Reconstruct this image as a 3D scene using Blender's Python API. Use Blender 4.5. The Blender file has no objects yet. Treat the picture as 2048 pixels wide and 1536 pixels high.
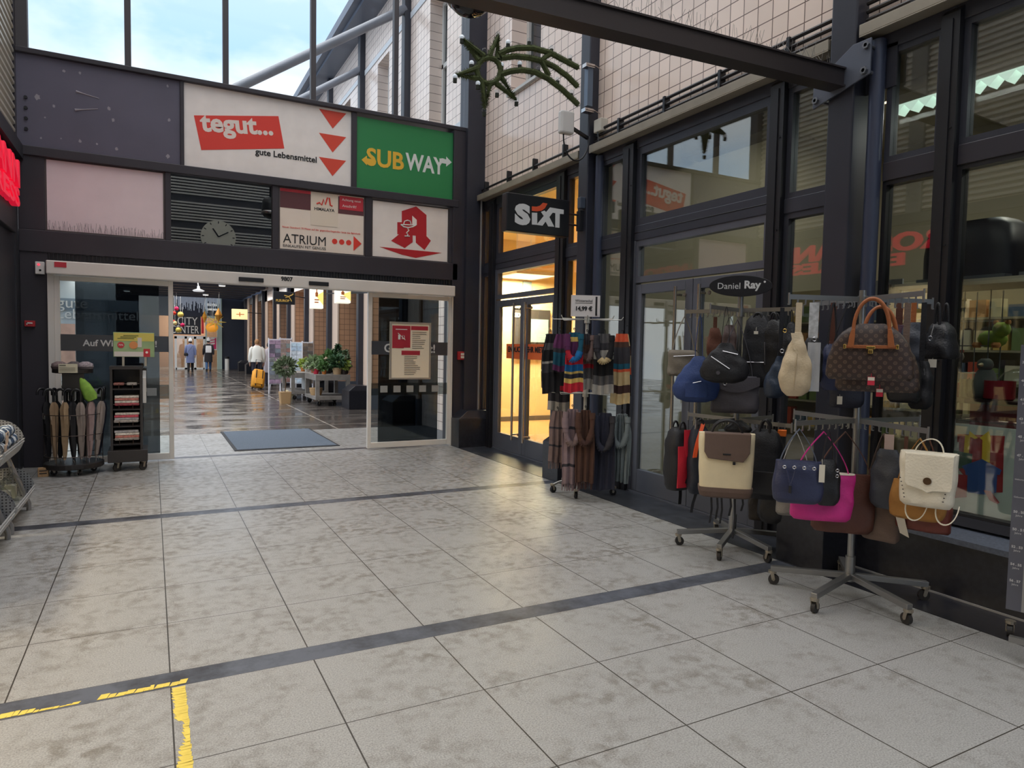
import bpy, bmesh, math, random
from mathutils import Vector, Matrix, Quaternion
random.seed(7)
C = bpy.context.scene.collection
SC = bpy.context.scene
PI = math.pi
# ------------------------------------------------------------------ camera, sky, exposure
RR = Vector((0.88375998, -0.46755106, 0.01908644)); UU = Vector((0.00827438, 0.05639593, 0.99837419)); FF = Vector((0.46786732, 0.88216523, -0.05370917))
EYE = Vector((0, 0, 1.54354)); FOC = 1360.775
cam = bpy.data.objects.new('camera', bpy.data.cameras.new('camera')); C.objects.link(cam)
cam.data.sensor_width = 36.0; cam.data.lens = FOC/2048*36; cam.data.clip_start = 0.05; cam.data.clip_end = 400
M4 = Matrix((RR, UU, -FF)).transposed().to_4x4(); M4.translation = EYE
cam.matrix_world = M4
SC.camera = cam
SC.view_settings.view_transform = 'Standard'; SC.view_settings.look = 'None'
SC.view_settings.gamma = 1.0; SC.view_settings.use_curve_mapping = False
SC.view_settings.exposure = 0.46
try:
    SC.cycles.transparent_max_bounces = 24; SC.cycles.max_bounces = 8
except Exception: pass

def make_world():
    w = bpy.data.worlds.new('sky'); SC.world = w; w.use_nodes = True
    nt = w.node_tree; nt.nodes.clear(); N = nt.nodes.new; L = nt.links.new
    tc = N('ShaderNodeTexCoord'); sep = N('ShaderNodeSeparateXYZ'); L(tc.outputs['Generated'], sep.inputs[0])
    mp = N('ShaderNodeMapping'); mp.inputs['Scale'].default_value = (1.6, 1.6, 3.2); mp.inputs['Location'].default_value = (0.35, 0.2, 0.1); L(tc.outputs['Generated'], mp.inputs[0])
    no = N('ShaderNodeTexNoise'); no.inputs['Scale'].default_value = 1.9; no.inputs['Detail'].default_value = 7; no.inputs['Roughness'].default_value = 0.55; L(mp.outputs[0], no.inputs[0])
    cr = N('ShaderNodeValToRGB'); cr.color_ramp.elements[0].position = 0.40; cr.color_ramp.elements[0].color = (0.40, 0.63, 0.93, 1)
    cr.color_ramp.elements[1].position = 0.62; cr.color_ramp.elements[1].color = (0.90, 0.95, 1.0, 1); L(no.outputs[0], cr.inputs[0])
    # brighter cloud deck overhead, in front of the hidden sun
    mr = N('ShaderNodeMapRange'); mr.inputs[1].default_value = 0.55; mr.inputs[2].default_value = 0.95; mr.inputs[3].default_value = 1.02; mr.inputs[4].default_value = 2.9
    L(sep.outputs[2], mr.inputs[0])
    wr = N('ShaderNodeMapRange'); wr.inputs[1].default_value = 0.35; wr.inputs[2].default_value = 0.75; L(sep.outputs[2], wr.inputs[0])
    wx = N('ShaderNodeMix'); wx.data_type = 'RGBA'; L(wr.outputs[0], wx.inputs[0]); L(cr.outputs[0], wx.inputs[6]); wx.inputs[7].default_value = (1.0, 0.985, 0.972, 1)
    bg = N('ShaderNodeBackground'); L(wx.outputs[2], bg.inputs[0]); L(mr.outputs[0], bg.inputs[1])
    out = N('ShaderNodeOutputWorld'); L(bg.outputs[0], out.inputs[0])
make_world()

# pixel (2048x1536 frame of the photograph) -> point on a known plane of the place
def ray(px, py): return (px-1024)/FOC*RR - (py-768)/FOC*UU + FF
def PX(px, py, X): d = ray(px, py); return EYE + d*(X/d.x)
def PY(px, py, Y): d = ray(px, py); return EYE + d*(Y/d.y)
def PZ(px, py, Z): d = ray(px, py); return EYE + d*((Z-EYE.z)/d.z)
def PD(px, py, D): return EYE + ray(px, py)*D

# ------------------------------------------------------------------ materials
def lin(c):
    def f(v):
        v /= 255.0
        return v/12.92 if v <= 0.04045 else ((v+0.055)/1.055)**2.4
    return (f(c[0]), f(c[1]), f(c[2]), 1)
MATS = {}
def mat(name, rgb, rough=0.6, metal=0.0, var=0.0, vscale=6.0, bump=0.0, bscale=40.0, emit=0.0, spec=0.5, wave=None):
    """rgb in sRGB 0-255; var = soft albedo variation (wear), bump = fine relief"""
    if name in MATS: return MATS[name]
    m = bpy.data.materials.new(name); m.use_nodes = True; nt = m.node_tree; N = nt.nodes.new; L = nt.links.new
    b = nt.nodes['Principled BSDF']; b.inputs['Roughness'].default_value = rough; b.inputs['Metallic'].default_value = metal
    b.inputs['Specular IOR Level'].default_value = spec
    col = lin(rgb); b.inputs['Base Color'].default_value = col
    geo = N('ShaderNodeTexCoord')
    if var:
        no = N('ShaderNodeTexNoise'); no.inputs['Scale'].default_value = vscale; no.inputs['Detail'].default_value = 5; L(geo.outputs['Object'], no.inputs[0])
        mr = N('ShaderNodeMapRange'); mr.inputs[1].default_value = 0.3; mr.inputs[2].default_value = 0.7; mr.inputs[3].default_value = 1-var; mr.inputs[4].default_value = 1+var; L(no.outputs[0], mr.inputs[0])
        mx = N('ShaderNodeVectorMath'); mx.operation = 'SCALE'; mx.inputs[0].default_value = col[:3]; L(mr.outputs[0], mx.inputs['Scale']); L(mx.outputs[0], b.inputs['Base Color'])
    if bump:
        n2 = N('ShaderNodeTexNoise'); n2.inputs['Scale'].default_value = bscale; n2.inputs['Detail'].default_value = 3; L(geo.outputs['Object'], n2.inputs[0])
        bp = N('ShaderNodeBump'); bp.inputs['Strength'].default_value = bump; bp.inputs['Distance'].default_value = 0.01; L(n2.outputs[0], bp.inputs['Height']); L(bp.outputs[0], b.inputs['Normal'])
    if emit:
        b.inputs['Emission Color'].default_value = col; b.inputs['Emission Strength'].default_value = emit
    MATS[name] = m; return m

def glass(name, tint=(0.86, 0.9, 0.88), ior=1.5, refl=1.0, rough=0.0):
    if name in MATS: return MATS[name]
    m = bpy.data.materials.new(name); m.use_nodes = True; nt = m.node_tree; nt.nodes.clear(); N = nt.nodes.new; L = nt.links.new
    tr = N('ShaderNodeBsdfTransparent'); tr.inputs[0].default_value = (*tint, 1)
    gl = N('ShaderNodeBsdfGlossy'); gl.inputs['Roughness'].default_value = rough; gl.inputs[0].default_value = (refl, refl, refl, 1)
    fr = N('ShaderNodeFresnel'); ge = N('ShaderNodeNewGeometry'); mi = N('ShaderNodeMix'); mi.inputs[2].default_value = ior; mi.inputs[3].default_value = 1/ior
    L(ge.outputs['Backfacing'], mi.inputs[0]); L(mi.outputs[0], fr.inputs['IOR'])
    mx = N('ShaderNodeMixShader'); L(fr.outputs[0], mx.inputs[0]); L(tr.outputs[0], mx.inputs[1]); L(gl.outputs[0], mx.inputs[2])
    o = N('ShaderNodeOutputMaterial'); L(mx.outputs[0], o.inputs[0]); MATS[name] = m; return m

def tile_mat(name, rgb, joint, axes, w, h, jw=0.006, rough=0.25, offset=0.0):
    """straight-laid wall tiles; axes = the two world axes of the wall"""
    if name in MATS: return MATS[name]
    m = bpy.data.materials.new(name); m.use_nodes = True; nt = m.node_tree; N = nt.nodes.new; L = nt.links.new
    b = nt.nodes['Principled BSDF']; b.inputs['Roughness'].default_value = rough
    g = N('ShaderNodeNewGeometry'); s = N('ShaderNodeSeparateXYZ'); L(g.outputs['Position'], s.inputs[0])
    c = N('ShaderNodeCombineXYZ'); L(s.outputs[axes[0]], c.inputs[0]); L(s.outputs[axes[1]], c.inputs[1])
    br = N('ShaderNodeTexBrick'); br.offset = offset; br.squash = 1.0; L(c.outputs[0], br.inputs['Vector'])
    br.inputs['Scale'].default_value = 1.0; br.inputs['Brick Width'].default_value = w; br.inputs['Row Height'].default_value = h; br.inputs['Mortar Size'].default_value = jw; br.inputs['Mortar Smooth'].default_value = 0.1
    c1 = lin(rgb); c2 = tuple(v*0.9 for v in c1[:3])+(1,)
    br.inputs['Color1'].default_value = c1; br.inputs['Color2'].default_value = c2; br.inputs['Mortar'].default_value = lin(joint)
    L(br.outputs['Color'], b.inputs['Base Color']); MATS[name] = m; return m

# ------------------------------------------------------------------ object helpers
def wm(o):
    return (wm(o.parent) @ o.matrix_basis) if o.parent else o.matrix_basis.copy()
def tag(o, label=None, cat=None, group=None, kind=None):
    if label: o['label'] = label
    if cat: o['category'] = cat
    if group: o['group'] = group
    if kind: o['kind'] = kind
    return o
def thing(name, label, cat, loc=(0, 0, 0), rz=0.0, group=None):
    o = bpy.data.objects.new(name, None); C.objects.link(o); o.empty_display_size = 0.1
    o.matrix_basis = Matrix.Translation(Vector(loc)) @ Matrix.Rotation(rz, 4, 'Z')
    return tag(o, label, cat, group)
def copy_tree(o, parent=None):
    c = o.copy(); C.objects.link(c)
    if parent is not None: c.parent = parent
    for ch in [k for k in bpy.data.objects if k.parent == o]: copy_tree(ch, c)
    return c

class MB:
    """mesh builder: collects shapes, then links them as ONE object"""
    def __init__(s): s.bm = bmesh.new(); s.mi = 0
    def _f(s, vs):
        try:
            f = s.bm.faces.new(vs); f.material_index = s.mi; return f
        except ValueError: return None
    def m(s, i): s.mi = i; return s
    def box(s, x0, x1, y0, y1, z0, z1):
        v = [s.bm.verts.new(p) for p in ((x0,y0,z0),(x1,y0,z0),(x1,y1,z0),(x0,y1,z0),(x0,y0,z1),(x1,y0,z1),(x1,y1,z1),(x0,y1,z1))]
        for q in ((3,2,1,0),(4,5,6,7),(0,1,5,4),(1,2,6,5),(2,3,7,6),(3,0,4,7)): s._f([v[i] for i in q])
        return s
    def hexa(s, pts):
        v = [s.bm.verts.new(p) for p in pts]
        for q in ((3,2,1,0),(4,5,6,7),(0,1,5,4),(1,2,6,5),(2,3,7,6),(3,0,4,7)): s._f([v[i] for i in q])
        return s
    def bar(s, a, b, w, h, up=(0,0,1)):
        a, b = Vector(a), Vector(b); d = (b-a).normalized(); u = Vector(up)
        if abs(d.dot(u)) > 0.99: u = Vector((0,1,0))
        r = d.cross(u).normalized(); u = r.cross(d)
        o = [(-1,-1),(1,-1),(1,1),(-1,1)]
        p = [a+r*(i*w/2)+u*(j*h/2) for i, j in o]+[b+r*(i*w/2)+u*(j*h/2) for i, j in o]
        return s.hexa([p[0],p[1],p[2],p[3],p[4],p[5],p[6],p[7]])
    def rings(s, rings, cap=True, closed=True):
        R = [[s.bm.verts.new(p) for p in r] for r in rings]; n = len(R[0])
        for a, b in zip(R, R[1:]):
            for i in range(n if closed else n-1):
                j = (i+1) % n; s._f([a[i], a[j], b[j], b[i]])
        if cap and closed: s._f(list(reversed(R[0]))); s._f(R[-1])
        return s
    def tube(s, path, r, n=8, cap=True):
        P = [Vector(p) for p in path]; rs = r if isinstance(r, (list, tuple)) else [r]*len(P); out = []; prev = None
        for i, p in enumerate(P):
            d = (P[min(i+1, len(P)-1)]-P[max(i-1, 0)]).normalized()
            u = prev if prev is not None and abs(prev.dot(d)) < 0.95 else (Vector((0,0,1)) if abs(d.z) < 0.9 else Vector((1,0,0)))
            x = d.cross(u).normalized(); y = x.cross(d); prev = y
            out.append([p+(x*math.cos(2*PI*k/n)+y*math.sin(2*PI*k/n))*rs[i] for k in range(n)])
        return s.rings(out, cap)
    def ribbon(s, path, w, t, wdir):
        """flat strap: width w along wdir, thickness t"""
        P = [Vector(p) for p in path]; wd = Vector(wdir).normalized(); out = []
        for i, p in enumerate(P):
            d = (P[min(i+1, len(P)-1)]-P[max(i-1, 0)]).normalized(); n = d.cross(wd)
            n = n.normalized() if n.length > 1e-4 else Vector((0,0,1))
            ws = w[i] if isinstance(w, (list, tuple)) else w
            out.append([p+wd*(ws/2)*a+n*(t/2)*b for a, b in ((-1,-1),(1,-1),(1,1),(-1,1))])
        return s.rings(out)
    def lathe(s, prof, cx=0, cy=0, n=20, z0=0, cap=True):
        return s.rings([[(cx+r*math.cos(2*PI*k/n), cy+r*math.sin(2*PI*k/n), z0+z) for k in range(n)] for r, z in prof], cap)
    def sphere(s, c, r, n=12, sx=1, sy=1, sz=1):
        c = Vector(c); R = []
        for i in range(1, n//2):
            a = PI*i/(n//2); R.append([c+Vector((r*sx*math.sin(a)*math.cos(2*PI*k/n), r*sy*math.sin(a)*math.sin(2*PI*k/n), -r*sz*math.cos(a))) for k in range(n)])
        return s.rings(R)
    def prism(s, poly, fr, depth):
        """poly 2d outline in frame fr=(origin,u,v); extruded by depth along u x v"""
        o, u, v = (Vector(k) for k in fr); n = u.cross(v).normalized()*depth
        a = [s.bm.verts.new(o+u*p[0]+v*p[1]) for p in poly]; b = [s.bm.verts.new(o+u*p[0]+v*p[1]+n) for p in poly]
        s._f(list(reversed(a))); s._f(b)
        for i in range(len(poly)):
            j = (i+1) % len(poly); s._f([a[i], a[j], b[j], b[i]])
        return s
    def loft(s, secs, n=24, e=3.0, cap=True):
        """secs: (z, half width, half depth, x off, y off) superellipse sections"""
        R = []
        for q in secs:
            z, hw, hd = q[:3]; ox = q[3] if len(q) > 3 else 0; oy = q[4] if len(q) > 4 else 0; r = []
            for k in range(n):
                a = 2*PI*k/n; c, si = math.cos(a), math.sin(a)
                r.append((ox+hw*math.copysign(abs(c)**(2/e), c), oy+hd*math.copysign(abs(si)**(2/e), si), z))
            R.append(r)
        return s.rings(R, cap)
    def grid(s, fn, nu, nv, t=0.0, mfn=None):
        """sheet fn(u,v) u,v in 0..1; t thickness along local normal (y)"""
        V = [[s.bm.verts.new(fn(i/nu, j/nv)) for i in range(nu+1)] for j in range(nv+1)]
        for j in range(nv):
            for i in range(nu):
                if mfn: s.mi = mfn((i+.5)/nu, (j+.5)/nv)
                s._f([V[j][i], V[j][i+1], V[j+1][i+1], V[j+1][i]])
        return s
    def build(s, name, mats, parent=None, world=True, smooth=False, bevel=0.0, solid=0.0, sub=0):
        bm = s.bm
        if solid:
            bmesh.ops.recalc_face_normals(bm, faces=bm.faces[:]); bmesh.ops.solidify(bm, geom=bm.faces[:], thickness=solid)
        bmesh.ops.recalc_face_normals(bm, faces=bm.faces[:])
        me = bpy.data.meshes.new(name); bm.to_mesh(me); bm.free()
        for k in (mats if isinstance(mats, (list, tuple)) else [mats]): me.materials.append(k)
        if smooth:
            for p in me.polygons: p.use_smooth = True
            try: me.set_sharp_from_angle(angle=math.radians(50))
            except Exception: pass
        o = bpy.data.objects.new(name, me); C.objects.link(o)
        if parent is not None:
            o.parent = parent
            if world: me.transform(wm(parent).inverted())
        if bevel:
            md = o.modifiers.new('bevel', 'BEVEL'); md.width = bevel; md.segments = 2; md.limit_method = 'ANGLE'; md.angle_limit = math.radians(50)
        if sub:
            md = o.modifiers.new('sub', 'SUBSURF'); md.levels = sub; md.render_levels = sub
        return o

def struct(name, mb, m, **k): return tag(mb.build(name, m, **k), kind='structure')

def text_mesh(s, size, bold=0.0, ext=0.004, align='CENTER', spacing=1.0, shear=0.0, resol=3):
    cu = bpy.data.curves.new('lettering', 'FONT'); cu.body = s; cu.size = size; cu.offset = bold; cu.extrude = ext; cu.align_x = align; cu.align_y = 'CENTER'
    cu.space_character = spacing; cu.shear = shear; cu.resolution_u = resol
    o = bpy.data.objects.new('lettering', cu); C.objects.link(o); bpy.context.view_layer.update()
    me = bpy.data.meshes.new_from_object(o.evaluated_get(bpy.context.evaluated_depsgraph_get()))
    bpy.data.objects.remove(o); bpy.data.curves.remove(cu); return me
def text(name, s, pos, size, m, parent, u=(1,0,0), v=(0,0,1), bold=0.0, ext=0.003, align='CENTER', fit=None, spacing=1.0, shear=0.0, hfit=None):
    """lettering as real thin letters; pos = centre, u = reading direction, v = up; fit/hfit = wanted width/height"""
    me = text_mesh(s, size, bold, ext, align, spacing, shear)
    xs = [w.co.x for w in me.vertices]; ys = [w.co.y for w in me.vertices]
    sx = sy = 1.0
    if xs and fit: sx = fit/(max(xs)-min(xs)); sy = sx
    if ys and hfit: sy = hfit/(max(ys)-min(ys))
    if xs:
        cx = (max(xs)+min(xs))/2 if align == 'CENTER' else min(xs)
        cy = (max(ys)+min(ys))/2
        me.transform(Matrix.Translation((-cx, -cy, 0)))
    u = Vector(u).normalized(); v = Vector(v); v = (v-u*v.dot(u)).normalized(); n = u.cross(v)
    T = Matrix((u*sx, v*sy, n)).transposed().to_4x4(); T.translation = Vector(pos); me.transform(T)
    me.materials.clear(); me.materials.append(m); me.name = name
    o = bpy.data.objects.new(name, me); C.objects.link(o)
    if parent is not None: o.parent = parent; me.transform(wm(parent).inverted())
    return o
def arc(cx, cz, r, a0, a1, n=10): return [(cx+r*math.cos(math.radians(a0+(a1-a0)*i/n)), cz+r*math.sin(math.radians(a0+(a1-a0)*i/n))) for i in range(n+1)]
def bez(p0, p1, p2, p3, n=12):
    p0, p1, p2, p3 = (Vector(p) for p in (p0, p1, p2, p3)); o = []
    for i in range(n+1):
        t = i/n; o.append(p0*(1-t)**3+p1*3*t*(1-t)**2+p2*3*t*t*(1-t)+p3*t**3)
    return o
# ================================================================== SETTING
STEEL = mat('dark_steel', (46,47,57), 0.42, 0.0, 0.12, 3.0)
GATE = mat('gate_steel', (50,46,53), 0.5, 0.0, 0.10, 2.0)
FRAME = mat('grey_frame', (98,101,111), 0.35, 0.3, 0.06, 3.0)
FRAMED = mat('dark_frame', (58,60,70), 0.4, 0.2, 0.1, 3.0)
BLACKM = mat('black_metal', (24,24,29), 0.45)
GRANITE = mat('black_granite', (38,39,46), 0.28, 0.0, 0.25, 30.0)
GRANITE2 = mat('blue_grey_granite', (92,98,110), 0.35, 0.0, 0.18, 60.0)
ALU = mat('champagne_aluminium', (224,219,212), 0.42, 0.08, 0.06, 2.0)
CREAMW = mat('cream_wall', (205,196,172), 0.8, 0, 0.04, 1.0)
GREYW = mat('grey_wall', (150,148,138), 0.8, 0, 0.05, 1.0)
WHITE = mat('white_paint', (228,226,222), 0.5)
SILL = mat('sill_metal', (148,140,126), 0.5, 0.2, 0.12, 4.0)
GLASS = glass('window_glass', (0.87, 0.90, 0.88), 2.0, 0.95)
GLASSC = glass('clear_glass', (0.93, 0.96, 0.95), 1.30, 0.8)
GLASSD = glass('dark_reflection_glass', (0.24, 0.26, 0.28), 1.5, 0.9)
TILE_R = tile_mat('peach_wall_tiles', (250,230,218), (118,98,90), (1, 2), 0.16, 0.16, 0.0045, 0.2)
TILE_F = tile_mat('peach_pier_tiles', (206,158,124), (128,96,76), (0, 2), 0.15, 0.15, 0.006, 0.4)

def floor_mat():
    m = bpy.data.materials.new('terrazzo_floor'); m.use_nodes = True; nt = m.node_tree; N = nt.nodes.new; L = nt.links.new
    b = nt.nodes['Principled BSDF']
    g = N('ShaderNodeNewGeometry'); s = N('ShaderNodeSeparateXYZ'); L(g.outputs['Position'], s.inputs[0])
    def ma(op, a, bb=None, cc=None):
        n = N('ShaderNodeMath'); n.operation = op
        for i, v in enumerate((a, bb, cc)):
            if v is None: continue
            if isinstance(v, (int, float)): n.inputs[i].default_value = v
            else: L(v, n.inputs[i])
        return n.outputs[0]
    y = ma('FLOORED_MODULO', ma('SUBTRACT', s.outputs[1], 3.314), 3.28)
    band = ma('LESS_THAN', y, 0.152)
    fy = ma('FLOORED_MODULO', ma('SUBTRACT', y, 0.152), 0.6256)
    fx = ma('FLOORED_MODULO', ma('ADD', s.outputs[0], 0.561), 0.625)
    jy = ma('LESS_THAN', ma('MINIMUM', fy, ma('SUBTRACT', 0.6256, fy)), 0.0026)
    jx = ma('LESS_THAN', ma('MINIMUM', fx, ma('SUBTRACT', 0.625, fx)), 0.0032)
    joint = ma('MAXIMUM', jx, jy)
    # terrazzo grain, patches of dried slush and footprints
    n1 = N('ShaderNodeTexNoise'); n1.inputs['Scale'].default_value = 150; n1.inputs['Detail'].default_value = 4; L(g.outputs['Position'], n1.inputs[0])
    r1 = N('ShaderNodeMapRange'); r1.inputs[1].default_value = 0.25; r1.inputs[2].default_value = 0.75; r1.inputs[3].default_value = 0.58; r1.inputs[4].default_value = 1.32; L(n1.outputs[0], r1.inputs[0])
    n2 = N('ShaderNodeTexNoise'); n2.inputs['Scale'].default_value = 2.3; n2.inputs['Detail'].default_value = 8; n2.inputs['Roughness'].default_value = 0.72; L(g.outputs['Position'], n2.inputs[0])
    # more dirt towards the entrance
    dy = N('ShaderNodeMapRange'); dy.inputs[1].default_value = 2.0; dy.inputs[2].default_value = 9.0; dy.inputs[3].default_value = 0.0; dy.inputs[4].default_value = 0.16; L(s.outputs[1], dy.inputs[0])
    d2 = ma('ADD', n2.outputs[0], dy.outputs[0])
    r2 = N('ShaderNodeMapRange'); r2.inputs[1].default_value = 0.46; r2.inputs[2].default_value = 0.68; r2.inputs[3].default_value = 0.0; r2.inputs[4].default_value = 0.9; L(d2, r2.inputs[0])
    n3 = N('ShaderNodeTexNoise'); n3.inputs['Scale'].default_value = 14; n3.inputs['Detail'].default_value = 5; L(g.outputs['Position'], n3.inputs[0])
    r3 = N('ShaderNodeMapRange'); r3.inputs[1].default_value = 0.42; r3.inputs[2].default_value = 0.6; L(n3.outputs[0], r3.inputs[0])
    dirt = ma('MULTIPLY', r2.outputs[0], r3.outputs[0])
    base = N('ShaderNodeMix'); base.data_type = 'RGBA'; base.inputs[6].default_value = lin((162,162,161)); base.inputs[7].default_value = lin((120,116,109)); L(dirt, base.inputs[0])
    sc = N('ShaderNodeVectorMath'); sc.operation = 'SCALE'; L(base.outputs[2], sc.inputs[0]); L(r1.outputs[0], sc.inputs['Scale'])
    bd = N('ShaderNodeMix'); bd.data_type = 'RGBA'; bd.inputs[6].default_value = lin((92,97,108)); bd.inputs[7].default_value = lin((44,44,50)); L(r2.outputs[0], bd.inputs[0])
    m1 = N('ShaderNodeMix'); m1.data_type = 'RGBA'; L(joint, m1.inputs[0]); L(sc.outputs[0], m1.inputs[6]); m1.inputs[7].default_value = lin((58,54,48))
    m2 = N('ShaderNodeMix'); m2.data_type = 'RGBA'; L(band, m2.inputs[0]); L(m1.outputs[2], m2.inputs[6]); L(bd.outputs[2], m2.inputs[7])
    L(m2.outputs[2], b.inputs['Base Color'])
    # polished, wetter near the door
    rr = N('ShaderNodeMapRange'); rr.inputs[1].default_value = 3.0; rr.inputs[2].default_value = 9.5; rr.inputs[3].default_value = 0.46; rr.inputs[4].default_value = 0.34; L(s.outputs[1], rr.inputs[0])
    ro = ma('ADD', rr.outputs[0], ma('MULTIPLY', ma('SUBTRACT', n2.outputs[0], 0.5), 0.35)); L(ro, b.inputs['Roughness'])
    return m
FLOORM = floor_mat()
fb = MB(); fb.box(-14, 4.105, -12, 12.4, -0.2, 0); struct('floor', fb, FLOORM)
# dark stone threshold strip in front of the shop doors
f2 = MB(); f2.box(4.105, 4.75, 3.3, 9.95, -0.2, 0.004); struct('trim_1', f2, mat('threshold_slate', (52,55,62), 0.35, 0, 0.45, 7.0))
def pave_mat():
    m = bpy.data.materials.new('wet_paving'); m.use_nodes = True; nt = m.node_tree; N = nt.nodes.new; L = nt.links.new
    b = nt.nodes['Principled BSDF']; g = N('ShaderNodeNewGeometry'); s = N('ShaderNodeSeparateXYZ'); L(g.outputs['Position'], s.inputs[0])
    c = N('ShaderNodeCombineXYZ'); L(s.outputs[0], c.inputs[0]); L(s.outputs[1], c.inputs[1])
    br = N('ShaderNodeTexBrick'); br.offset = 0.0; br.inputs['Scale'].default_value = 1.0; br.inputs['Brick Width'].default_value = 3.0; br.inputs['Row Height'].default_value = 1.64; br.inputs['Mortar Size'].default_value = 0.02; L(c.outputs[0], br.inputs['Vector'])
    br.inputs['Color1'].default_value = lin((84,78,74)); br.inputs['Color2'].default_value = lin((74,69,67)); br.inputs['Mortar'].default_value = lin((168,160,150))
    L(br.outputs['Color'], b.inputs['Base Color'])
    n = N('ShaderNodeTexNoise'); n.inputs['Scale'].default_value = 1.3; n.inputs['Detail'].default_value = 6; L(g.outputs['Position'], n.inputs[0])
    r = N('ShaderNodeMapRange'); r.inputs[1].default_value = 0.35; r.inputs[2].default_value = 0.65; r.inputs[3].default_value = 0.06; r.inputs[4].default_value = 0.32; L(n.outputs[0], r.inputs[0]); L(r.outputs[0], b.inputs['Roughness'])
    n2 = N('ShaderNodeTexNoise'); n2.inputs['Scale'].default_value = 5.0; n2.inputs['Detail'].default_value = 4; L(g.outputs['Position'], n2.inputs[0])
    bp = N('ShaderNodeBump'); bp.inputs['Strength'].default_value = 0.10; bp.inputs['Distance'].default_value = 0.02; L(n2.outputs[0], bp.inputs['Height']); L(bp.outputs[0], b.inputs['Normal'])
    return m
p = MB(); p.box(-14, 5.6, 12.4, 60, -0.2, 0); tag(p.build('paving', pave_mat()), kind='structure')
p = MB(); p.box(4.105, 5.6, 9.95, 12.4, -0.2, 0.0); tag(p.build('paving_strip', mat('kerb_stone', (96,98,104), 0.5, 0, 0.2, 8)), kind='structure')

# ------------------------------------------------------------------ right facade (plane X 4.63)
def column(y0, y1, top=12.0, x0=4.47, name='steel_column'):
    b = MB(); b.box(x0, 4.66, y0, y1, 0, top); return struct(name, b, STEEL, bevel=0.012)
def plinth(y0, y1, name='column_plinth', x0=4.115):
    b = MB(); b.hexa([(x0,y0,0),(4.66,y0,0),(4.66,y1,0),(x0,y1,0),(x0,y0,0.44),(4.66,y0,0.44),(4.66,y1,0.44),(x0,y1,0.44)])
    b.hexa([(x0,y0,0.44),(4.66,y0,0.44),(4.66,y1,0.44),(x0,y1,0.44),(x0+0.16,y0+0.05,0.56),(4.66,y0+0.05,0.56),(4.66,y1-0.05,0.56),(x0+0.16,y1-0.05,0.56)])
    return struct(name, b, GRANITE, bevel=0.006)
column(3.28, 3.49); column(6.67, 6.86); plinth(3.10, 3.50); plinth(6.60, 6.95); plinth(9.45, 9.95)
b = MB(); b.box(4.30, 4.66, 9.70, 10.0, 0, 12); struct('steel_column', b, STEEL)
for (x, y) in ((4.57, 3.17), (4.585, 6.585)):
    b = MB(); b.tube([(x, y, 0), (x, y, 3.76)], 0.052, 14); o = struct('downpipe', b, mat('downpipe_grey', (62,68,88), 0.35, 0.1), smooth=True)
b = MB(); b.tube([(4.53, 9.66, 0.05), (4.53, 9.66, 3.8)], 0.016, 8); struct('downpipe', b, mat('thin_pipe', (120,120,122), 0.4))
WN = [0]; DN = [0]
def frame_rect(b, x0, x1, y0, y1, z0, z1, w, wb=None, wt=None):
    wb = wb or w; wt = wt or w
    b.box(x0, x1, y0, y0+w, z0, z1); b.box(x0, x1, y1-w, y1, z0, z1); b.box(x0, x1, y0+w, y1-w, z0, z0+wb); b.box(x0, x1, y0+w, y1-w, z1-wt, z1)
def window(y0, y1, z0, z1, fm=FRAMED, w=0.045, x0=4.61, x1=4.69, gl=None):
    WN[0] += 1; b = MB(); frame_rect(b, x0, x1, y0, y1, z0, z1, w); o = struct('window_%d' % WN[0], b, fm)
    g = MB(); g.box(4.645, 4.655, y0+w, y1-w, z0+w, z1-w); g.build('window_pane', gl or GLASS, o); return o
def mullion(y0, y1, z0=0.0, z1=3.80):
    b = MB(); ym = (y0+y1)/2
    b.box(4.555, 4.70, y0, y1, z0, z1-0.06); b.hexa([(4.555,y0,z1-0.06),(4.70,y0,z1-0.06),(4.70,y1,z1-0.06),(4.555,y1,z1-0.06),(4.62,y0,z1),(4.70,y0,z1),(4.70,y1,z1),(4.62,y1,z1)])
    b.box(4.545, 4.56, ym-0.02, ym+0.02, z0, z1-0.1)
    for k in range(5): b.sphere((4.552, y0+0.025, z0+0.3+k*0.75), 0.008, 6)
    return struct('mullion', b, BLACKM)
def rail(y0, y1, z0, z1, m=FRAMED, x0=4.60, x1=4.70, name='transom_rail'):
    b = MB(); b.box(x0, x1, y0, y1, z0, z1); return struct(name, b, m, bevel=0.006)
for a in ((3.97,4.11),(5.93,6.11),(7.31,7.49),(9.28,9.43)): mullion(*a)
mullion(2.61, 2.73, 0.46); mullion(0.66, 0.80, 0.46)
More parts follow.
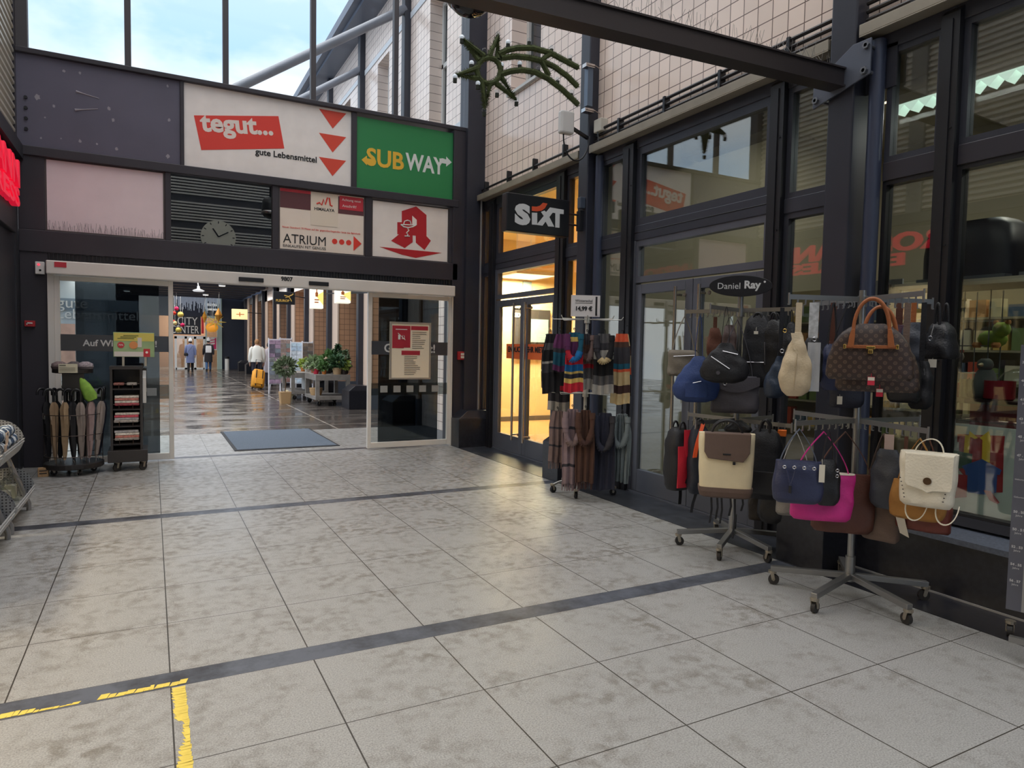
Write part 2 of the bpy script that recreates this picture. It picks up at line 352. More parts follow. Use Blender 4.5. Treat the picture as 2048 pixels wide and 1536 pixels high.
# top rail under the sill, whole length
rail(-8, 9.75, 3.69, 3.80, FRAMED)
def door_bay(y0, y1, zdoor=2.24, kick=0.24):
    """double glazed door, transom light and upper light between two mullions"""
    rail(y0, y1, 2.71, 2.87, FRAMED); rail(y0, y1, 2.79, 2.80, BLACKM, 4.595, 4.61, 'transom_joint')
    window(y0, y1, 2.87, 3.69, FRAMED, 0.075)
    window(y0, y1, zdoor+0.02, 2.71, FRAME, 0.065)
    ym = (y0+y1)/2
    for (a, c, hs) in ((y0+0.03, ym-0.004, 1), (ym+0.004, y1-0.03, -1)):
        DN[0] += 1; b = MB(); frame_rect(b, 4.615, 4.675, a, c, 0.02, zdoor, 0.10, kick, 0.10)
        d = struct('door_%d' % DN[0], b, FRAME, bevel=0.004)
        g = MB(); g.box(4.64, 4.65, a+0.10, c-0.10, kick+0.02, zdoor-0.10); g.build('door_pane', GLASS, d)
        yh = (c-0.16) if hs > 0 else (a+0.16)
        h = MB(); h.tube([(4.54, yh, 0.22), (4.54, yh, 2.17)], 0.017, 12)
        for z in (0.30, 2.09): h.tube([(4.54, yh, z), (4.62, yh, z)], 0.012, 8); h.tube([(4.605, yh-0.06, z), (4.618, yh-0.06, z)], 0.02, 10)
        h.build('door_handle', mat('brushed_steel', (176,168,158), 0.25, 0.9), d, smooth=True)
    b = MB(); b.box(4.60, 4.69, y0-0.0, y0+0.028, 0, 2.71); b.box(4.60, 4.69, y1-0.028, y1, 0, 2.71); b.box(4.59, 4.72, y0, y1, 0, 0.018); struct('door_frame', b, FRAME)
door_bay(4.11, 5.93); door_bay(7.49, 9.28)
for (a, c) in ((3.49,3.97),(6.11,6.60),(6.86,7.31),(9.43,9.72)):
    window(a, c, 2.80, 3.69); rail(a, c, 2.68, 2.80); window(a, c, 0.52, 2.68)
    b = MB(); b.box(4.60, 4.72, a, c, 0, 0.52); struct('window_plinth', b, GRANITE)
# display windows on the granite bench (near bay)
for (a, c) in ((2.73, 3.12), (0.80, 2.61), (-0.1, 0.66), (-3.2, -0.2), (-6.4, -3.4)):
    window(a, c, 2.90, 3.69, FRAMED, 0.04); rail(a, c, 2.77, 2.90, mat('rail_dark', (50,48,56), 0.4)); window(a, c, 0.50, 2.77, BLACKM, 0.03)
b = MB(); b.box(4.48, 4.74, -8, 3.10, 0.0, 0.36); o = struct('window_bench', b, GRANITE)
b = MB(); b.hexa([(4.455,-8,0.36),(4.74,-8,0.36),(4.74,3.10,0.36),(4.455,3.10,0.36),(4.455,-8,0.395),(4.74,-8,0.465),(4.74,3.10,0.465),(4.455,3.10,0.395)]); b.build('bench_top', GRANITE2, o)
b = MB(); b.box(4.474, 4.48, -8, 3.10, 0.004, 0.016); b.build('bench_joint', mat('mortar_line', (150,148,146), 0.8), o)
b = MB(); b.box(4.60, 4.70, -8, 3.12, 0.45, 0.51); struct('window_bottom_rail', b, FRAMED)
f2 = MB(); f2.box(4.105, 4.75, -8, 3.3, -0.2, 0.004); struct('trim_2', f2, GRANITE)
# sill and tile cladding above the shopfronts
for (a, c) in ((-8, 3.26), (3.51, 6.65), (6.88, 9.72)):
    b = MB(); b.box(4.47, 4.66, a, c, 3.80, 3.88); b.box(4.47, 4.48, a, c, 3.79, 3.80); struct('facade_sill', b, SILL, bevel=0.004)
def wall_with_holes(name, m, x0, x1, ya, yb, za, zb, holes):
    b = MB(); ys = sorted({ya, yb, *[h[0] for h in holes], *[h[1] for h in holes]})
    for p, q in zip(ys, ys[1:]):
        hs = sorted([h for h in holes if h[0] <= p and h[1] >= q], key=lambda h: h[2]); z = za
        for h in hs: b.box(x0, x1, p, q, z, h[2]); z = h[3]
        b.box(x0, x1, p, q, z, zb)
    return struct(name, b, m)
UH = [(8.04, 8.88, 5.19, 7.6), (4.7, 5.5, 5.19, 7.6)]
OH = [(yc-0.42, yc+0.42, 5.35, 7.9) for yc in (11.75, 15.05, 18.3, 21.6, 24.9)]
wall_with_holes('wall_right', TILE_R, 4.60, 5.0, -8, 9.72, 3.86, 9.2, UH)
b = MB(); b.box(4.68, 4.76, 9.96, 12.6, 0, 3.4); struct('wall_outside_office', b, TILE_R)
wall_with_holes('wall_outside_right', TILE_R, 4.60, 5.0, 9.95, 34, 3.4, 9.2, OH)
WFR = mat('white_window_frame', (206,206,204), 0.45)
for (y0, y1, z0, z1) in UH+OH:
    WN[0] += 1; b = MB(); frame_rect(b, 4.84, 4.93, y0, y1, z0, z1, 0.07); b.box(4.84, 4.93, y0, y1, z0+1.35, z0+1.43)
    o = struct('window_%d' % WN[0], b, WFR); g = MB(); g.box(4.88, 4.89, y0+0.06, y1-0.06, z0+0.06, z1-0.06); g.build('window_pane', glass('dim_glass', (0.10,0.12,0.14), 1.9, 0.95), o)
    s = MB(); s.box(4.55, 4.86, y0-0.05, y1+0.05, z0-0.05, z0-0.01); s.build('window_sill', mat('white_sill', (200,200,198), 0.5), o)
b = MB(); b.box(4.585, 4.60, 9.95, 34, 8.0, 8.12); b.box(4.585, 4.60, 9.95, 34, 5.20, 5.30); struct('facade_band', b, mat('pale_band', (216,218,222), 0.5))
# cables along the sill
for (a, c) in ((-2, 3.26), (3.52, 6.64), (6.9, 9.7)):
    b = MB()
    for i, z in enumerate((3.93, 3.99, 4.05) if a < 6 else (3.97,)): b.tube([(4.555-0.0*i, a, z), (4.555, c, z)], 0.017, 8)
    y = a+0.4
    while y < c: b.box(4.53, 4.60, y, y+0.03, 3.91, 4.07); y += 0.75
    o = tag(b.build('cable_conduit', mat('conduit_black', (34,34,38), 0.35), smooth=False), kind='structure')

# ------------------------------------------------------------------ gate wall (plane Y 9.80)
G0 = 9.80
b = MB()
b.box(-1.36, -1.08, G0, G0+0.3, 0, 2.57); b.box(4.11, 4.62, G0-0.02, G0+0.3, 0, 4.87)
b.box(-1.36, 4.2, G0-0.02, G0+0.22, 2.56, 2.82)          # beam over the doors
b.box(-1.36, 4.2, G0-0.03, G0+0.15, 3.675, 3.785)        # rail between the two rows
for (x0, x1) in ((-1.36,-1.10),(0.165,0.235),(1.465,1.55),(2.75,2.845),(4.06,4.2)): b.box(x0, x1, G0, G0+0.12, 2.82, 3.70)
b.box(0.345, 0.392, G0-0.005, G0+0.12, 3.78, 4.86); b.box(2.54, 2.62, G0, G0+0.12, 3.78, 4.86); b.box(4.14, 4.25, G0, G0+0.12, 3.78, 4.86)
b.box(-1.36, 4.62, G0-0.03, G0+0.2, 4.84, 4.90); b.box(-1.75, -1.36, G0+0.001, G0+0.3, 3.6, 12)
struct('wall_back', b, GATE, bevel=0.008)
b = MB(); b.box(-1.36, 0.35, G0+0.02, G0+0.12, 3.78, 4.85); struct('wall_back_panel', b, mat('panel_slate', (92,89,106), 0.5, 0, 0.08, 2))
b = MB()
for z in (3.98, 4.1, 4.22, 4.34): b.tube([(-1.27, G0+0.025, z), (-1.27, G0-0.0, z)], 0.02, 8)
struct('panel_bolts', b, BLACKM)
b = MB(); b.box(-1.08, 4.11, G0+0.01, G0+0.1, 2.45, 2.57)
for k in range(130): x = -1.07+k*0.04; b.box(x, x+0.012, G0-0.01, G0+0.01, 2.465, 2.56)
struct('vent_grille', b, BLACKM)
# glazing bars of the gable above the gate, and its panes
for x in (-1.30, -0.227, 0.888, 2.008, 3.19):
    b = MB(); w = 0.035 if x > -1 else 0.06; b.box(x-w, x+w, G0, G0+0.10, 4.90, 12); struct('gable_bar', b, mat('gable_bar', (70,66,70), 0.5), bevel=0.006)
for k, (x0, x1) in enumerate(((-1.24,-0.262),(-0.192,0.853),(0.923,1.973),(2.043,3.155),(3.225,4.29))):
    WN[0] += 1; b = MB(); b.box(x0, x1, G0+0.045, G0+0.055, 4.90, 12); struct('window_%d' % WN[0], b, glass('gable_glass', (0.97,0.98,0.98), 1.22, 0.8))
# window panel in the lower row
WN[0] += 1; b = MB(); b.box(0.235, 1.465, G0+0.05, G0+0.06, 2.82, 3.675); o = struct('window_%d' % WN[0], b, glass('gate_glass', (0.62,0.66,0.68), 2.4, 0.95)); b = MB(); b.box(0.235, 1.465, G0+0.09, G0+0.11, 2.82, 3.675); b.build('sky_block_panel', mat('backing_dark', (30,32,38), 0.5), o)  # dark panel added behind the pane to block the bright sky
# ------------------------------------------------------------------ left wall
b = MB(); b.box(-1.75, -1.38, 7.4, G0+0.3, 0, 2.68); b.box(-1.75, -1.38, 1.0, 7.4, 2.68, 3.80); b.box(-1.75,-1.38, 7.4, G0+0.3, 2.68, 3.8)
b.box(-1.75, -1.38, -9, 1.0, 0, 3.8); b.box(-1.45, -1.30, -9, G0, 3.62, 3.78); b.box(-1.40, -1.365, 9.62, 9.8, 0, 3.7); b.box(-1.40, -1.37, 8.5, 8.53, 0, 2.7)
LW = struct('wall_left', b, mat('left_wall_dark', (42,43,50), 0.55, 0, 0.1, 1.5))
b = MB()   # corrugated cladding
R = []
n = 0; z = 3.79
prof = []
while z < 8.2:
    prof += [(-1.40, z), (-1.40, z+0.03), (-1.372, z+0.045), (-1.372, z+0.075)]; z += 0.09
b.rings([[(x, -9, z) for x, z in prof], [(x, G0, z) for x, z in prof]], cap=False, closed=False)
b.box(-1.75, -1.41, -9, G0, 3.79, 8.2)
struct('wall_left_cladding', b, mat('corrugated_metal', (196,192,180), 0.4, 0.3, 0.05, 1))
for y in (6.67, 3.39, 0.1):
    b = MB(); b.box(-1.41, -1.33, y-0.12, y+0.12, 3.78, 8.4); struct('cladding_post', b, mat('post_grey', (120,118,114), 0.5))
# shop behind the left wall: its lit sales room throws warm light over the floor
b = MB(); b.box(-8, -1.75, 0.8, 0.95, 0, 3.2); b.box(-8, -1.75, 7.5, 7.65, 0, 3.2); b.box(-8.1, -8, 0.8, 7.65, 0, 3.2); b.box(-8, -1.75, 0.8, 7.65, 3.1, 3.25)
struct('wall_left_shop', b, CREAMW)
# back of the hall behind the photographer
b = MB(); b.box(-1.75, 4.7, -9.2, -9.0, 3.2, 8.0); b.box(-1.75, -0.4, -9.2, -9.0, 0, 3.2); b.box(3.4, 4.7, -9.2, -9.0, 0, 3.2); struct('wall_front', b, mat('hall_end_wall', (70,70,76), 0.7))

# ribbed cladding and hall clock on the end wall, seen mirrored in the pane above the gate
b = MB(); z = 4.2; k = 0
while z < 8.0:
    if k % 9 not in (6, 7): b.box(-1.7, 4.6, -8.99, -8.95, z, z+0.055)
    z += 0.11; k += 1
struct('wall_front_ribs', b, mat('rib_pale', (214,212,204), 0.5))
t = thing('hall_clock', 'round white hall clock on ribbed end wall behind the camera', 'clock', (2.3, -8.9, 5.55)); b = MB(); b.tube([(2.3,-8.95,5.55),(2.3,-8.82,5.55)], 0.62, 40); b.build('face', mat('clock_face', (236,232,214), 0.5), t); b = MB()
for a in range(12): q = a*PI/6; b.bar((2.3+0.5*math.sin(q),-8.81,5.55+0.5*math.cos(q)), (2.3+0.58*math.sin(q),-8.81,5.55+0.58*math.cos(q)), 0.03, 0.01, (0,1,0))
b.bar((2.3,-8.80,5.55),(2.1,-8.80,5.85),0.05,0.01,(0,1,0)); b.bar((2.3,-8.80,5.55),(2.65,-8.80,5.75),0.04,0.01,(0,1,0)); b.build('hands', BLACKM, t)
# glazed roof over the hall
b = MB(); b.box(-1.7, 4.7, -9.2, 9.78, 8.9, 8.92); struct('roof_glazing', b, glass('roof_glass', (0.88,0.88,0.88), 1.02, 0.3))
for k in range(9):
    b = MB(); y = -8.9+k*2.3; b.box(-1.7, 4.7, y, y+0.06, 8.78, 8.9); struct('roof_bar', b, STEEL)
# ------------------------------------------------------------------ sliding doors
def sliding_leaf(x0, x1, n, lettering, tx, fw):
    b = MB(); y0, y1 = G0-0.035, G0+0.015; w = 0.055
    b.box(x0, x0+w, y0, y1, 0.02, 2.30); b.box(x1-w, x1, y0, y1, 0.02, 2.30); b.box(x0+w, x1-w, y0, y1, 0.02, 0.10); b.box(x0+w, x1-w, y0, y1, 2.24, 2.30)
    d = struct('door_%d' % n, b, ALU, bevel=0.004)
    g = MB(); g.box(x0+w, x1-w, G0-0.015, G0-0.007, 0.10, 2.24); g.build('door_pane', GLASSC, d)
    g = MB(); g.box(x0+w, x1-w, G0-0.017, G0-0.0152, 1.40, 1.60); g.build('door_film', mat('dark_film', (66,68,74), 0.3), d)
    g = MB(); g.box(x0+w, x1-w, G0-0.017, G0-0.0152, 0.80, 0.98); g.build('frosted_film', glass('frosted_film', (0.55,0.58,0.58), 1.5, 0.8, 0.3), d)
    for k in range(5):
        q = MB(); xx = x0+0.25+k*(x1-x0-0.5)/4; q.box(xx-0.055, xx+0.055, G0-0.0185, G0-0.0171, 0.84, 0.94); q.build('safety_mark', mat('safety_mark', (150,152,150), 0.5), d)
    text('door_lettering', lettering, (tx, G0-0.019, 1.50), 0.14, mat('lettering_grey', (205,205,205), 0.5), d, bold=0.003, ext=0.001, fit=fw)
    # dark pane behind the parked leaf, added for the hall's dark reflection
    g = MB(); g.box(x0+0.20, x1-0.16, G0+0.10, G0+0.112, 0.05, 2.30); g.build('dark_reflection_pane', GLASSD, d)
    return d
DN[0] += 1; sliding_leaf(-1.02, 0.25, DN[0], 'Auf Wiedersehen!', -0.34, 0.80); DN[0] += 1; sliding_leaf(2.79, 4.10, DN[0], 'Gute Fahrt!', 3.44, 0.80)
b = MB(); b.box(-1.085, -1.02, G0-0.05, G0+0.1, 0, 2.335); b.box(4.04+0.06, 4.12, G0-0.05, G0+0.1, 0, 2.335); struct('door_frame', b, ALU)
hd = thing('door_operator', 'pale metal sliding door operator housing spanning the gate opening', 'door operator', (1.5, G0-0.1, 2.33))
b = MB(); b.box(-1.085, 4.105, G0-0.16, G0-0.024, 2.302, 2.462); b.build('housing', ALU, hd, bevel=0.012)
for (x0, x1) in ((1.02, 1.33), (1.92, 2.19)):
    b = MB(); b.box(x0, x1, G0-0.18, G0-0.155, 2.345, 2.40); b.build('motion_sensor', BLACKM, hd, bevel=0.006)
text('number', '9807', (1.63, G0-0.162, 2.41), 0.075, mat('print_black', (30,30,32), 0.6), hd, bold=0.003, ext=0.001)
b = MB(); b.box(-1.00, -0.88, G0-0.166, G0-0.16, 2.385, 2.445); b.build('sticker', mat('sticker_red', (196,52,66), 0.6), hd)

# ------------------------------------------------------------------ roof steel over the hall and the lane outside
tb = thing('tie_beam', 'dark steel roof beam crossing the hall to the bolted column plate', 'beam', (4.4, 3.39, 3.53))
a, c = Vector((4.44, 3.39, 3.537)), Vector((-1.35, 3.39, 3.33))
b = MB(); b.bar(a, c, 0.10, 0.125); b.bar(a+Vector((0,0,-0.062)), c+Vector((0,0,-0.062)), 0.13, 0.012); b.bar(a+Vector((0,0,0.062)), c+Vector((0,0,0.062)), 0.13, 0.012); b.build('beam', mat('beam_dark', (44,38,40), 0.5), tb)
b = MB(); b.prism([(3.60,3.385),(3.60,3.56),(3.28,3.745),(3.14,3.745),(3.14,3.50)], ((4.44,0,0),(0,1,0),(0,0,1)), 0.015); b.build('gusset_plate', mat('plate_bluegrey', (92,97,110), 0.4, 0.2), tb, bevel=0.003)
b = MB(); b.box(4.60, 4.615, 3.05, 3.28, 3.42, 3.72); b.build('end_plate', STEEL, tb)
for (y, z) in ((3.17,3.70),(3.57,3.44),(3.18,3.53)):
    b = MB(); b.tube([(4.42,y,z),(4.64,y,z)], 0.013, 8); b.tube([(4.42,y,z),(4.44,y,z)], 0.026, 6); b.build('bolt', mat('bolt_zinc', (128,130,136), 0.35, 0.7), tb)
b = MB(); rnd = random.Random(3)
for k in range(150):
    t = k/150*0.72+0.015; q = a.lerp(c, t)+Vector((0,0,0.068)); b.tube([q, q+Vector((rnd.uniform(-.04,.04), rnd.uniform(-.07,.07), rnd.uniform(.09,.13)))], 0.0013, 3, False)
tag(b.build('bird_spikes', mat('spike_steel', (150,146,142), 0.35, 0.6), tb), kind='stuff')
for y in (13.23, 16.51, 19.79, 23.07, 26.35):
    column(y, y+0.2, 9.1); plinth(y-0.55, y+0.15)
for (y, p0, p1) in ((13.3, (4.5, 8.2), (-1.8, 3.9)), (16.6, (4.5, 8.15), (-1.8, 3.85)), (19.9, (4.5, 8.15), (-1.8, 3.85))):
    b = MB(); b.tube([(p0[0], y, p0[1]), (p1[0], y, p1[1])], 0.085, 12); struct('roof_rafter', b, mat('rafter_grey', (128,132,142), 0.4, 0.2), smooth=True)
b = MB(); b.box(4.15, 4.66, 10, 34, 9.02, 9.22); b.box(4.0, 4.2, 10, 34, 9.1, 9.3); struct('eave_beam', b, mat('eave_grey', (104,110,124), 0.45))
# ================================================================== SIGNS AND FITTINGS
RED = mat('sign_red', (226,62,48), 0.5); SWHITE = mat('sign_white', (242,236,232), 0.5, 0, 0.04, 5); INK = mat('ink_black', (32,30,32), 0.6)
def panel(name, label, x0, x1, z0, z1, m, y=G0+0.03, d=0.03, cat='sign', frame=None):
    t = thing(name, label, cat, ((x0+x1)/2, y, z0)); b = MB(); b.box(x0, x1, y, y+d, z0, z1); b.build('panel', m, t)
    if frame:
        b = MB(); w = 0.018; yy = y-0.008
        b.box(x0, x0+w, yy, y+d, z0, z1); b.box(x1-w, x1, yy, y+d, z0, z1); b.box(x0+w, x1-w, yy, y+d, z0, z0+w); b.box(x0+w, x1-w, yy, y+d, z1-w, z1); b.build('frame', frame, t)
    return t
def flat(name, poly, y, m, parent, d=0.003):
    b = MB(); b.prism(poly, ((0, y, 0), (1,0,0), (0,0,1)), d); return b.build(name, m, parent)
def rect(x0, x1, z0, z1): return [(x0,z0),(x1,z0),(x1,z1),(x0,z1)]
PF = mat('panel_frame', (78,70,70), 0.5)
# supermarket sign
t = panel('shop_sign', 'white supermarket sign with tilted red block and three red arrows', 0.392, 2.54, 3.79, 4.84, SWHITE)
flat('red_block', [(0.592,4.02),(1.625,4.195),(1.548,4.615),(0.507,4.445)], G0+0.03, RED, t)
text('lettering', 'tegut...', (1.03, G0+0.026, 4.37), 0.36, mat('letter_cream', (236,224,216), 0.5), t, u=(0.985,0,0.10), bold=0.012, ext=0.001, fit=0.90)
text('slogan', 'gute Lebensmittel', (1.655, G0+0.027, 4.09), 0.13, INK, t, u=(1,0,0.0), bold=0.003, ext=0.001, fit=0.81)
for z in (4.70, 4.37, 4.04):
    flat('arrow', [(2.09, z+0.11), (2.47, z+0.11), (2.28, z-0.13)], G0+0.03, mat('arrow_red', (222,74,52), 0.5), t)
# sandwich shop sign
t = panel('shop_sign', 'green sign with yellow and white lettering above the pharmacy panel', 2.625, 4.14, 3.785, 4.80, mat('sign_green', (42,134,76), 0.45))
YEL = mat('letter_yellow', (236,186,58), 0.5); LW2 = mat('letter_white', (226,230,226), 0.5)
gx = lambda px: PY(px, 320, G0+0.027).x
def gz(px, py): return PY(px, py, G0+0.027).z
text('lettering', 'SUB', ((gx(733)+gx(808))/2, G0+0.027, (gz(770,298)+gz(770,338))/2), 0.34, YEL, t, bold=0.009, ext=0.001, fit=gx(808)-gx(733), hfit=gz(770,300)-gz(770,336))
text('lettering', 'WAY', ((gx(811)+gx(889))/2, G0+0.027, (gz(850,310)+gz(850,346))/2), 0.34, LW2, t, bold=0.009, ext=0.001, fit=gx(889)-gx(811), hfit=gz(850,310)-gz(850,344))
a0, z0 = gx(723), gz(728,320); flat('arrow', [(a0,z0),(a0+0.08,z0+0.07),(a0+0.08,z0+0.03),(a0+0.17,z0+0.03),(a0+0.17,z0-0.03),(a0+0.08,z0-0.03),(a0+0.08,z0-0.07)], G0+0.03, YEL, t)
a0, z0 = gx(903.5), gz(898,324); flat('arrow', [(a0,z0),(a0-0.09,z0+0.075),(a0-0.09,z0+0.033),(a0-0.20,z0+0.033),(a0-0.20,z0-0.033),(a0-0.09,z0-0.033),(a0-0.09,z0-0.075)], G0+0.03, LW2, t)
# lower row
t = panel('blank_panel', 'blank pinkish white panel with scuffs at far left over the doors', -1.10, 0.165, 2.82, 3.68, mat('blank_pink_white', (232,214,218), 0.5, 0, 0.04, 3), cat='panel', frame=PF)
b = MB(); rnd = random.Random(5)
for k in range(120):
    x = -1.08+1.23*k/120; b.tube([(x, G0-0.02, 2.82), (x+rnd.uniform(-.02,.02), G0-0.03, 2.82+rnd.uniform(.04,.13))], 0.0014, 3, False)
tag(b.build('bird_spikes', mat('spike_dark', (82,76,76), 0.4, 0.4), t), kind='stuff')
t = panel('shop_sign', 'cream directory sign with grey text and red dots and arrow', 1.55, 2.75, 2.82, 3.68, mat('sign_cream', (238,224,210), 0.5, 0, 0.03, 4), frame=PF)
yy = G0+0.03
MAR = mat('maroon', (96,52,56), 0.5)
flat('maroon_bar', rect(1.57, 2.73, 3.40, 3.64), yy, MAR, t)
flat('cream_card', rect(1.98, 2.36, 3.20, 3.66), yy-0.002, mat('card_cream', (232,218,200), 0.5), t)
flat('red_tab', rect(2.38, 2.72, 3.46, 3.65), yy-0.002, mat('tab_red', (196,48,62), 0.5), t); flat('red_strip', rect(1.57, 1.98, 3.62, 3.66), yy-0.002, mat('tab_red', (0,0,0)), t)
b = MB(); zz = [(2.06,3.50),(2.10,3.52),(2.13,3.49),(2.155,3.57),(2.18,3.50),(2.21,3.60),(2.235,3.60),(2.25,3.50),(2.28,3.49)]
b.tube([(x, yy-0.006, z) for x, z in zz], 0.011, 6); b.build('emblem', RED, t)
text('lettering', 'HIMALAYA', (2.17, yy-0.005, 3.43), 0.07, INK, t, bold=0.002, ext=0.001, fit=0.28)
text('lettering', 'Achtung neue', (2.55, yy-0.005, 3.595), 0.05, LW2, t, ext=0.001, fit=0.27); text('lettering', 'Anschrift!', (2.52, yy-0.005, 3.515), 0.05, LW2, t, ext=0.001, fit=0.2)
text('lettering', 'Neuer Standort! 70 Meter auf der gegenüberliegenden Seite des Bahnhofs', (2.14, yy-0.003, 3.135), 0.04, RED, t, ext=0.001, fit=1.08)
text('lettering', 'ATRIUM', (1.90, yy-0.003, 2.985), 0.16, INK, t, ext=0.001, fit=0.58, hfit=0.125); text('lettering', 'EINKAUFEN MIT GENUSS', (1.90, yy-0.003, 2.885), 0.05, INK, t, ext=0.001, fit=0.58)
for x in (2.315, 2.415, 2.515):
    b = MB(); b.tube([(x, yy, 3.0), (x, yy-0.003, 3.0)], 0.038, 20); b.build('dot', RED, t)
flat('arrow', [(2.585,2.89),(2.70,3.0),(2.585,3.10)], yy-0.003, RED, t)
# pharmacy sign
t = panel('pharmacy_sign', 'white pharmacy sign with big red gothic letter and chalice', 2.845, 4.06, 2.82, 3.66, mat('sign_offwhite', (240,232,226), 0.5, 0, 0.05, 4), frame=PF)
PR = mat('pharmacy_red', (188,34,44), 0.5)
def q(px, py): v = PY(540+px*380/2048, 360+py*380/2048, G0+0.03); return (v.x, v.z)
outer = [q(*p) for p in ((1575,285),(1686,378),(1686,605),(1733,655),(1665,755),(1571,675),(1571,600),(1537,597),(1537,670),(1452,733),(1305,655),(1390,585),(1372,585),(1372,455),(1420,455),(1420,335))]
flat('letter', outer, G0+0.03, PR, t)
flat('letter_counter', [q(*p) for p in ((1532,385),(1580,430),(1580,488),(1532,488))], G0+0.026, mat('sign_offwhite', (0,0,0)), t)
flat('base_bar', [q(*p) for p in ((1180,720),(1850,785),(1570,840),(1420,805))], G0+0.03, PR, t)
b = MB(); y9 = G0+0.026
def q3(px, py): v = q(px, py); return (v[0], y9, v[1])
b.tube([q3(*p) for p in ((1408,480),(1440,505),(1490,515),(1535,505),(1570,488))], 0.010, 6); b.tube([q3(1408,480), q3(1570,488)], 0.008, 6)
b.tube([q3(*p) for p in ((1480,515),(1495,545),(1470,570),(1485,590),(1478,605))], 0.010, 6); b.tube([q3(1450,605), q3(1505,607)], 0.008, 6)
b.tube([q3(*p) for p in ((1440,475),(1450,445),(1480,435),(1510,445),(1520,478))], 0.009, 6); b.build('chalice', LW2, t)
# notice board on the right door
t = thing('notice_frame', 'framed notice sheet with red blocks fixed to right glass door', 'notice', (3.435, G0-0.05, 1.03))
b = MB(); b.box(3.114, 3.757, G0-0.052, G0-0.037, 1.035, 1.89); b.build('sheet', mat('notice_paper', (232,220,196), 0.6), t)
b = MB()
for (a, c, e, f) in ((3.114,3.14,1.035,1.89),(3.731,3.757,1.035,1.89),(3.14,3.731,1.035,1.06),(3.14,3.731,1.865,1.89)): b.box(a, c, G0-0.06, G0-0.052, e, f)
b.build('frame', mat('notice_frame_alu', (176,168,156), 0.35, 0.4), t)
y5 = G0-0.052
flat('red_block', [(3.15,1.50),(3.33,1.50),(3.33,1.51),(3.43,1.51),(3.43,1.835),(3.15,1.835)], y5, mat('notice_red', (168,36,54), 0.6), t)
flat('red_header', rect(3.44, 3.71, 1.775, 1.835), y5, mat('notice_red', (0,0,0)), t); flat('red_header', rect(3.295, 3.585, 1.40, 1.465), y5, mat('notice_red', (0,0,0)), t)
b = MB(); b.box(3.24, 3.275, y5-0.004, y5, 1.63, 1.70)
b.tube([(3.235,y5-0.005,1.725),(3.35,y5-0.005,1.625)], 0.005, 6); b.tube([(3.30,y5-0.005,1.64),(3.34,y5-0.005,1.64),(3.335,y5-0.005,1.685),(3.31,y5-0.005,1.69),(3.30,y5-0.005,1.64)], 0.004, 6); b.box(3.2, 3.38, y5-0.004, y5, 1.775, 1.785); b.build('pictogram', LW2, t)
b = MB(); rnd = random.Random(2)
for k in range(9): b.box(3.46, 3.46+rnd.uniform(.12,.23), y5-0.004, y5, 1.74-k*0.03, 1.748-k*0.03)
b.build('print_lines', mat('print_grey', (110,102,94), 0.7), t); b = MB()
for k in range(11): b.box(3.34, 3.34+rnd.uniform(.12,.25), y5-0.004, y5, 1.375-k*0.027, 1.383-k*0.027)
b.build('print_lines', mat('print_grey', (110,102,94), 0.7), t)
# call point, intercom, alarm
t = thing('fire_alarm_box', 'small red call point with white label on dark right pilaster', 'alarm', (4.28, G0-0.03, 1.33)); b = MB(); b.box(4.205, 4.36, G0-0.08, G0-0.021, 1.335, 1.465); b.build('box', mat('alarm_red', (176,40,46), 0.45), t, bevel=0.006)
b = MB(); b.box(4.245, 4.32, G0-0.088, G0-0.079, 1.36, 1.395); b.box(4.245, 4.32, G0-0.088, G0-0.079, 1.405, 1.44); b.build('label_plate', mat('plate_cream', (224,214,200), 0.5), t)
t = thing('fire_alarm_box', 'small red call point beside the left door post', 'alarm', (-1.26, G0-0.03, 1.68)); b = MB(); b.box(-1.315, -1.213, G0-0.05, G0-0.001, 1.68, 1.75); b.build('box', mat('alarm_red', (0,0,0)), t, bevel=0.004)
b = MB(); b.box(-1.295, -1.235, G0-0.056, G0-0.049, 1.715, 1.728); b.box(-1.295, -1.285, G0-0.056, G0-0.049, 1.70, 1.728); b.build('mark', LW2, t)
t = thing('switch_box', 'white key switch box beside top corner of left door', 'switch', (-1.15, G0-0.06, 2.30)); b = MB(); b.box(-1.2, -1.11, G0-0.06, G0-0.001, 2.30, 2.445); b.build('housing', WHITE, t, bevel=0.006)
b = MB(); b.tube([(-1.165,G0-0.06,2.41),(-1.165,G0-0.066,2.41)], 0.014, 12); b.build('red_lamp', mat('lamp_red', (240,70,90), 0.4, emit=0.8), t); b = MB(); b.tube([(-1.15,G0-0.06,2.345),(-1.15,G0-0.07,2.345)], 0.012, 12); b.build('key_barrel', BLACKM, t)
# drugstore letters on the left wall
t = thing('lit_wall_sign', 'glowing red shop lettering on dark board of left wall', 'sign', (-1.34, 7.6, 2.75))
b = MB(); b.box(-1.385, -1.33, 5.9, 9.45, 2.72, 3.56); b.build('board', mat('sign_board_dark', (36,36,42), 0.5), t, bevel=0.01)
NEON = mat('neon_red', (232,24,58), 0.4, emit=0.38)
text('lettering', 'ROSSMANN', (-1.30, 7.72, 3.345), 0.42, NEON, t, u=(0,1,0), bold=0.012, ext=0.03, fit=3.2, hfit=0.30); text('lettering', 'EXPRESS', (-1.30, 8.02, 3.075), 0.28, NEON, t, u=(0,1,0), bold=0.008, ext=0.03, fit=2.55, hfit=0.20)
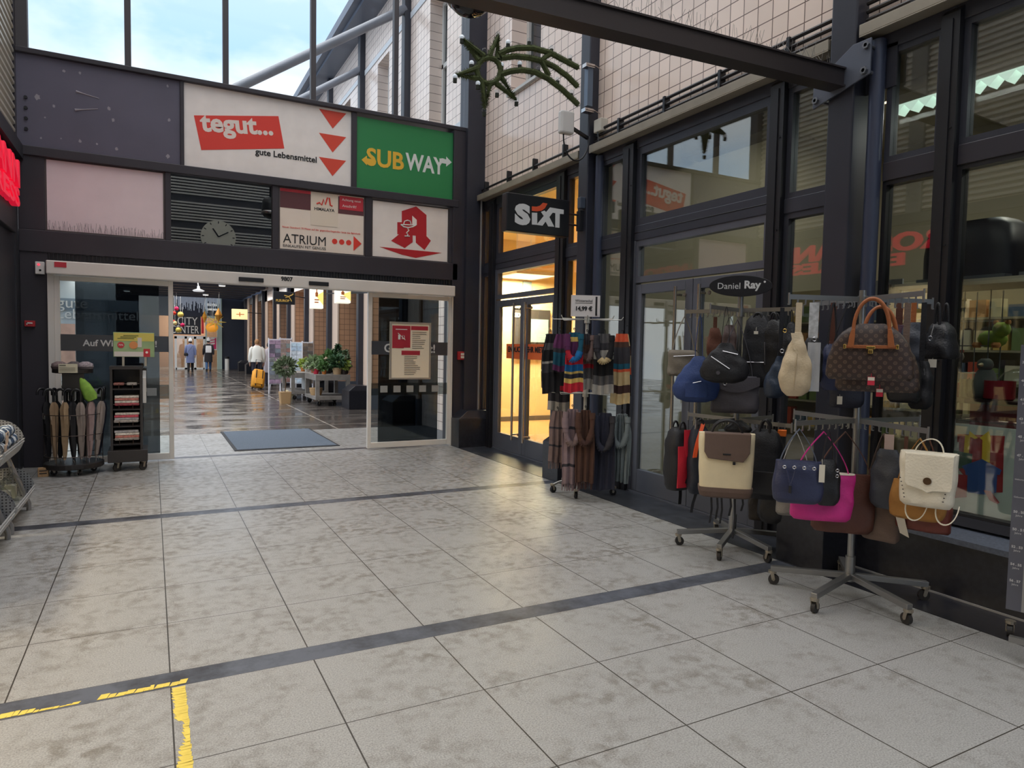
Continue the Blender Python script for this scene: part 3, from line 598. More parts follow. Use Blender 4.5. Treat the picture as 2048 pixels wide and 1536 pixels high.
# car rental sign on column bracket
t = thing('projecting_sign', 'black projecting sign with white lettering on column beside the lit office', 'sign', (4.47, 6.78, 2.83))
b = MB(); b.box(3.445, 4.262, 6.70, 6.82, 2.822, 3.24); b.build('sign_box', mat('sign_box_black', (22,22,28), 0.35), t, bevel=0.01)
def q2(px, py): v = PY(1000+px*200/1920, 380+py*200/1920, 6.698); return (v.x, v.z)
W2 = mat('letter_silver', (216,216,216), 0.5)
text('lettering', 'S', ((q2(295,0)[0]+q2(590,0)[0])/2, 6.698, (q2(440,265)[1]+q2(440,660)[1])/2-0.004), 0.3, W2, t, bold=0.02, ext=0.002, fit=q2(595,400)[0]-q2(295,400)[0], hfit=0.235)
def pf(pts, m, nm='lettering'): flat(nm, [q2(*p) for p in pts], 6.70, m, t, 0.005)
pf(((612,435),(712,440),(712,655),(700,668),(612,662)), W2)
pf(((712,655),(840,500),(785,420),(850,395),(885,425),(960,335),(1222,380),(1220,465),(1145,458),(1140,725),(1060,718),(1062,445),(1010,435),(945,520),(1040,705),(925,700),(875,605),(815,685),(700,668)), W2)
pf(((612,315),(700,320),(770,300),(825,245),(910,262),(860,350),(800,395),(710,410),(612,400)), mat('sign_orange', (226,88,50), 0.45), 'swoosh')
b = MB(); b.tube([(4.25,6.76,3.10),(4.42,6.76,3.10)], 0.011, 8); b.tube([(4.25,6.76,2.98),(4.42,6.76,2.98)], 0.011, 8); b.tube([(4.42,6.76,2.93),(4.42,6.76,3.14)], 0.012, 8); b.box(4.42, 4.475, 6.72, 6.80, 2.92, 3.15); b.build('bracket', BLACKM, t)
b = MB(); b.box(4.40, 4.47, 6.69, 6.76, 3.17, 3.30); b.build('junction_box', mat('box_bluegrey', (70,78,92), 0.4), t, bevel=0.008)
# access point and cable box on the same column
t = thing('wireless_unit', 'white rounded box with hanging cable mounted on column top', 'box', (4.30, 6.62, 3.9))
c0 = PY(1130, 247, 6.62); hw, hh = 0.085, 0.125
b = MB(); b.box(c0.x-hw, c0.x+hw, 6.55, 6.64, c0.z-hh, c0.z+hh); b.build('housing', mat('housing_white', (206,204,202), 0.45), t, bevel=0.02)
b = MB(); b.bar((c0.x+hw, 6.62, c0.z-0.03), (4.48, 6.69, c0.z-0.09), 0.035, 0.03); b.build('arm', BLACKM, t)
e0 = Vector((c0.x-0.03, 6.60, c0.z-hh)); b = MB(); b.tube(bez(e0, e0+Vector((0.0,0,-0.35)), e0+Vector((0.32,0,-0.38)), (4.46, 6.62, c0.z-0.09), 16), 0.009, 8); b.build('cable', BLACKM, t)
t = thing('junction_box', 'beige cable box behind the column above the sill', 'box', (4.56, 6.5, 3.86)); b = MB(); v = PX(1203, 252, 4.56); b.box(4.50, 4.60, v.y-0.07, v.y+0.07, v.z-0.075, v.z+0.07); b.build('housing', mat('box_beige', (196,190,178), 0.5), t, bevel=0.008)
b = MB(); b.tube([(4.51, v.y, v.z-0.07), (4.51, v.y-0.02, v.z-0.18), (4.53, v.y+0.1, v.z-0.22)], 0.008, 6); b.build('cable', BLACKM, t)
# hanging dome fixture
c0 = PD(940, 2, 5.2); t = thing('dome_fixture', 'dark glass dome fixture with chrome ring hanging at picture top', 'lamp', c0)
b = MB(); b.lathe([(0.02,0.32),(0.10,0.32),(0.155,0.26),(0.17,0.06),(0.17,0.02)], c0.x, c0.y, 28, c0.z); b.build('housing', BLACKM, t, smooth=True)
b = MB(); b.lathe([(0.17,0.0),(0.182,0.02),(0.182,0.045),(0.17,0.06)], c0.x, c0.y, 28, c0.z-0.02); b.build('ring', mat('chrome', (190,184,180), 0.12, 1.0), t, smooth=True)
b = MB(); b.lathe([(0.001,-0.10),(0.05,-0.096),(0.10,-0.075),(0.14,-0.04),(0.15,0.0)], c0.x, c0.y, 28, c0.z-0.01); b.build('dome', mat('dome_black_glass', (16,14,18), 0.08), t, smooth=True)
b = MB(); b.tube([(c0.x, c0.y, c0.z+0.3), (c0.x, c0.y, c0.z+3)], 0.02, 8); b.build('hanging_rod', BLACKM, t)
# comet decoration
t = thing('comet_decoration', 'green garland comet with white bulbs fixed to column beside the brick facade', 'decoration', (4.47, 6.62, 4.4))
YC = 6.60
def qc(px, py): return PY(880+px*360/2048, py*360/2048, YC)
GR = mat('fir_green', (66,76,40), 0.85, 0, 0.3, 20); rnd = random.Random(11)
def garland(name, pts, r=0.050):
    P = [qc(*p) for p in pts]; b = MB(); b.tube(P, r*0.62, 7)
    for a, c in zip(P, P[1:]):
        n = max(3, int((c-a).length/0.0011))
        for k in range(n):
            o = a.lerp(c, rnd.random()); d = Vector((rnd.gauss(0,1), rnd.gauss(0,1), rnd.gauss(0,1))).normalized(); d = (d+(c-a).normalized()*0.25).normalized()
            e = o+d*r*rnd.uniform(0.85,1.25); s = d.cross(Vector((0.3,0.8,0.5))).normalized()*0.0036
            v = [b.bm.verts.new(x) for x in (o-s, o+s, e)]; b._f(v)
    return b.build(name, GR, t)
ringp = [(555+135*math.cos(math.radians(a)), 805+150*math.sin(math.radians(a))) for a in range(0, 361, 30)]
garland('star_ring', ringp, 0.046)
for tip, b1, b2 in (((265,455),(440,680),(500,640)),((655,415),(560,640),(655,670)),((195,855),(430,770),(430,890)),((510,1220),(480,930),(570,950)),((850,1120),(640,950),(700,880))): garland('star_ray', (b1, tip, b2))
garland('comet_tail', ((660,620),(760,570),(880,545),(1050,545),(1250,600),(1400,680),(1570,770)))
garland('comet_tail', ((690,660),(850,640),(1000,655),(1150,690),(1300,760),(1450,870),(1565,985)))
garland('comet_tail', ((680,850),(800,810),(930,795),(1080,820),(1220,890),(1380,1010),(1570,1190)))
garland('comet_strut', ((1250,610),(1150,690),(1240,860)))
BULB = mat('bulb_frosted', (226,236,246), 0.25, emit=0.12)
for p in ((250,425),(360,715),(172,872),(432,948),(505,575),(658,385),(775,480),(700,735),(908,720),(1015,455),(505,1255),(650,1040),(870,1140),(1270,540),(1120,780),(1480,650),(1340,900),(1495,1045)):
    c0 = qc(*p); dim = p in ((658,385),(505,575),(1015,455),(505,1255),(650,1040),(870,1140),(1270,540),(1120,780),(1480,650),(1340,900),(1495,1045)); b = MB(); b.sphere(c0, 0.026, 12); bl = b.build('bulb', glass('bulb_clear', (0.9,0.93,0.95), 1.3, 0.8) if dim else BULB, t, smooth=True)
    b = MB(); b.tube([c0+Vector((0,0.004,-0.06)), c0+Vector((0,0,-0.018))], 0.022, 8); b.build('socket', mat('socket_dark', (34,40,30), 0.7), bl)
b = MB(); b.box(4.40, 4.47, 6.60, 6.67, qc(1600,1180).z, qc(1600,700).z); b.build('mounting_rail', mat('rail_bluegrey', (96,110,128), 0.4, 0.3), t)
for py in (720, 1235):
    v = qc(1590, py); b = MB(); b.box(4.36, 4.48, 6.58, 6.66, v.z-0.02, v.z+0.02); b.tube([(4.38,6.57,v.z),(4.48,6.57,v.z+0.0),(4.67,6.66,v.z)], 0.006, 6); b.build('clamp', mat('chrome', (0,0,0)), t)
# ================================================================== SHOP INTERIORS
# lit office behind the far doors
WARM = mat('warm_wall', (236,214,164), 0.8)
def room(name, x0, x1, y0, y1, h, wm_, fm, open_front=True, thick=0.06):
    b = MB(); b.box(x1, x1+thick, y0, y1, 0, h); b.box(x0, x1, y0-thick, y0, 0, h); b.box(x0, x1, y1, y1+thick, 0, h); struct('wall_'+name, b, wm_)
    b = MB(); b.box(x0, x1, y0, y1, h, h+0.05); struct('ceiling_'+name, b, wm_)
    b = MB(); b.box(x0, x1, y0, y1, -0.05, 0.002); struct('floor_'+name, b, fm)
room('office', 4.77, 9.2, 6.90, 12.54, 3.75, WARM, mat('office_floor', (196,150,100), 0.4, 0, 0.1, 2))
b = MB(); b.box(9.17, 9.2, 6.9, 12.54, 0.0, 0.10); b.box(4.77, 9.2, 12.51, 12.54, 0.0, 0.10); struct('baseboard_office', b, mat('baseboard_grey', (96,94,92), 0.5))
def ceiling_lamp(name, label, x0, x1, y0, y1, z, col, power, em, grp=None):
    t = thing(name, label, 'lamp', ((x0+x1)/2, (y0+y1)/2, z), 0, grp); b = MB(); b.box(x0, x1, y0, y1, z, z+0.06); b.build('housing', WHITE, t)
    b = MB(); b.box(x0+0.04, x1-0.04, y0+0.04, y1-0.04, z-0.008, z); b.build('diffuser', mat('diffuser_%s' % name, col, 0.4, emit=em), t)
    l = bpy.data.lights.new(name+'_light', 'AREA'); l.shape = 'RECTANGLE'; l.size = x1-x0-0.1; l.size_y = y1-y0-0.1; l.energy = power; l.color = [v for v in lin(col)[:3]]
    o = bpy.data.objects.new(name+'_light', l); C.objects.link(o); o.parent = t; o.matrix_basis = Matrix.Translation((0, 0, -0.03)); return t
ceiling_lamp('ceiling_panel', 'glowing flat ceiling panel in the lit office behind glass doors', 6.1, 7.0, 11.4, 12.35, 2.95, (255,236,196), 230, 1.6)
b = MB(); b.tube([(6.2,11.6,3.0),(6.2,11.6,3.75)], 0.01, 6); b.tube([(6.9,12.3,3.0),(6.9,12.3,3.75)], 0.01, 6); struct('lamp_hanger', b, WHITE)
# advert board, hand basin screen and notice in the office
t = thing('advert_board', 'dark advert board leaning inside the lit office', 'poster', (7, 12.9, 0.9))
v0, v1 = PY(1028, 622, 12.45), PY(1092, 718, 12.45)
b = MB(); b.box(v0.x, v1.x+0.1, 12.48, 12.505, v1.z, v0.z+0.05); b.build('board', mat('advert_dark', (62,58,56), 0.5), t)
b = MB(); b.box(v0.x+0.25, v1.x+0.05, 12.465, 12.48, v1.z+0.35, v0.z-0.15); b.build('print', mat('advert_blue', (150,176,186), 0.5), t)
text('lettering', 'SiXT', (v0.x+0.15, 12.462, v0.z-0.08), 0.2, LW2, t, bold=0.006, fit=0.24)
t = thing('window_banner', 'orange banner with dark capitals inside the office glass door', 'banner', (4.72, 8.2, 1.4))
b = MB(); b.box(4.632, 4.637, 7.66, 8.93, PX(1040,718,4.63).z, PX(1040,688,4.63).z); b.build('sheet', mat('banner_orange', (238,110,48), 0.6), t)
text('lettering', 'ENDLICH MEHR MIETEN', (4.631, 8.30, (PX(1040,718,4.63).z+PX(1040,688,4.63).z)/2+0.03), 0.1, INK, t, u=(0,-1,0), bold=0.003, fit=1.15)
t = thing('wall_notice', 'grey blue notice sheet hanging high in the lit office', 'notice', (7, 12.97, 2.4)); v = PY(1055, 575, 12.5); b = MB(); b.box(v.x-0.1, v.x+0.1, 12.5, 12.535, v.z-0.16, v.z+0.12); b.build('sheet', mat('notice_bluegrey', (128,146,150), 0.6), t)
# gift shop behind the near doors and display windows
SHOPF = mat('shop_floor', (120,112,100), 0.5); SHOPW = mat('shop_wall', (156,152,134), 0.85)
room('shop', 4.76, 9.8, -6.5, 6.75, 4.6, SHOPW, SHOPF)
# wall with daylight doorway at the back of shop
WIN2 = mat('far_daylight', (206,222,228), 0.5, emit=0.75)
WN[0] += 1; b = MB(); vA, vB = PX(1975, 585, 9.7), PX(2030, 725, 9.7); b.box(9.74, 9.78, vB.y, vA.y, vB.z, vA.z+0.1); o = struct('window_%d' % WN[0], b, WIN2)
b = MB(); frame_rect(b, 9.70, 9.79, vB.y-0.1, vA.y+0.1, vB.z-0.1, vA.z+0.25, 0.1); b.build('window_frame', mat('beech', (170,158,132), 0.6), o)
# mezzanine beam and shelf edge
b = MB(); b.box(5.9, 6.2, -6, 6.7, 3.95, 4.25); struct('shop_beam', b, mat('shop_beam', (120,114,102), 0.8))
GRP = 'strip lights in the gift shop'
for i, (y0, y1, lab) in enumerate(((2.2, 3.98, 'pleated white strip light seen through the tall display window'), (-0.5, 1.7, 'pleated white strip light beyond the right picture edge'))):
    t = thing('strip_light', lab, 'lamp', (6.0, (y0+y1)/2, 3.70), 0, GRP); b = MB(); b.box(5.93, 6.07, y0, y1, 3.78, 3.86); b.build('housing', WHITE, t)
    b = MB(); n = int((y1-y0)/0.12)
    for k in range(n):
        y = y0+(y1-y0)*k/n; w = (y1-y0)/n
        b.hexa([(5.94,y,3.77),(6.06,y,3.77),(6.06,y+w,3.77),(5.94,y+w,3.77),(5.94,y,3.78),(6.06,y,3.78),(6.06,y+w,3.78),(5.94,y+w,3.78)]); b.prism([(y,3.77),(y+w,3.77),(y+w/2,3.70)], ((5.94,0,0),(0,1,0),(0,0,1)), 0.12)
    b.build('louvre', mat('louvre_glow', (214,240,226), 0.5, emit=0.75), t)
    l = bpy.data.lights.new('strip_lamp', 'AREA'); l.shape = 'RECTANGLE'; l.size = 0.12; l.size_y = y1-y0; l.energy = 9; l.color = (0.95, 1, 0.95); o = bpy.data.objects.new('strip_lamp', l); C.objects.link(o); o.parent = t; o.matrix_basis = Matrix.Translation((0, 0, -0.05))
def shop_lamp(x, y, z, p):
    t = thing('spot_lamp', 'flat ceiling lamp deep inside the gift shop', 'lamp', (x, y, z), 0, 'ceiling lamps of the gift shop'); b = MB(); b.box(x-0.3, x+0.3, y-0.3, y+0.3, z, z+0.05); b.build('housing', WHITE, t)
    b = MB(); b.box(x-0.26, x+0.26, y-0.26, y+0.26, z-0.01, z); b.build('diffuser', mat('shop_diffuser', (255,236,196), 0.4, emit=1.2), t)
    l = bpy.data.lights.new('spot_lamp_light', 'AREA'); l.size = 0.5; l.energy = p; l.color = (1, 0.92, 0.78); o = bpy.data.objects.new('spot_lamp_light', l); C.objects.link(o); o.parent = t; o.matrix_basis = Matrix.Translation((0, 0, -0.04))
for (x, y) in ((7.2, 2.9), (7.2, 0.6), (7.4, 5.3)): shop_lamp(x, y, 4.5, 20)
# covered display shelf above the window goods
t = thing('display_shelf', 'pale shelf board with black covered crates behind near window', 'shelf', (5.1, 2.3, 2.05))
b = MB(); b.box(4.85, 5.35, 0.4, 3.15, 2.02, 2.06); b.build('board', mat('shelf_board', (176,172,158), 0.6), t)
def blob_crate(y0, y1, z1, lab):
    t = thing('covered_crate', lab, 'crate', (5.1, (y0+y1)/2, 2.065)); b = MB(); b.loft([(2.065,0.20,(y1-y0)/2),(2.25,0.205,(y1-y0)/2),(z1-0.06,0.195,(y1-y0)/2-0.02),(z1,0.15,(y1-y0)/2-0.09)], 28, 5)
    for v in b.bm.verts: v.co.x += 5.1; v.co.y += (y0+y1)/2
    b.build('cover', mat('cover_black', (30,31,38), 0.45, 0, 0.15, 4), t, smooth=True)
    b = MB(); b.box(4.88, 5.32, y0+0.01, y1-0.01, 2.063, 2.085); b.build('rim', mat('rim_plastic', (92,96,102), 0.3), t)
blob_crate(2.42, 3.02, 2.47, 'black cloth covered crate on shelf, behind window beside drainpipe'); blob_crate(1.72, 2.36, 2.47, 'black cloth covered crate on shelf, right of the thick window bar'); blob_crate(1.0, 1.66, 2.45, 'black cloth covered crate on shelf at right picture edge')
# white display walls and signs inside
t = thing('price_board', 'white panel hanging inside the near window', 'board', (6.2, 3.2, 1.8)); v0, v1 = PX(1805, 565, 6.2), PX(1872, 600, 6.2); b = MB(); b.box(6.2, 6.22, v1.y, v0.y, v1.z-0.05, v0.z); b.build('panel', mat('board_cream', (216,210,178), 0.6), t)
t = thing('info_board', 'grey panel with small print behind the near window', 'board', (5.9, 3.6, 1.8)); v0, v1 = PX(1745, 562, 5.9), PX(1802, 618, 5.9); b = MB(); b.box(5.9, 5.92, v1.y, v0.y, v1.z, v0.z); b.build('panel', mat('board_grey', (140,142,140), 0.6), t)
text('lettering', 'wall-', (5.897, (v0.y+v1.y)/2, v0.z-0.07), 0.08, INK, t, u=(0,-1,0), fit=0.13)
# gift poster inside the display window
t = thing('window_poster', 'pale window poster with drawn red and blue gift boxes', 'poster', (4.69, 2.0, 0.52))
b = MB(); b.box(4.69, 4.70, 0.9, 2.60, 0.53, 1.10); b.build('sheet', mat('poster_pale', (196,208,204), 0.6), t)
def up(px, py): v = PX(px, py, 4.688); return (v.y, v.z)
def pflat(nm, pts, m, dx=0.0):
    b = MB(); b.prism([up(*p) for p in pts], ((4.688-dx, 0, 0), (0,1,0), (0,0,1)), 0.0015); return b.build(nm, m, t)
GRD, GYL, GBL, GGN = mat('gift_red', (158,26,42), 0.5), mat('gift_yellow', (236,204,52), 0.5), mat('gift_blue', (34,84,160), 0.5), mat('gift_green', (30,86,70), 0.5)
pflat('red_gift', ((1918,874),(2008,880),(2005,985),(1960,985),(1918,940)), GRD); pflat('red_lid', ((1915,868),(2010,872),(2008,892),(1915,884)), GRD, 0.002)
pflat('yellow_ribbon', ((1931,870),(1941,871),(1938,906),(1928,905)), GYL, 0.004); pflat('yellow_ribbon', ((1966,873),(1982,874),(1980,925),(1964,922)), GYL, 0.004)
for pts in (((1957,876),(1940,862),(1938,872),(1950,878)), ((1960,876),(1978,862),(1982,874),(1966,880))): pflat('ribbon_bow', pts, GYL, 0.005)
pflat('blue_gift', ((1930,936),(1995,946),(1993,985),(1978,990),(1936,985)), GBL, 0.004); pflat('blue_lid', ((1924,932),(1965,918),(2004,940),(2000,950),(1930,940)), GBL, 0.006)
pflat('green_gift', ((1905,900),(1945,908),(1943,935),(1905,938)), GGN, 0.003)
pflat('red_gift', ((1890,946),(1936,950),(1934,994),(1890,998)), GRD, 0.007); pflat('red_ribbon', ((1968,980),(1982,982),(2000,1005),(1996,1008),(1980,1000)), GRD, 0.007)
# red display counter with goods behind the poster
t = thing('display_counter', 'dark red display counter inside the near shop window', 'counter', (5.2, 1.9, 0)); b = MB(); b.box(5.0, 5.45, 0.6, 2.66, 0, 1.22); b.build('body', mat('counter_red', (112,18,32), 0.5), t)
b = MB(); b.box(4.96, 5.48, 0.58, 2.68, 1.22, 1.25); b.build('top', mat('counter_edge', (52,36,34), 0.4), t)
t = thing('glass_shelf', 'glass shelf with small goods low behind the near window', 'shelf', (4.85, 1.9, 1.12)); b = MB(); b.box(4.74, 4.96, 0.6, 2.66, 1.115, 1.125); b.build('glass_board', glass('shelf_glass', (0.7,0.78,0.76), 1.5, 0.9), t)
def pot(name, lab, y, x, r, h, m, cat='candle', z=1.251, grp=None):
    t = thing(name, lab, cat, (x, y, z), 0, grp); b = MB(); b.lathe([(r*0.85,0),(r,0.01),(r,h),(r*0.9,h),(r*0.88,h-0.01)], x, y, 18, z); b.build('body', m, t, smooth=True)
    b = MB(); b.tube([(x,y,z+h-0.015),(x,y,z+h+0.012)], 0.003, 5); b.build('wick', INK, t); return t
CR = mat('candle_red', (150,22,36), 0.4); GD = mat('gold_glass', (176,166,120), 0.2, 0.8)
def onc(px, X=5.1): return PX(px, 730, X).y
pot('candle', 'dark red candle on counter beside the gold cup', onc(1918), 5.08, 0.05, 0.10, CR); pot('candle_cup', 'shiny gold cup on counter between red candle and bird figure', onc(1943), 5.08, 0.06, 0.13, GD); pot('candle', 'large dark red candle at right end of the counter', onc(2005), 5.08, 0.09, 0.13, CR)
pot('candle_cup', 'gold cup on the low glass shelf', PX(1912,780,4.85).y, 4.85, 0.045, 0.10, GD, z=1.126)
t = thing('bird_figure', 'grey penguin shaped figure standing on red counter', 'figure', (5.1, onc(1972), 1.251)); b = MB(); b.loft([(0,0.05,0.05),(0.03,0.075,0.07),(0.10,0.08,0.075),(0.17,0.06,0.06),(0.2,0.045,0.045)], 16, 2); b.build('body', mat('figure_grey', (92,98,96), 0.7), t, world=False, smooth=True)
b = MB(); b.sphere((-0.01,0,0.235), 0.05, 12); b.build('head', mat('figure_grey', (0,0,0)), t, world=False, smooth=True); b = MB(); b.lathe([(0.016,0),(0.001,0.05)], 0, 0, 8); b.bm.transform(Matrix.Translation((-0.05,0,0.235)) @ Matrix.Rotation(-PI/2, 4, 'Y')); b.build('beak', mat('beak_cream', (214,200,160), 0.6), t, world=False)
t = thing('glass_bowl', 'large clear glass dome on counter behind bird figure', 'bowl', (5.2, onc(2000, 5.3)-0.18, 1.251)); b = MB(); b.lathe([(0.14,0),(0.15,0.05),(0.14,0.12),(0.10,0.18),(0.04,0.21),(0.005,0.215)], 0, 0, 20); b.build('dome', glass('bowl_glass', (0.82,0.86,0.84), 1.5, 0.9), t, world=False, smooth=True)
# wire rack with plush toys
t = thing('wire_rack', 'black wire rack holding plush toys behind the near window', 'rack', (5.35, 2.62, 1.25)); yr0, yr1 = onc(1985, 5.35), onc(1885, 5.35)
b = MB()
for y in (yr0, (yr0+yr1)/2, yr1):
    for x in (5.28, 5.44): b.tube([(x,y,1.25),(x,y,2.02)], 0.005, 6)
for z in (1.42, 1.62, 1.80):
    for x in (5.28,5.32,5.36,5.40,5.44): b.tube([(x,yr0,z),(x,yr1,z)], 0.003, 5)
b.build('frame', mat('wire_chrome', (140,144,146), 0.3, 0.7), t)
def plush(lab, y, z, m, m2, s=1.0):
    t = thing('plush_toy', lab, 'toy', (5.36, y, z)); b = MB(); b.sphere((0,0,0.055*s), 0.06*s, 12, 1, 1.3, 0.9); b.build('body', m, t, world=False, smooth=True)
    b = MB(); b.sphere((-0.03*s,-0.06*s,0.11*s), 0.045*s, 12); h = b.build('head', m, t, world=False, smooth=True)
    for sy in (-1, 1): b = MB(); b.sphere((-0.03*s,-0.06*s+sy*0.032*s,0.15*s), 0.016*s, 8); b.build('ear', m2, h, world=False, smooth=True)
    for sy in (-1, 1): b = MB(); b.sphere((-0.06*s, sy*0.05*s, 0.02*s), 0.022*s, 8, 1.6); b.build('paw', m2, t, world=False, smooth=True)
ym = (yr0+yr1)/2
plush('brown and yellow plush toy on middle wire shelf', ym+0.16, 1.629, mat('plush_brown', (128,84,44), 0.9), mat('plush_yellow', (224,172,60), 0.9), 1.1); plush('green plush toy with orange paws hanging off wire rack end', ym-0.16, 1.60, mat('plush_green', (146,172,60), 0.9), mat('plush_orange', (206,140,80), 0.9), 1.25)
plush('cream plush toy on the top wire shelf', ym+0.12, 1.809, mat('plush_cream', (206,194,160), 0.9), mat('plush_cream2', (196,176,130), 0.9), 1.0); plush('grey and white plush toy on lowest wire shelf', ym+0.12, 1.429, mat('plush_grey', (150,146,138), 0.9), mat('plush_pink', (214,140,130), 0.9), 1.0)
# wall shelving with small boxes and figures further inside
t = thing('goods_shelf', 'tall shelf unit with rows of small boxes inside gift shop', 'shelf', (7.0, 4.4, 0))
b = MB()
for z in (0.7, 1.0, 1.3, 1.6, 1.9): b.box(6.7, 7.1, 3.1, 6.2, z-0.02, z)
b.box(7.08, 7.12, 3.1, 6.2, 0, 2.3); b.build('boards', mat('goods_board', (170,160,132), 0.6), t)
rnd = random.Random(4); bc = [(214,176,96),(196,84,60),(220,206,160),(120,140,80),(206,150,90),(90,110,130),(230,220,190)]
for z in (0.7, 1.0, 1.3, 1.6, 1.9):
    y = 3.16; k = 0
    while y < 6.1:
        w = rnd.uniform(0.09, 0.15); h = rnd.uniform(0.10, 0.2); c = rnd.choice(bc)
        o = MB().box(6.72, 6.72+w, y, y+w, z+0.002, z+h).build('gift_box', mat('gift_box_%d_%d_%d' % c, c, 0.6), None)
        tag(o, 'small boxed gift in the rows on the shop shelf', 'box', 'boxed gifts on the shop shelves'); y += w+rnd.uniform(0.02, 0.06)
# ================================================================== SALES RACKS WITH BAGS AND SCARVES
CHR = mat('rack_silver', (150,150,150), 0.32, 0.75); CHRW = mat('rack_pale', (206,204,198), 0.4, 0.2); RUB = mat('caster_rubber', (46,44,44), 0.6); PLATE = mat('caster_zinc', (168,160,146), 0.35, 0.7)
RH = Vector((RR.x, RR.y, 0)).normalized(); FH = Vector((FF.x, FF.y, 0)).normalized()
def caster(x, y, ang, parent, r=0.034, m=RUB):
    d = Vector((math.cos(ang), math.sin(ang), 0)); s = Vector((-d.y, d.x, 0)); c = Vector((x, y, r))
    b = MB(); b.tube([c-s*0.012, c+s*0.012], r, 16); w = b.build('caster_wheel', m, parent, smooth=False)
    b = MB(); b.bar(c+s*0.018, c+s*0.018+Vector((0,0,r+0.012))+d*0.01, 0.004, 0.022, d); b.bar(c-s*0.018, c-s*0.018+Vector((0,0,r+0.012))+d*0.01, 0.004, 0.022, d)
    b.tube([c+Vector((0,0,r+0.008))+d*0.01, c+Vector((0,0,r+0.024))+d*0.01], 0.026, 12); b.tube([c-s*0.02, c+s*0.02], 0.008, 8); b.build('caster_fork', PLATE, w)
def star_base(t, x, y, angs, rad, zc=0.105, w=0.04, m=CHR):
    for a in angs:
        a = math.radians(a); e = Vector((x+rad*math.cos(a), y+rad*math.sin(a), 0)); b = MB()
        b.bar((x+0.02*math.cos(a), y+0.02*math.sin(a), zc+0.03), (e.x, e.y, zc), w, 0.035); l = b.build('base_leg', m, t, bevel=0.003)
        caster(e.x-0.02*math.cos(a), e.y-0.02*math.sin(a), a, l)
def hang_bar(t, x, y, z, ang, ln, m=CHR, nt=9):
    d = RH*math.cos(math.radians(ang))+FH*math.sin(math.radians(ang)); o = Vector((x, y, z)); b = MB()
    b.bar(o, o+d*ln, 0.008, 0.03)
    for k in range(nt): q = o+d*(0.07+(ln-0.075)*k/(nt-1)); b.bar(q+Vector((0,0,-0.014)), q+Vector((0,0,-0.045)), 0.006, 0.008, d); b.bar(q+Vector((0,0,-0.045)), q+d*0.014+Vector((0,0,-0.045)), 0.006, 0.006)
    b.tube([o+d*ln+Vector((0,0,-0.05)), o+d*ln+Vector((0,0,0.025))], 0.006, 8)
    return b.build('hanger_bar', m, t)
def floor_rack(label, x, y, ztop, base, rad, tiers):
    t = thing('bag_rack', label, 'rack', (x, y, 0), 0, 'wheeled sales racks for bags'); b = MB(); b.tube([(x,y,0.10),(x,y,ztop)], 0.021, 16); b.tube([(x,y,0.10),(x,y,0.26)], 0.03, 16); b.build('pole', CHR, t, smooth=True)
    star_base(t, x, y, base, rad)
    for z, angs, ln in tiers:
        b = MB(); b.tube([(x,y,z-0.05),(x,y,z+0.02)], 0.028, 16); b.build('collar', CHR, t)
        for a in angs: hang_bar(t, x, y, z, a, ln)
    return t
R3 = floor_rack('silver wheeled rack of handbags nearest the camera beside window bench', 3.92, 2.75, 1.94, (126,192,257,-34,42), 0.47, ((1.885,(10,100,190,-80),0.50),(1.125,(20,110,206,-76),0.54)))
R2 = floor_rack('silver wheeled rack of bags with oval brand board in front of shop door', 4.05, 3.87, 1.98, (149,212,262,-28,62), 0.43, ((1.865,(-44,46,136,226),0.48),(1.01,(35,125,215,305),0.48)))
# oval board on the middle rack
c0 = PD(1481, 572, 5.24); b = MB(); b.tube([(4.05,3.87,1.97),(4.05,3.87,c0.z-0.03)], 0.012, 8); b.build('sign_post', CHR, R2)
rz = -0.75; u = Vector((math.cos(rz), math.sin(rz), 0)); n = u.cross(Vector((0,0,1)))
b = MB(); b.prism([(0.232*math.cos(2*PI*k/40), 0.082*math.sin(2*PI*k/40)) for k in range(40)], (c0, u, (0,0,1)), 0.012); ob = b.build('oval_board', mat('oval_black', (30,28,32), 0.4), R2, bevel=0.003)
text('lettering', 'Daniel', c0+n*0.013-u*0.085, 0.085, W2, ob, u=u, ext=0.001, fit=0.165); text('lettering', 'Ray', c0+n*0.013+u*0.088, 0.085, W2, ob, u=u, bold=0.003, ext=0.001, fit=0.12)
b = MB(); q = c0+n*0.012+u*0.174+Vector((0,0,0.03)); b.tube([q, q+n*0.002], 0.008, 12); b.build('mark', W2, ob)

PROF = {
 'tote': [(0,.80,.55),(.02,.88,.85),(.10,.93,1),(.5,.97,1),(.9,1,.75),(1,1,.55)],
 'hobo': [(0,.45,.4),(.03,.7,.7),(.12,.92,.95),(.3,1,1),(.5,.9,.9),(.72,.62,.65),(.9,.34,.42),(1,.2,.3)],
 'bucket': [(0,.74,.6),(.03,.86,.85),(.10,.95,1),(.35,1,1),(.8,.9,.85),(1,.88,.6)],
 'pack': [(0,.72,.65),(.03,.88,.9),(.12,.97,1),(.5,1,1),(.78,.95,.9),(.93,.78,.7),(1,.5,.4)],
 'pouch': [(0,.9,.5),(.03,.97,.85),(.1,1,1),(.85,1,.9),(.97,.95,.6),(1,.88,.3)],
 'dome': [(0,.92,.8),(.02,.98,.95),(.08,1,1),(.35,.97,.97),(.6,.88,.85),(.8,.72,.7),(.93,.5,.5),(1,.3,.3)],
 'slim': [(0,.6,.5),(.04,.85,.8),(.2,1,1),(.6,.95,.9),(.9,.7,.6),(1,.5,.4)],
}
BAGG = {}
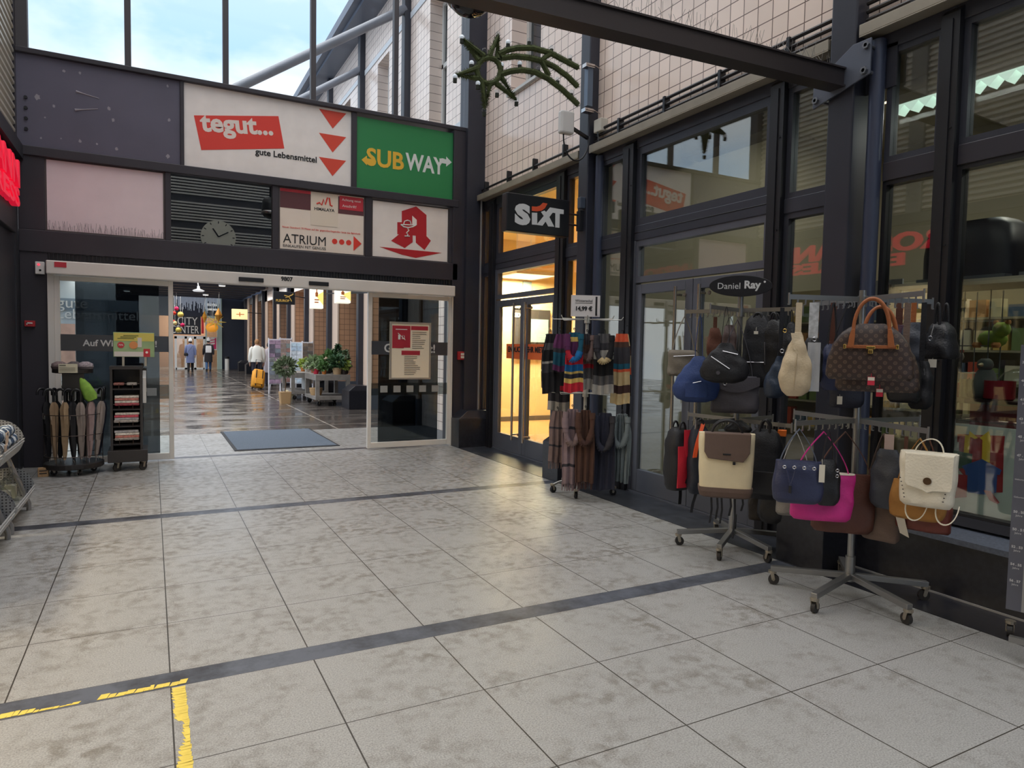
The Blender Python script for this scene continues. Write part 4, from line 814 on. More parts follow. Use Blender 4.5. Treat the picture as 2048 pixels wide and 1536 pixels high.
def bag(label, px, pyb, d, w, h, m, prof='tote', dep=0.11, yaw=0, hang=None, kind='V', sm=None, cat='bag', name='handbag', e=3.2, lean=0.0, grp=None, sw=0.018, crumple=0.006):
    """bag hanging at depth d: px = pixel centre, pyb = pixel of its bottom, w/h in pixels, hang = pixel row of the hook"""
    s = d/FOC; o = PD(px, pyb, d); az = math.atan2(o.x, o.y); rz = -az+math.radians(yaw)
    t = thing(name, label, cat, o, rz, grp); W, H = w*s/2, h*s
    b = MB(); n = 32; secs = []; P = PROF[prof]; K = 14
    rnd = random.Random(hash(label) % 9999 if False else sum(map(ord, label)))
    for k in range(K+1):
        z = k/K
        for (z0, a0, c0), (z1, a1, c1) in zip(P, P[1:]):
            if z0 <= z <= z1+1e-9: f = (z-z0)/(z1-z0+1e-9); f = f*f*(3-2*f); break
        secs.append((z*H, W*(a0+(a1-a0)*f), dep/2*(c0+(c1-c0)*f), lean*z*H, 0))
    b.loft(secs, n, e)
    if crumple:
        ph = rnd.uniform(0, 6)
        for v in b.bm.verts:
            g = math.sin(v.co.x*42+ph)*math.cos(v.co.z*30+ph*2)+0.6*math.sin(v.co.z*55+v.co.x*20); v.co.y += crumple*g*(1 if v.co.y < 0 else -1); v.co.x += crumple*0.5*math.sin(v.co.z*38+ph)
    body = b.build('body', m, t, world=False, smooth=True)
    t['_'] = 0; del t['_']
    sm = sm or m
    if hang is not None:
        hz = (pyb-hang)*s; topw = secs[-1][1]
        xl, xr, zt = -topw*0.8+lean*H, topw*0.8+lean*H, H*0.97
        if kind == 'V':
            b = MB(); b.ribbon(bez((xl,0,zt),(xl*0.8,0,zt+(hz-zt)*0.5),(lean*H-0.012,0,hz-0.02),(lean*H,0,hz),10)+bez((lean*H,0,hz),(lean*H+0.012,0,hz-0.02),(xr*0.8,0,zt+(hz-zt)*0.5),(xr,0,zt),10)[1:], sw, 0.004, (0,1,0)); b.build('strap', sm, t, world=False)
        elif kind == 'loop':
            for yy in (-dep*0.22, dep*0.22):
                b = MB(); x = topw*0.55; b.tube(bez((-x,yy,zt-0.01),(-x*1.0,yy,hz+(hz-zt)*0.30),(x*1.0,yy,hz+(hz-zt)*0.30),(x,yy,zt-0.01),18), 0.0085, 8); b.build('handle', sm, t, world=False, smooth=True)
        elif kind == 'single':
            b = MB(); b.ribbon([(lean*H,0,zt-0.02),(lean*H,0,zt+(hz-zt)*0.5),(lean*H*1.1,0,hz)], sw, 0.005, (1,0,0)); b.build('strap', sm, t, world=False)
        elif kind == 'wide':
            b = MB(); b.ribbon(bez((-topw*0.5,0,zt-0.01),(-topw*0.5,0,hz*0.95),(topw*0.5,0,hz*1.08),(topw*0.5,0,zt-0.01),14), sw, 0.004, (0,1,0)); b.build('strap', sm, t, world=False)
    return t, W, H
def lbox(t, nm, x0, x1, y0, y1, z0, z1, m, bevel=0.002): return MB().box(x0,x1,y0,y1,z0,z1).build(nm, m, t, world=False, bevel=bevel)
def zipper(t, p, q, m=None): b = MB(); b.tube([p, q], 0.0035, 6); return b.build('zip', m or ZIP, t, world=False)
def ring(t, c, r, m, nm='ring', axis='y', rt=0.003):
    b = MB(); P = [(c[0]+r*math.cos(2*PI*k/14), c[1], c[2]+r*math.sin(2*PI*k/14)) for k in range(15)]; b.tube(P, rt, 6); return b.build(nm, m, t, world=False)
def price(t, x, y, z, w=0.03, h=0.05, m=None, nm='price_tag'):
    b = MB(); b.box(x-w/2, x+w/2, y-0.002, y, z-h, z); b.tube([(x,y-0.001,z),(x,y+0.01,z+0.03)], 0.001, 4); return b.build(nm, m or TAG, t, world=False)
ZIP = mat('zip_silver', (186,186,190), 0.25, 0.9); TAG = mat('tag_paper', (214,208,194), 0.6); GOLD = mat('buckle_gold', (206,170,96), 0.25, 0.9)
def lea(nm, rgb, rough=0.45): return mat(nm, rgb, rough, 0, 0.10, 8.0, 0.25, 90.0)
BLK = lea('leather_black', (27,27,31), 0.42); BLK2 = lea('nylon_black', (24,25,31), 0.6); NAVY = lea('leather_navy', (44,50,80)); NAVY2 = lea('nylon_blue', (38,62,116), 0.55); TAUPE = lea('suede_taupe', (112,94,84), 0.8); BRN = lea('leather_brown', (92,54,42)); COG = lea('leather_cognac', (158,92,52)); CRM = lea('leather_cream', (226,218,200)); BEI = lea('leather_beige', (206,188,158)); PNK = lea('leather_pink', (206,44,138)); MUS = lea('suede_mustard', (160,112,52), 0.7); GRY = lea('felt_grey', (74,72,80), 0.75); DGR = lea('leather_slate', (58,62,72)); TAN = lea('canvas_tan', (128,120,108), 0.8); SLV = lea('foil_silver', (186,188,192), 0.35)
FILMW = mat('wrap_film', (196,198,200), 0.2, 0, 0.3, 30)
def mono_mat():
    m = bpy.data.materials.new('patterned_canvas'); m.use_nodes = True; nt = m.node_tree; N = nt.nodes.new; L = nt.links.new; b = nt.nodes['Principled BSDF']; b.inputs['Roughness'].default_value = 0.45
    tc = N('ShaderNodeTexCoord'); s = N('ShaderNodeSeparateXYZ'); L(tc.outputs['Object'], s.inputs[0])
    def ma(op, a, bb):
        n = N('ShaderNodeMath'); n.operation = op
        for i, v in enumerate((a, bb)):
            if isinstance(v, (int, float)): n.inputs[i].default_value = v
            else: L(v, n.inputs[i])
        return n.outputs[0]
    P = 0.048
    a = ma('ADD', s.outputs[0], s.outputs[2]); c = ma('SUBTRACT', s.outputs[0], s.outputs[2])
    fa = ma('SUBTRACT', ma('FLOORED_MODULO', a, P), P/2); fc = ma('SUBTRACT', ma('FLOORED_MODULO', c, P), P/2)
    r = ma('ADD', ma('MULTIPLY', fa, fa), ma('MULTIPLY', fc, fc))
    dot = ma('MULTIPLY', ma('LESS_THAN', r, 0.014**2), ma('GREATER_THAN', r, 0.007**2)); d2 = ma('LESS_THAN', r, 0.004**2)
    mx = N('ShaderNodeMix'); mx.data_type = 'RGBA'; L(ma('MAXIMUM', dot, d2), mx.inputs[0]); mx.inputs[6].default_value = lin((56,42,38)); mx.inputs[7].default_value = lin((92,74,62)); L(mx.outputs[2], b.inputs['Base Color']); return m
MONO = mono_mat()

# ---- nearest rack, upper tier
def patterned(label, px, pyb, d, w, h, hang, yaw):
    t, W, H = bag(label, px, pyb, d, w, h, MONO, 'dome', 0.13, yaw, None, e=4, crumple=0.002); s = d/FOC; y = -0.066
    hz = (pyb-hang)*s
    lbox(t, 'leather_band', -W*0.55, W*0.55, y-0.004, y+0.006, H*0.56, H*0.62, COG)
    for sx in (-1, 1):
        b = MB(); b.prism([(sx*W*0.45-0.016,H*0.58),(sx*W*0.45+0.016,H*0.58),(sx*W*0.42+0.014,H*0.78),(sx*W*0.40+0.008,H*0.9),(sx*W*0.40-0.008,H*0.9),(sx*W*0.42-0.014,H*0.78)], ((0,y,0),(1,0,0),(0,0,1)), 0.01); b.build('handle_tab', COG, t, world=False, bevel=0.002)
        b = MB(); b.box(sx*W*0.58-0.007, sx*W*0.58+0.007, y-0.008, y, H*0.55, H*0.63); b.build('buckle', GOLD, t, world=False, bevel=0.002)
    x = W*0.40
    for yy in (y*0.9, y*0.25):
        b = MB(); b.tube(bez((-x,yy,H*0.86),(-x*0.95,yy,hz+(hz-H)*0.35),(x*0.95,yy,hz+(hz-H)*0.35),(x,yy,H*0.86),22), 0.0095, 10); b.build('handle', COG, t, world=False, smooth=True)
    lbox(t, 'lock_plate', -0.022, 0.022, y-0.01, y-0.002, H*0.55, H*0.60, GOLD); lbox(t, 'padlock', -0.012, 0.012, y-0.014, y-0.004, H*0.47, H*0.54, GOLD)
    price(t, 0.01, y-0.004, 0.02, 0.034, 0.045, mat('tag_red', (206,44,70), 0.6)); b = MB(); b.box(-0.006, 0.026, y-0.008, y-0.006, 0.0, 0.018); b.build('tag_print', TAG, t, world=False)
    return t
patterned('brown patterned handbag with tan handles at front of nearest rack', 1737, 760, 3.72, 158, 112, 596, 2)
patterned('brown patterned handbag hanging half hidden behind the front patterned one', 1752, 783, 3.90, 150, 112, 612, 6)
t, W, H = bag('black leather bowling bag at right end of nearest rack upper bar', 1879, 718, 4.18, 62, 74, BLK, 'dome', 0.16, -38, 606, 'loop', name='handbag'); ring(t, (0,-0.085,H*0.55), 0.013, ZIP); zipper(t, (0,-0.083,H*0.6), (0,-0.06,H*0.92)); price(t, 0.01, -0.07, -0.002, 0.055, 0.05)
t, W, H = bag('black quilted crossbody hanging under the bowling bag on nearest rack', 1838, 818, 4.12, 46, 96, BLK2, 'slim', 0.09, -30, 606, 'single', sw=0.03); zipper(t, (W*0.5,-0.03,H*0.85), (W*0.7,-0.02,H*0.3))
t, W, H = bag('black bag with brown fringe tassels right of the patterned handbags', 1806, 805, 4.10, 62, 84, BLK, 'bucket', 0.12, -10, 606, 'single', TAUPE, sw=0.035)
for k in range(8): b = MB(); b.tube([(-0.03+k*0.007,-0.066,H*0.8),(-0.04+k*0.009,-0.07,H*0.35)], 0.0022, 5); b.build('tassel', mat('tassel_brown', (120,84,58), 0.8), t, world=False)
t, W, H = bag('slate grey crossbody with brown strap behind the tassel bag', 1822, 735, 4.28, 48, 90, DGR, 'slim', 0.10, -20, 606, 'single', COG, sw=0.03)
t, W, H = bag('plum coloured shoulder bag between slate crossbody and column', 1793, 745, 4.40, 40, 95, lea('leather_plum', (70,40,58)), 'slim', 0.09, 10, 606, 'single', BRN, sw=0.04)
t, W, H = bag('dark navy tote with white tag behind the beige hobo', 1690, 815, 4.30, 70, 115, lea('leather_ink', (30,33,48)), 'tote', 0.10, 8, 606, 'V', BLK, sw=0.03); price(t, -0.04, -0.055, H*0.2, 0.03, 0.05)
t, W, H = bag('ink blue tote left of the patterned handbags on nearest rack', 1660, 780, 4.20, 42, 92, NAVY, 'slim', 0.08, 24, 606, 'V', BLK, sw=0.02); ring(t, (0,-0.045,H*0.45), 0.009, ZIP)
t, W, H = bag('brown strap bag partly behind ink blue tote by the column', 1662, 742, 4.36, 30, 60, BRN, 'slim', 0.07, 0, 606, 'single', sw=0.035)
t, W, H = bag('black and white bag with silver flap right of beige hobo', 1622, 768, 4.16, 40, 92, BLK, 'slim', 0.09, 14, 606, 'single', FILMW, sw=0.055); b = MB(); b.grid(lambda u, v: ((u-.5)*W*1.2-0.004, -0.052-0.006*math.sin(u*9), H*0.9-v*(H*1.05)), 6, 8); b.build('silver_flap', SLV, t, world=False, solid=0.004, smooth=True); ring(t, (0,-0.03,H*0.97), 0.012, ZIP)
t, W, H = bag('beige leather hobo with wide strap at left end of nearest rack', 1588, 792, 4.12, 62, 128, BEI, 'hobo', 0.10, 10, 606, 'single', sw=0.035, e=2.6, lean=0.02); b = MB(); b.ribbon([(-0.012,-0.014,H*0.98),(0.004,-0.03,H*0.72)], 0.045, 0.004, (1,0,0)); b.build('strap_tab', BEI, t, world=False); b = MB(); b.tube([(0.0,-0.052,H*0.66),(-0.012,-0.056,H*0.1)], 0.002, 5); b.build('seam', mat('seam_beige', (176,158,130), 0.7), t, world=False)
# ---- nearest rack, lower tier
t, W, H = bag('navy drawstring bucket bag with eyelets on nearest rack lower tier', 1593, 1005, 3.93, 96, 84, NAVY, 'bucket', 0.12, 6, 857, 'V', mat('strap_slate', (84,92,108), 0.5), sw=0.028, crumple=0.003)
for x in (-0.06, -0.02, 0.02, 0.06): ring(t, (x*1.3, -0.069, H*0.88), 0.008, ZIP, 'eyelet')
b = MB(); b.tube(bez((-0.07,-0.064,H*0.86),(-0.05,-0.076,H*0.6),(-0.05,-0.078,H*0.5),(-0.045,-0.078,H*0.42)), 0.003, 6); b.tube(bez((-0.02,-0.072,H*0.86),(-0.03,-0.076,H*0.6),(-0.045,-0.078,H*0.5),(-0.045,-0.078,H*0.42)), 0.003, 6); b.build('drawstring', NAVY, t, world=False); b = MB(); b.tube([(-0.045,-0.08,H*0.45),(-0.045,-0.08,H*0.28)], 0.008, 8); b.build('toggle', BLK, t, world=False); price(t, W*0.86, -0.06, H*0.98, 0.03, 0.10)
t, W, H = bag('black bag right behind the navy bucket bag', 1652, 1010, 3.99, 50, 92, BLK, 'slim', 0.07, 16, 860, 'V', BLK, sw=0.02)
for z in (0.8, 0.68): ring(t, (W*0.5,-0.06,H*z), 0.008, ZIP, 'eyelet')
t, W, H = bag('bright pink leather shopper under the navy bucket bag', 1640, 1040, 4.06, 122, 96, PNK, 'tote', 0.09, 10, 862, 'V', lea('leather_pink', (0,0,0)), name='shopper_bag', sw=0.02); b = MB(); b.loft([(H*0.985,W*0.985,0.036),(H*1.005,W*0.98,0.034)], 24, 3.2); b.build('cream_lining', CRM, t, world=False)
t, W, H = bag('large brown leather shopper behind pink shopper beside the pole', 1682, 1064, 4.165, 122, 118, BRN, 'tote', 0.09, 8, 862, 'V', lea('leather_brown2', (96,66,56)), name='shopper_bag', sw=0.03)
t, W, H = bag('grey wrapped shopper lowest at left of the pink shopper', 1586, 1030, 4.40, 70, 80, lea('leather_stone', (120,116,110)), 'tote', 0.12, 0, 862, 'V', FILMW, name='shopper_bag', sw=0.03)
t, W, H = bag('taupe suede shopper right of the rack pole', 1758, 1080, 4.12, 78, 82, TAUPE, 'tote', 0.09, -26, 866, 'V', TAUPE, name='shopper_bag', sw=0.03)
t, W, H = bag('slate cloth bag hanging above the taupe shopper', 1772, 1016, 4.0, 62, 118, DGR, 'slim', 0.11, -14, 868, 'single', mat('wrap_pink', (196,176,172), 0.4), sw=0.05)
t, W, H = bag('mustard suede bag under the cream backpack', 1832, 1038, 3.80, 100, 76, MUS, 'bucket', 0.13, -12, 876, 'V', MUS, sw=0.025)
t, W, H = bag('red brown bag with hanging white label below mustard bag', 1846, 1062, 3.92, 96, 60, lea('leather_redbrown', (110,52,42)), 'pouch', 0.10, -12, 872, 'V', BRN, sw=0.02)
b = MB(); b.hexa([(-W*0.75,-0.062,-0.02),(-W*0.40,-0.062,-0.04),(-W*0.40,-0.059,-0.04),(-W*0.75,-0.059,-0.02),(-W*0.95,-0.062,H*0.45),(-W*0.62,-0.062,H*0.45),(-W*0.62,-0.059,H*0.45),(-W*0.95,-0.059,H*0.45)]); b.build('care_label', TAG, t, world=False)
t, W, H = bag('blue jean bag squeezed between slate bag and cream backpack', 1806, 1010, 3.98, 26, 92, lea('denim', (52,64,92), 0.8), 'slim', 0.09, -20, 872, 'single', BRN, sw=0.02)
t, W, H = bag('cream leather backpack with turn lock flap at right end of nearest rack', 1853, 1012, 3.62, 100, 108, CRM, 'tote', 0.17, -8, 868, 'wide', CRM, name='backpack', e=4, crumple=0.004, sw=0.022)
b = MB(); fl = [(-W*0.72,H*1.0),(-W*0.70,H*0.46),(-W*0.6,H*0.40),(-0.01,H*0.34),(0.012,H*0.30),(0.035,H*0.34),(W*0.86,H*0.36),(W*0.92,H*0.44),(W*0.94,H*1.0)]
b.prism(fl, ((0,-0.102,0),(1,0,0),(0,0,1)), -0.012); b.box(-W*0.72, W*0.94, -0.10, 0.03, H*0.985, H*1.012); b.build('flap', CRM, t, world=False, bevel=0.004)
b = MB(); b.tube([(0.012,-0.103,H*0.52),(0.012,-0.108,H*0.52)], 0.019, 20); b.build('turn_lock', mat('lock_bronze', (98,76,56), 0.35, 0.7), t, world=False)
for sx in (-1, 1):
    for k in range(6): b = MB(); z = H*(0.52-k*0.07); x = sx*(W*0.78-k*0.004 if sx > 0 else W*0.86-k*0.006*(1-k*0.05)); b.sphere((x,-0.088+abs(0)*1,z), 0.004, 6); b.build('stud', BLK, t, world=False)
for sx in (-0.7, 0.35): b = MB(); x = sx*W; b.ribbon(bez((x,0.0,0.02),(x-0.02,-0.06,-0.10),(x+0.09,-0.06,-0.12),(x+0.10,0.0,0.02),14), 0.013, 0.005, (0,1,0)); b.build('shoulder_strap', CRM, t, world=False)
# ---- middle rack, upper tier
t, W, H = bag('tan canvas crossbody at far left of the middle rack', 1365, 752, 5.55, 60, 52, TAN, 'pouch', 0.09, 10, 634, 'V', TAN, sw=0.03); zipper(t, (-W*0.7,-0.048,H*0.75), (W*0.7,-0.048,H*0.8))
t, W, H = bag('blue nylon shoulder bag with silver zips left on the middle rack', 1390, 804, 5.15, 92, 92, NAVY2, 'hobo', 0.14, 4, 632, 'V', NAVY2, sw=0.03, lean=0.05, e=2.4); zipper(t, (-W*0.15,-0.07,H*0.42), (W*0.2,-0.068,H*0.46)); b = MB(); b.grid(lambda u, v: ((u-.5)*W*0.9, -0.074-0.012*math.sin(u*PI), H*0.12+v*H*0.3), 10, 5); b.build('front_pocket', NAVY2, t, world=False, solid=0.006, smooth=True)
t, W, H = bag('black nylon shoulder bag with slanted zip on middle rack', 1448, 766, 4.92, 96, 80, BLK2, 'hobo', 0.14, 0, 614, 'V', BLK, sw=0.026, e=2.6); zipper(t, (-W*0.55,-0.066,H*0.66), (W*0.2,-0.072,H*0.36)); zipper(t, (-W*0.1,-0.05,H*0.8), (W*0.5,-0.05,H*0.72)); b = MB(); b.tube([(-W*0.25,-0.07,H*0.26),(-W*0.25,-0.075,H*0.26)], 0.014, 16); b.build('badge', GRY, t, world=False)
t, W, H = bag('dark grey felt bag hanging below the black shoulder bag', 1468, 826, 5.15, 92, 74, GRY, 'pouch', 0.10, 6, 640, 'V', GRY, sw=0.03); b = MB(); b.grid(lambda u, v: ((u-.5)*W*1.95, -0.056, H*0.98-v*H*0.42*(0.5+0.5*math.sin(u*PI))), 12, 4); b.build('flap', GRY, t, world=False, solid=0.005, smooth=True); ring(t, (-W*0.45,-0.06,H*0.8), 0.012, ZIP)
t, W, H = bag('patterned dark scarf bag behind the black shoulder bag straps', 1457, 720, 5.3, 30, 70, lea('stripe_dark', (88,72,70)), 'slim', 0.07, 0, 634, 'V', BLK, sw=0.02)
t, W, H = bag('rust brown bag behind the blue shoulder bag strap', 1428, 716, 5.5, 30, 60, lea('suede_rust', (104,66,52), 0.8), 'slim', 0.07, 0, 634, 'single', sw=0.03)
t, W, H = bag('black backpack with white label at the centre of middle rack', 1512, 774, 5.17, 56, 142, BLK2, 'pack', 0.16, -10, 626, 'loop', BLK, name='backpack'); price(t, 0.0, -0.085, H*0.78, 0.03, 0.022); zipper(t, (-W*0.6,-0.082,H*0.35), (W*0.6,-0.082,H*0.35))
t, W, H = bag('black backpack right of the labelled black backpack', 1545, 752, 5.1, 48, 112, BLK, 'pack', 0.15, -16, 626, 'loop', BLK, name='backpack'); zipper(t, (-W*0.5,-0.078,H*0.6), (-W*0.4,-0.078,H*0.2))
t, W, H = bag('inky blue leather hobo with metal ring at right end of middle rack', 1548, 796, 4.72, 48, 84, lea('leather_inkblue', (40,52,70), 0.35), 'hobo', 0.10, 14, 616, 'single', BLK, sw=0.028, lean=0.10, e=2.4); ring(t, (W*0.45,-0.012,H*1.12), 0.012, ZIP); ring(t, (W*0.62,-0.01,H*1.6), 0.012, GOLD)
t, W, H = bag('black shoulder bag with silver studs behind inky blue hobo', 1578, 742, 4.85, 46, 98, BLK, 'hobo', 0.10, 6, 620, 'V', BLK, sw=0.024)
for k in range(3): b = MB(); b.sphere((W*0.5,-0.03,H*(0.86-k*0.06)), 0.005, 6); b.build('stud', ZIP, t, world=False)
# ---- middle rack, lower tier
RD = lea('nylon_red', (200,36,56), 0.55)
t, W, H = bag('red and black hiking backpack at left of middle rack lower tier', 1354, 978, 5.25, 54, 124, BLK2, 'pack', 0.18, 42, 842, 'loop', BLK, name='backpack', e=2.8)
b = MB(); b.grid(lambda u, v: (-W*0.3+(u-.5)*W*0.9, -0.092-0.012*math.sin(u*PI)*math.sin(v*PI), H*0.06+v*H*0.66), 8, 10); b.build('red_front', RD, t, world=False, solid=0.01, smooth=True)
b = MB(); b.grid(lambda u, v: (W*0.2+(u-.5)*W*0.9, -0.094-0.01*math.sin(u*PI), H*0.55+v*H*0.43), 6, 8); b.build('red_top', RD, t, world=False, solid=0.01, smooth=True); lbox(t, 'red_side', W*0.2, W*0.92, -0.088, -0.05, H*0.06, H*0.24, RD)
b = MB(); b.ribbon([(W*0.3,0,0.02),(W*0.34,0,-0.05),(W*0.3,0,-0.12)], 0.03, 0.004, (1,0,0)); b.build('tail_strap', BLK, t, world=False)
t, W, H = bag('navy backpack with orange strap beside the red backpack', 1394, 986, 5.15, 42, 136, lea('nylon_navy', (32,38,52), 0.6), 'pack', 0.14, 20, 836, 'loop', BLK, name='backpack'); b = MB(); b.ribbon(bez((-W*0.7,-0.08,H*0.55),(-W*0.6,-0.09,H*0.8),(W*0.0,-0.06,H*0.95),(W*0.2,-0.03,H*1.03),10), 0.03, 0.008, (1,0,0.1)); b.build('orange_strap', mat('nylon_orange', (238,92,44), 0.55), t, world=False)
b = MB(); b.ribbon([(0,0,0.02),(-0.03,0,-0.08),(-0.04,0,-0.15)], 0.022, 0.004, (1,0,0)); b.build('tail_strap', BLK, t, world=False)
t, W, H = bag('cream canvas backpack with brown flap and base on middle rack', 1449, 993, 4.80, 107, 128, mat('canvas_cream', (226,212,178), 0.85, 0, 0.05, 10, 0.2, 150), 'tote', 0.16, 4, 838, 'loop', BLK, name='backpack', e=5, crumple=0.002)
FLP = mat('canvas_brown', (104,86,78), 0.85, 0, 0.06, 10, 0.2, 150)
b = MB(); b.prism([(-W*0.80,H*1.01),(-W*0.80,H*0.72),(-W*0.66,H*0.62),(W*0.58,H*0.58),(W*0.80,H*0.72),(W*0.82,H*1.01)], ((0,-0.094,0),(1,0,0),(0,0,1)), -0.014); b.box(-W*0.80, W*0.82, -0.092, 0.0, H*0.99, H*1.015); b.build('flap', FLP, t, world=False, bevel=0.004)
b = MB(); b.loft([(-0.002,W*0.80,0.05),(0.012,W*0.92,0.075),(H*0.10,W*0.965,0.085),(H*0.165,W*0.98,0.0855)], 28, 5); b.build('base_panel', FLP, t, world=False); lbox(t, 'brand_patch', -0.028, 0.026, -0.098, -0.094, H*0.68, H*0.705, BLK); lbox(t, 'loop_tab', 0.04, 0.058, -0.096, -0.084, H*0.535, H*0.58, BLK)
for x, ln in ((-0.09,0.20),(-0.05,0.17),(-0.02,0.20),(0.04,0.14),(0.07,0.30),(0.12,0.10)): b = MB(); b.ribbon([(x,0.02,0.01),(x+0.008,0.02,-ln*0.5),(x-0.004,0.02,-ln)], 0.014, 0.003, (1,0,0)); b.build('tail_strap', BLK, t, world=False)
t, W, H = bag('black laptop backpack right behind the cream canvas backpack', 1526, 996, 5.0, 70, 138, BLK2, 'pack', 0.18, -8, 838, 'loop', BLK, name='backpack'); b = MB(); b.box(-W*0.6, W*0.7, -0.1, -0.085, H*0.08, H*0.42); b.build('front_pocket', BLK, t, world=False, bevel=0.012)
t, W, H = bag('black rucksack hanging lowest at right of middle rack', 1545, 1045, 5.15, 58, 120, BLK, 'pack', 0.16, -20, 842, 'loop', BLK, name='backpack')
t, W, H = bag('brown grey messenger bag behind the black rucksack', 1520, 1040, 5.35, 46, 70, lea('canvas_mud', (64,58,54), 0.8), 'pouch', 0.10, 0, 842, 'V', BLK, sw=0.02)
t, W, H = bag('small orange pouch at right tip of middle rack lower bar', 1564, 873, 5.0, 17, 14, mat('pouch_orange', (240,120,40), 0.6), 'pouch', 0.04, 0, 856, 'V', BLK, name='pouch', sw=0.01)
t, W, H = bag('small black purse with silver clasp over the cream canvas backpack', 1476, 866, 5.2, 54, 26, BLK, 'hobo', 0.1, 0, 846, 'V', BLK, name='purse'); 

# ---- scarf rack
SX, SY, SD = 4.10, 6.05, 7.25
R1 = thing('scarf_rack', 'slim chrome rack of winter scarves with white price card', 'rack', (SX, SY, 0)); b = MB(); b.tube([(SX,SY,0.10),(SX,SY,1.90)], 0.018, 14); b.build('pole', CHRW, R1, smooth=True)
for a in (223, 161, 95, 20, -52):
    a = math.radians(a); e = (SX+0.33*math.cos(a), SY+0.33*math.sin(a)); b = MB(); b.tube(bez((SX,SY,0.15),(SX+0.12*math.cos(a),SY+0.12*math.sin(a),0.15),(SX+0.25*math.cos(a),SY+0.25*math.sin(a),0.13),(e[0],e[1],0.085),8), [0.02,0.02,0.019,0.018,0.017,0.016,0.015,0.014,0.013], 8); l = b.build('base_leg', CHR, R1, smooth=True); caster(e[0], e[1], a+0.5, l, 0.036, BLACKM)
for z, L0 in ((1.855, 0.36), (1.07, 0.36)):
    for k in range(8):
        a = 2*PI*k/8+0.2; d = Vector((math.cos(a), math.sin(a), 0)); o = Vector((SX,SY,z)); b = MB(); b.tube([o, o+d*L0, o+d*(L0+0.02)+Vector((0,0,0.03))], 0.005, 6); b.build('hanger_arm', CHRW, R1)
    b = MB(); b.tube([(SX,SY,z-0.04),(SX,SY,z+0.05)], 0.032, 14); b.build('hub', CHRW, R1)
c0 = PD(1171, 612, 7.2); u = Vector((math.cos(-0.42), math.sin(-0.42), 0)); n = u.cross(Vector((0,0,1)))
b = MB(); b.tube([(SX,SY,1.9),(SX,SY,c0.z-0.1)], 0.008, 8); b.build('card_post', CHRW, R1)
b = MB(); b.bar(c0-u*0.155, c0+u*0.155, 0.006, 0.225); cd = b.build('price_card', mat('card_white', (222,216,216), 0.5), R1); 
text('lettering', 'Winterschal', c0+n*0.006-u*0.02+Vector((0,0,0.055)), 0.05, INK, cd, u=u, ext=0.001, fit=0.185); text('lettering', '14,99 €', c0+n*0.006-u*0.015+Vector((0,0,-0.03)), 0.07, INK, cd, u=u, bold=0.003, ext=0.001, fit=0.175)
b = MB(); b.bar(c0-u*0.11+n*0.005+Vector((0,0,0.03)), c0+u*0.075+n*0.005+Vector((0,0,0.03)), 0.002, 0.003); b.bar(c0+u*0.115+n*0.005+Vector((0,0,-0.10)), c0+u*0.115+n*0.005+Vector((0,0,0.10)), 0.002, 0.02, u); b.build('print', INK, cd)
def knit(nm, rgb): return mat('wool_'+nm, rgb, 0.95, 0, 0.08, 20, 0.5, 220)
K = {k: knit(k, v) for k, v in dict(black=(30,29,33), grey=(92,90,92), lgrey=(168,164,158), purple=(96,44,88), teal=(28,92,116), blue=(30,112,176), red=(196,40,58), yellow=(218,190,110), brown=(82,56,46), cream=(206,184,140), orange=(228,100,64), navy=(44,46,62), taupe=(122,102,98), mauve=(136,116,120), sage=(122,132,136), dbrown=(72,48,44), charcoal=(58,56,62)).items()}
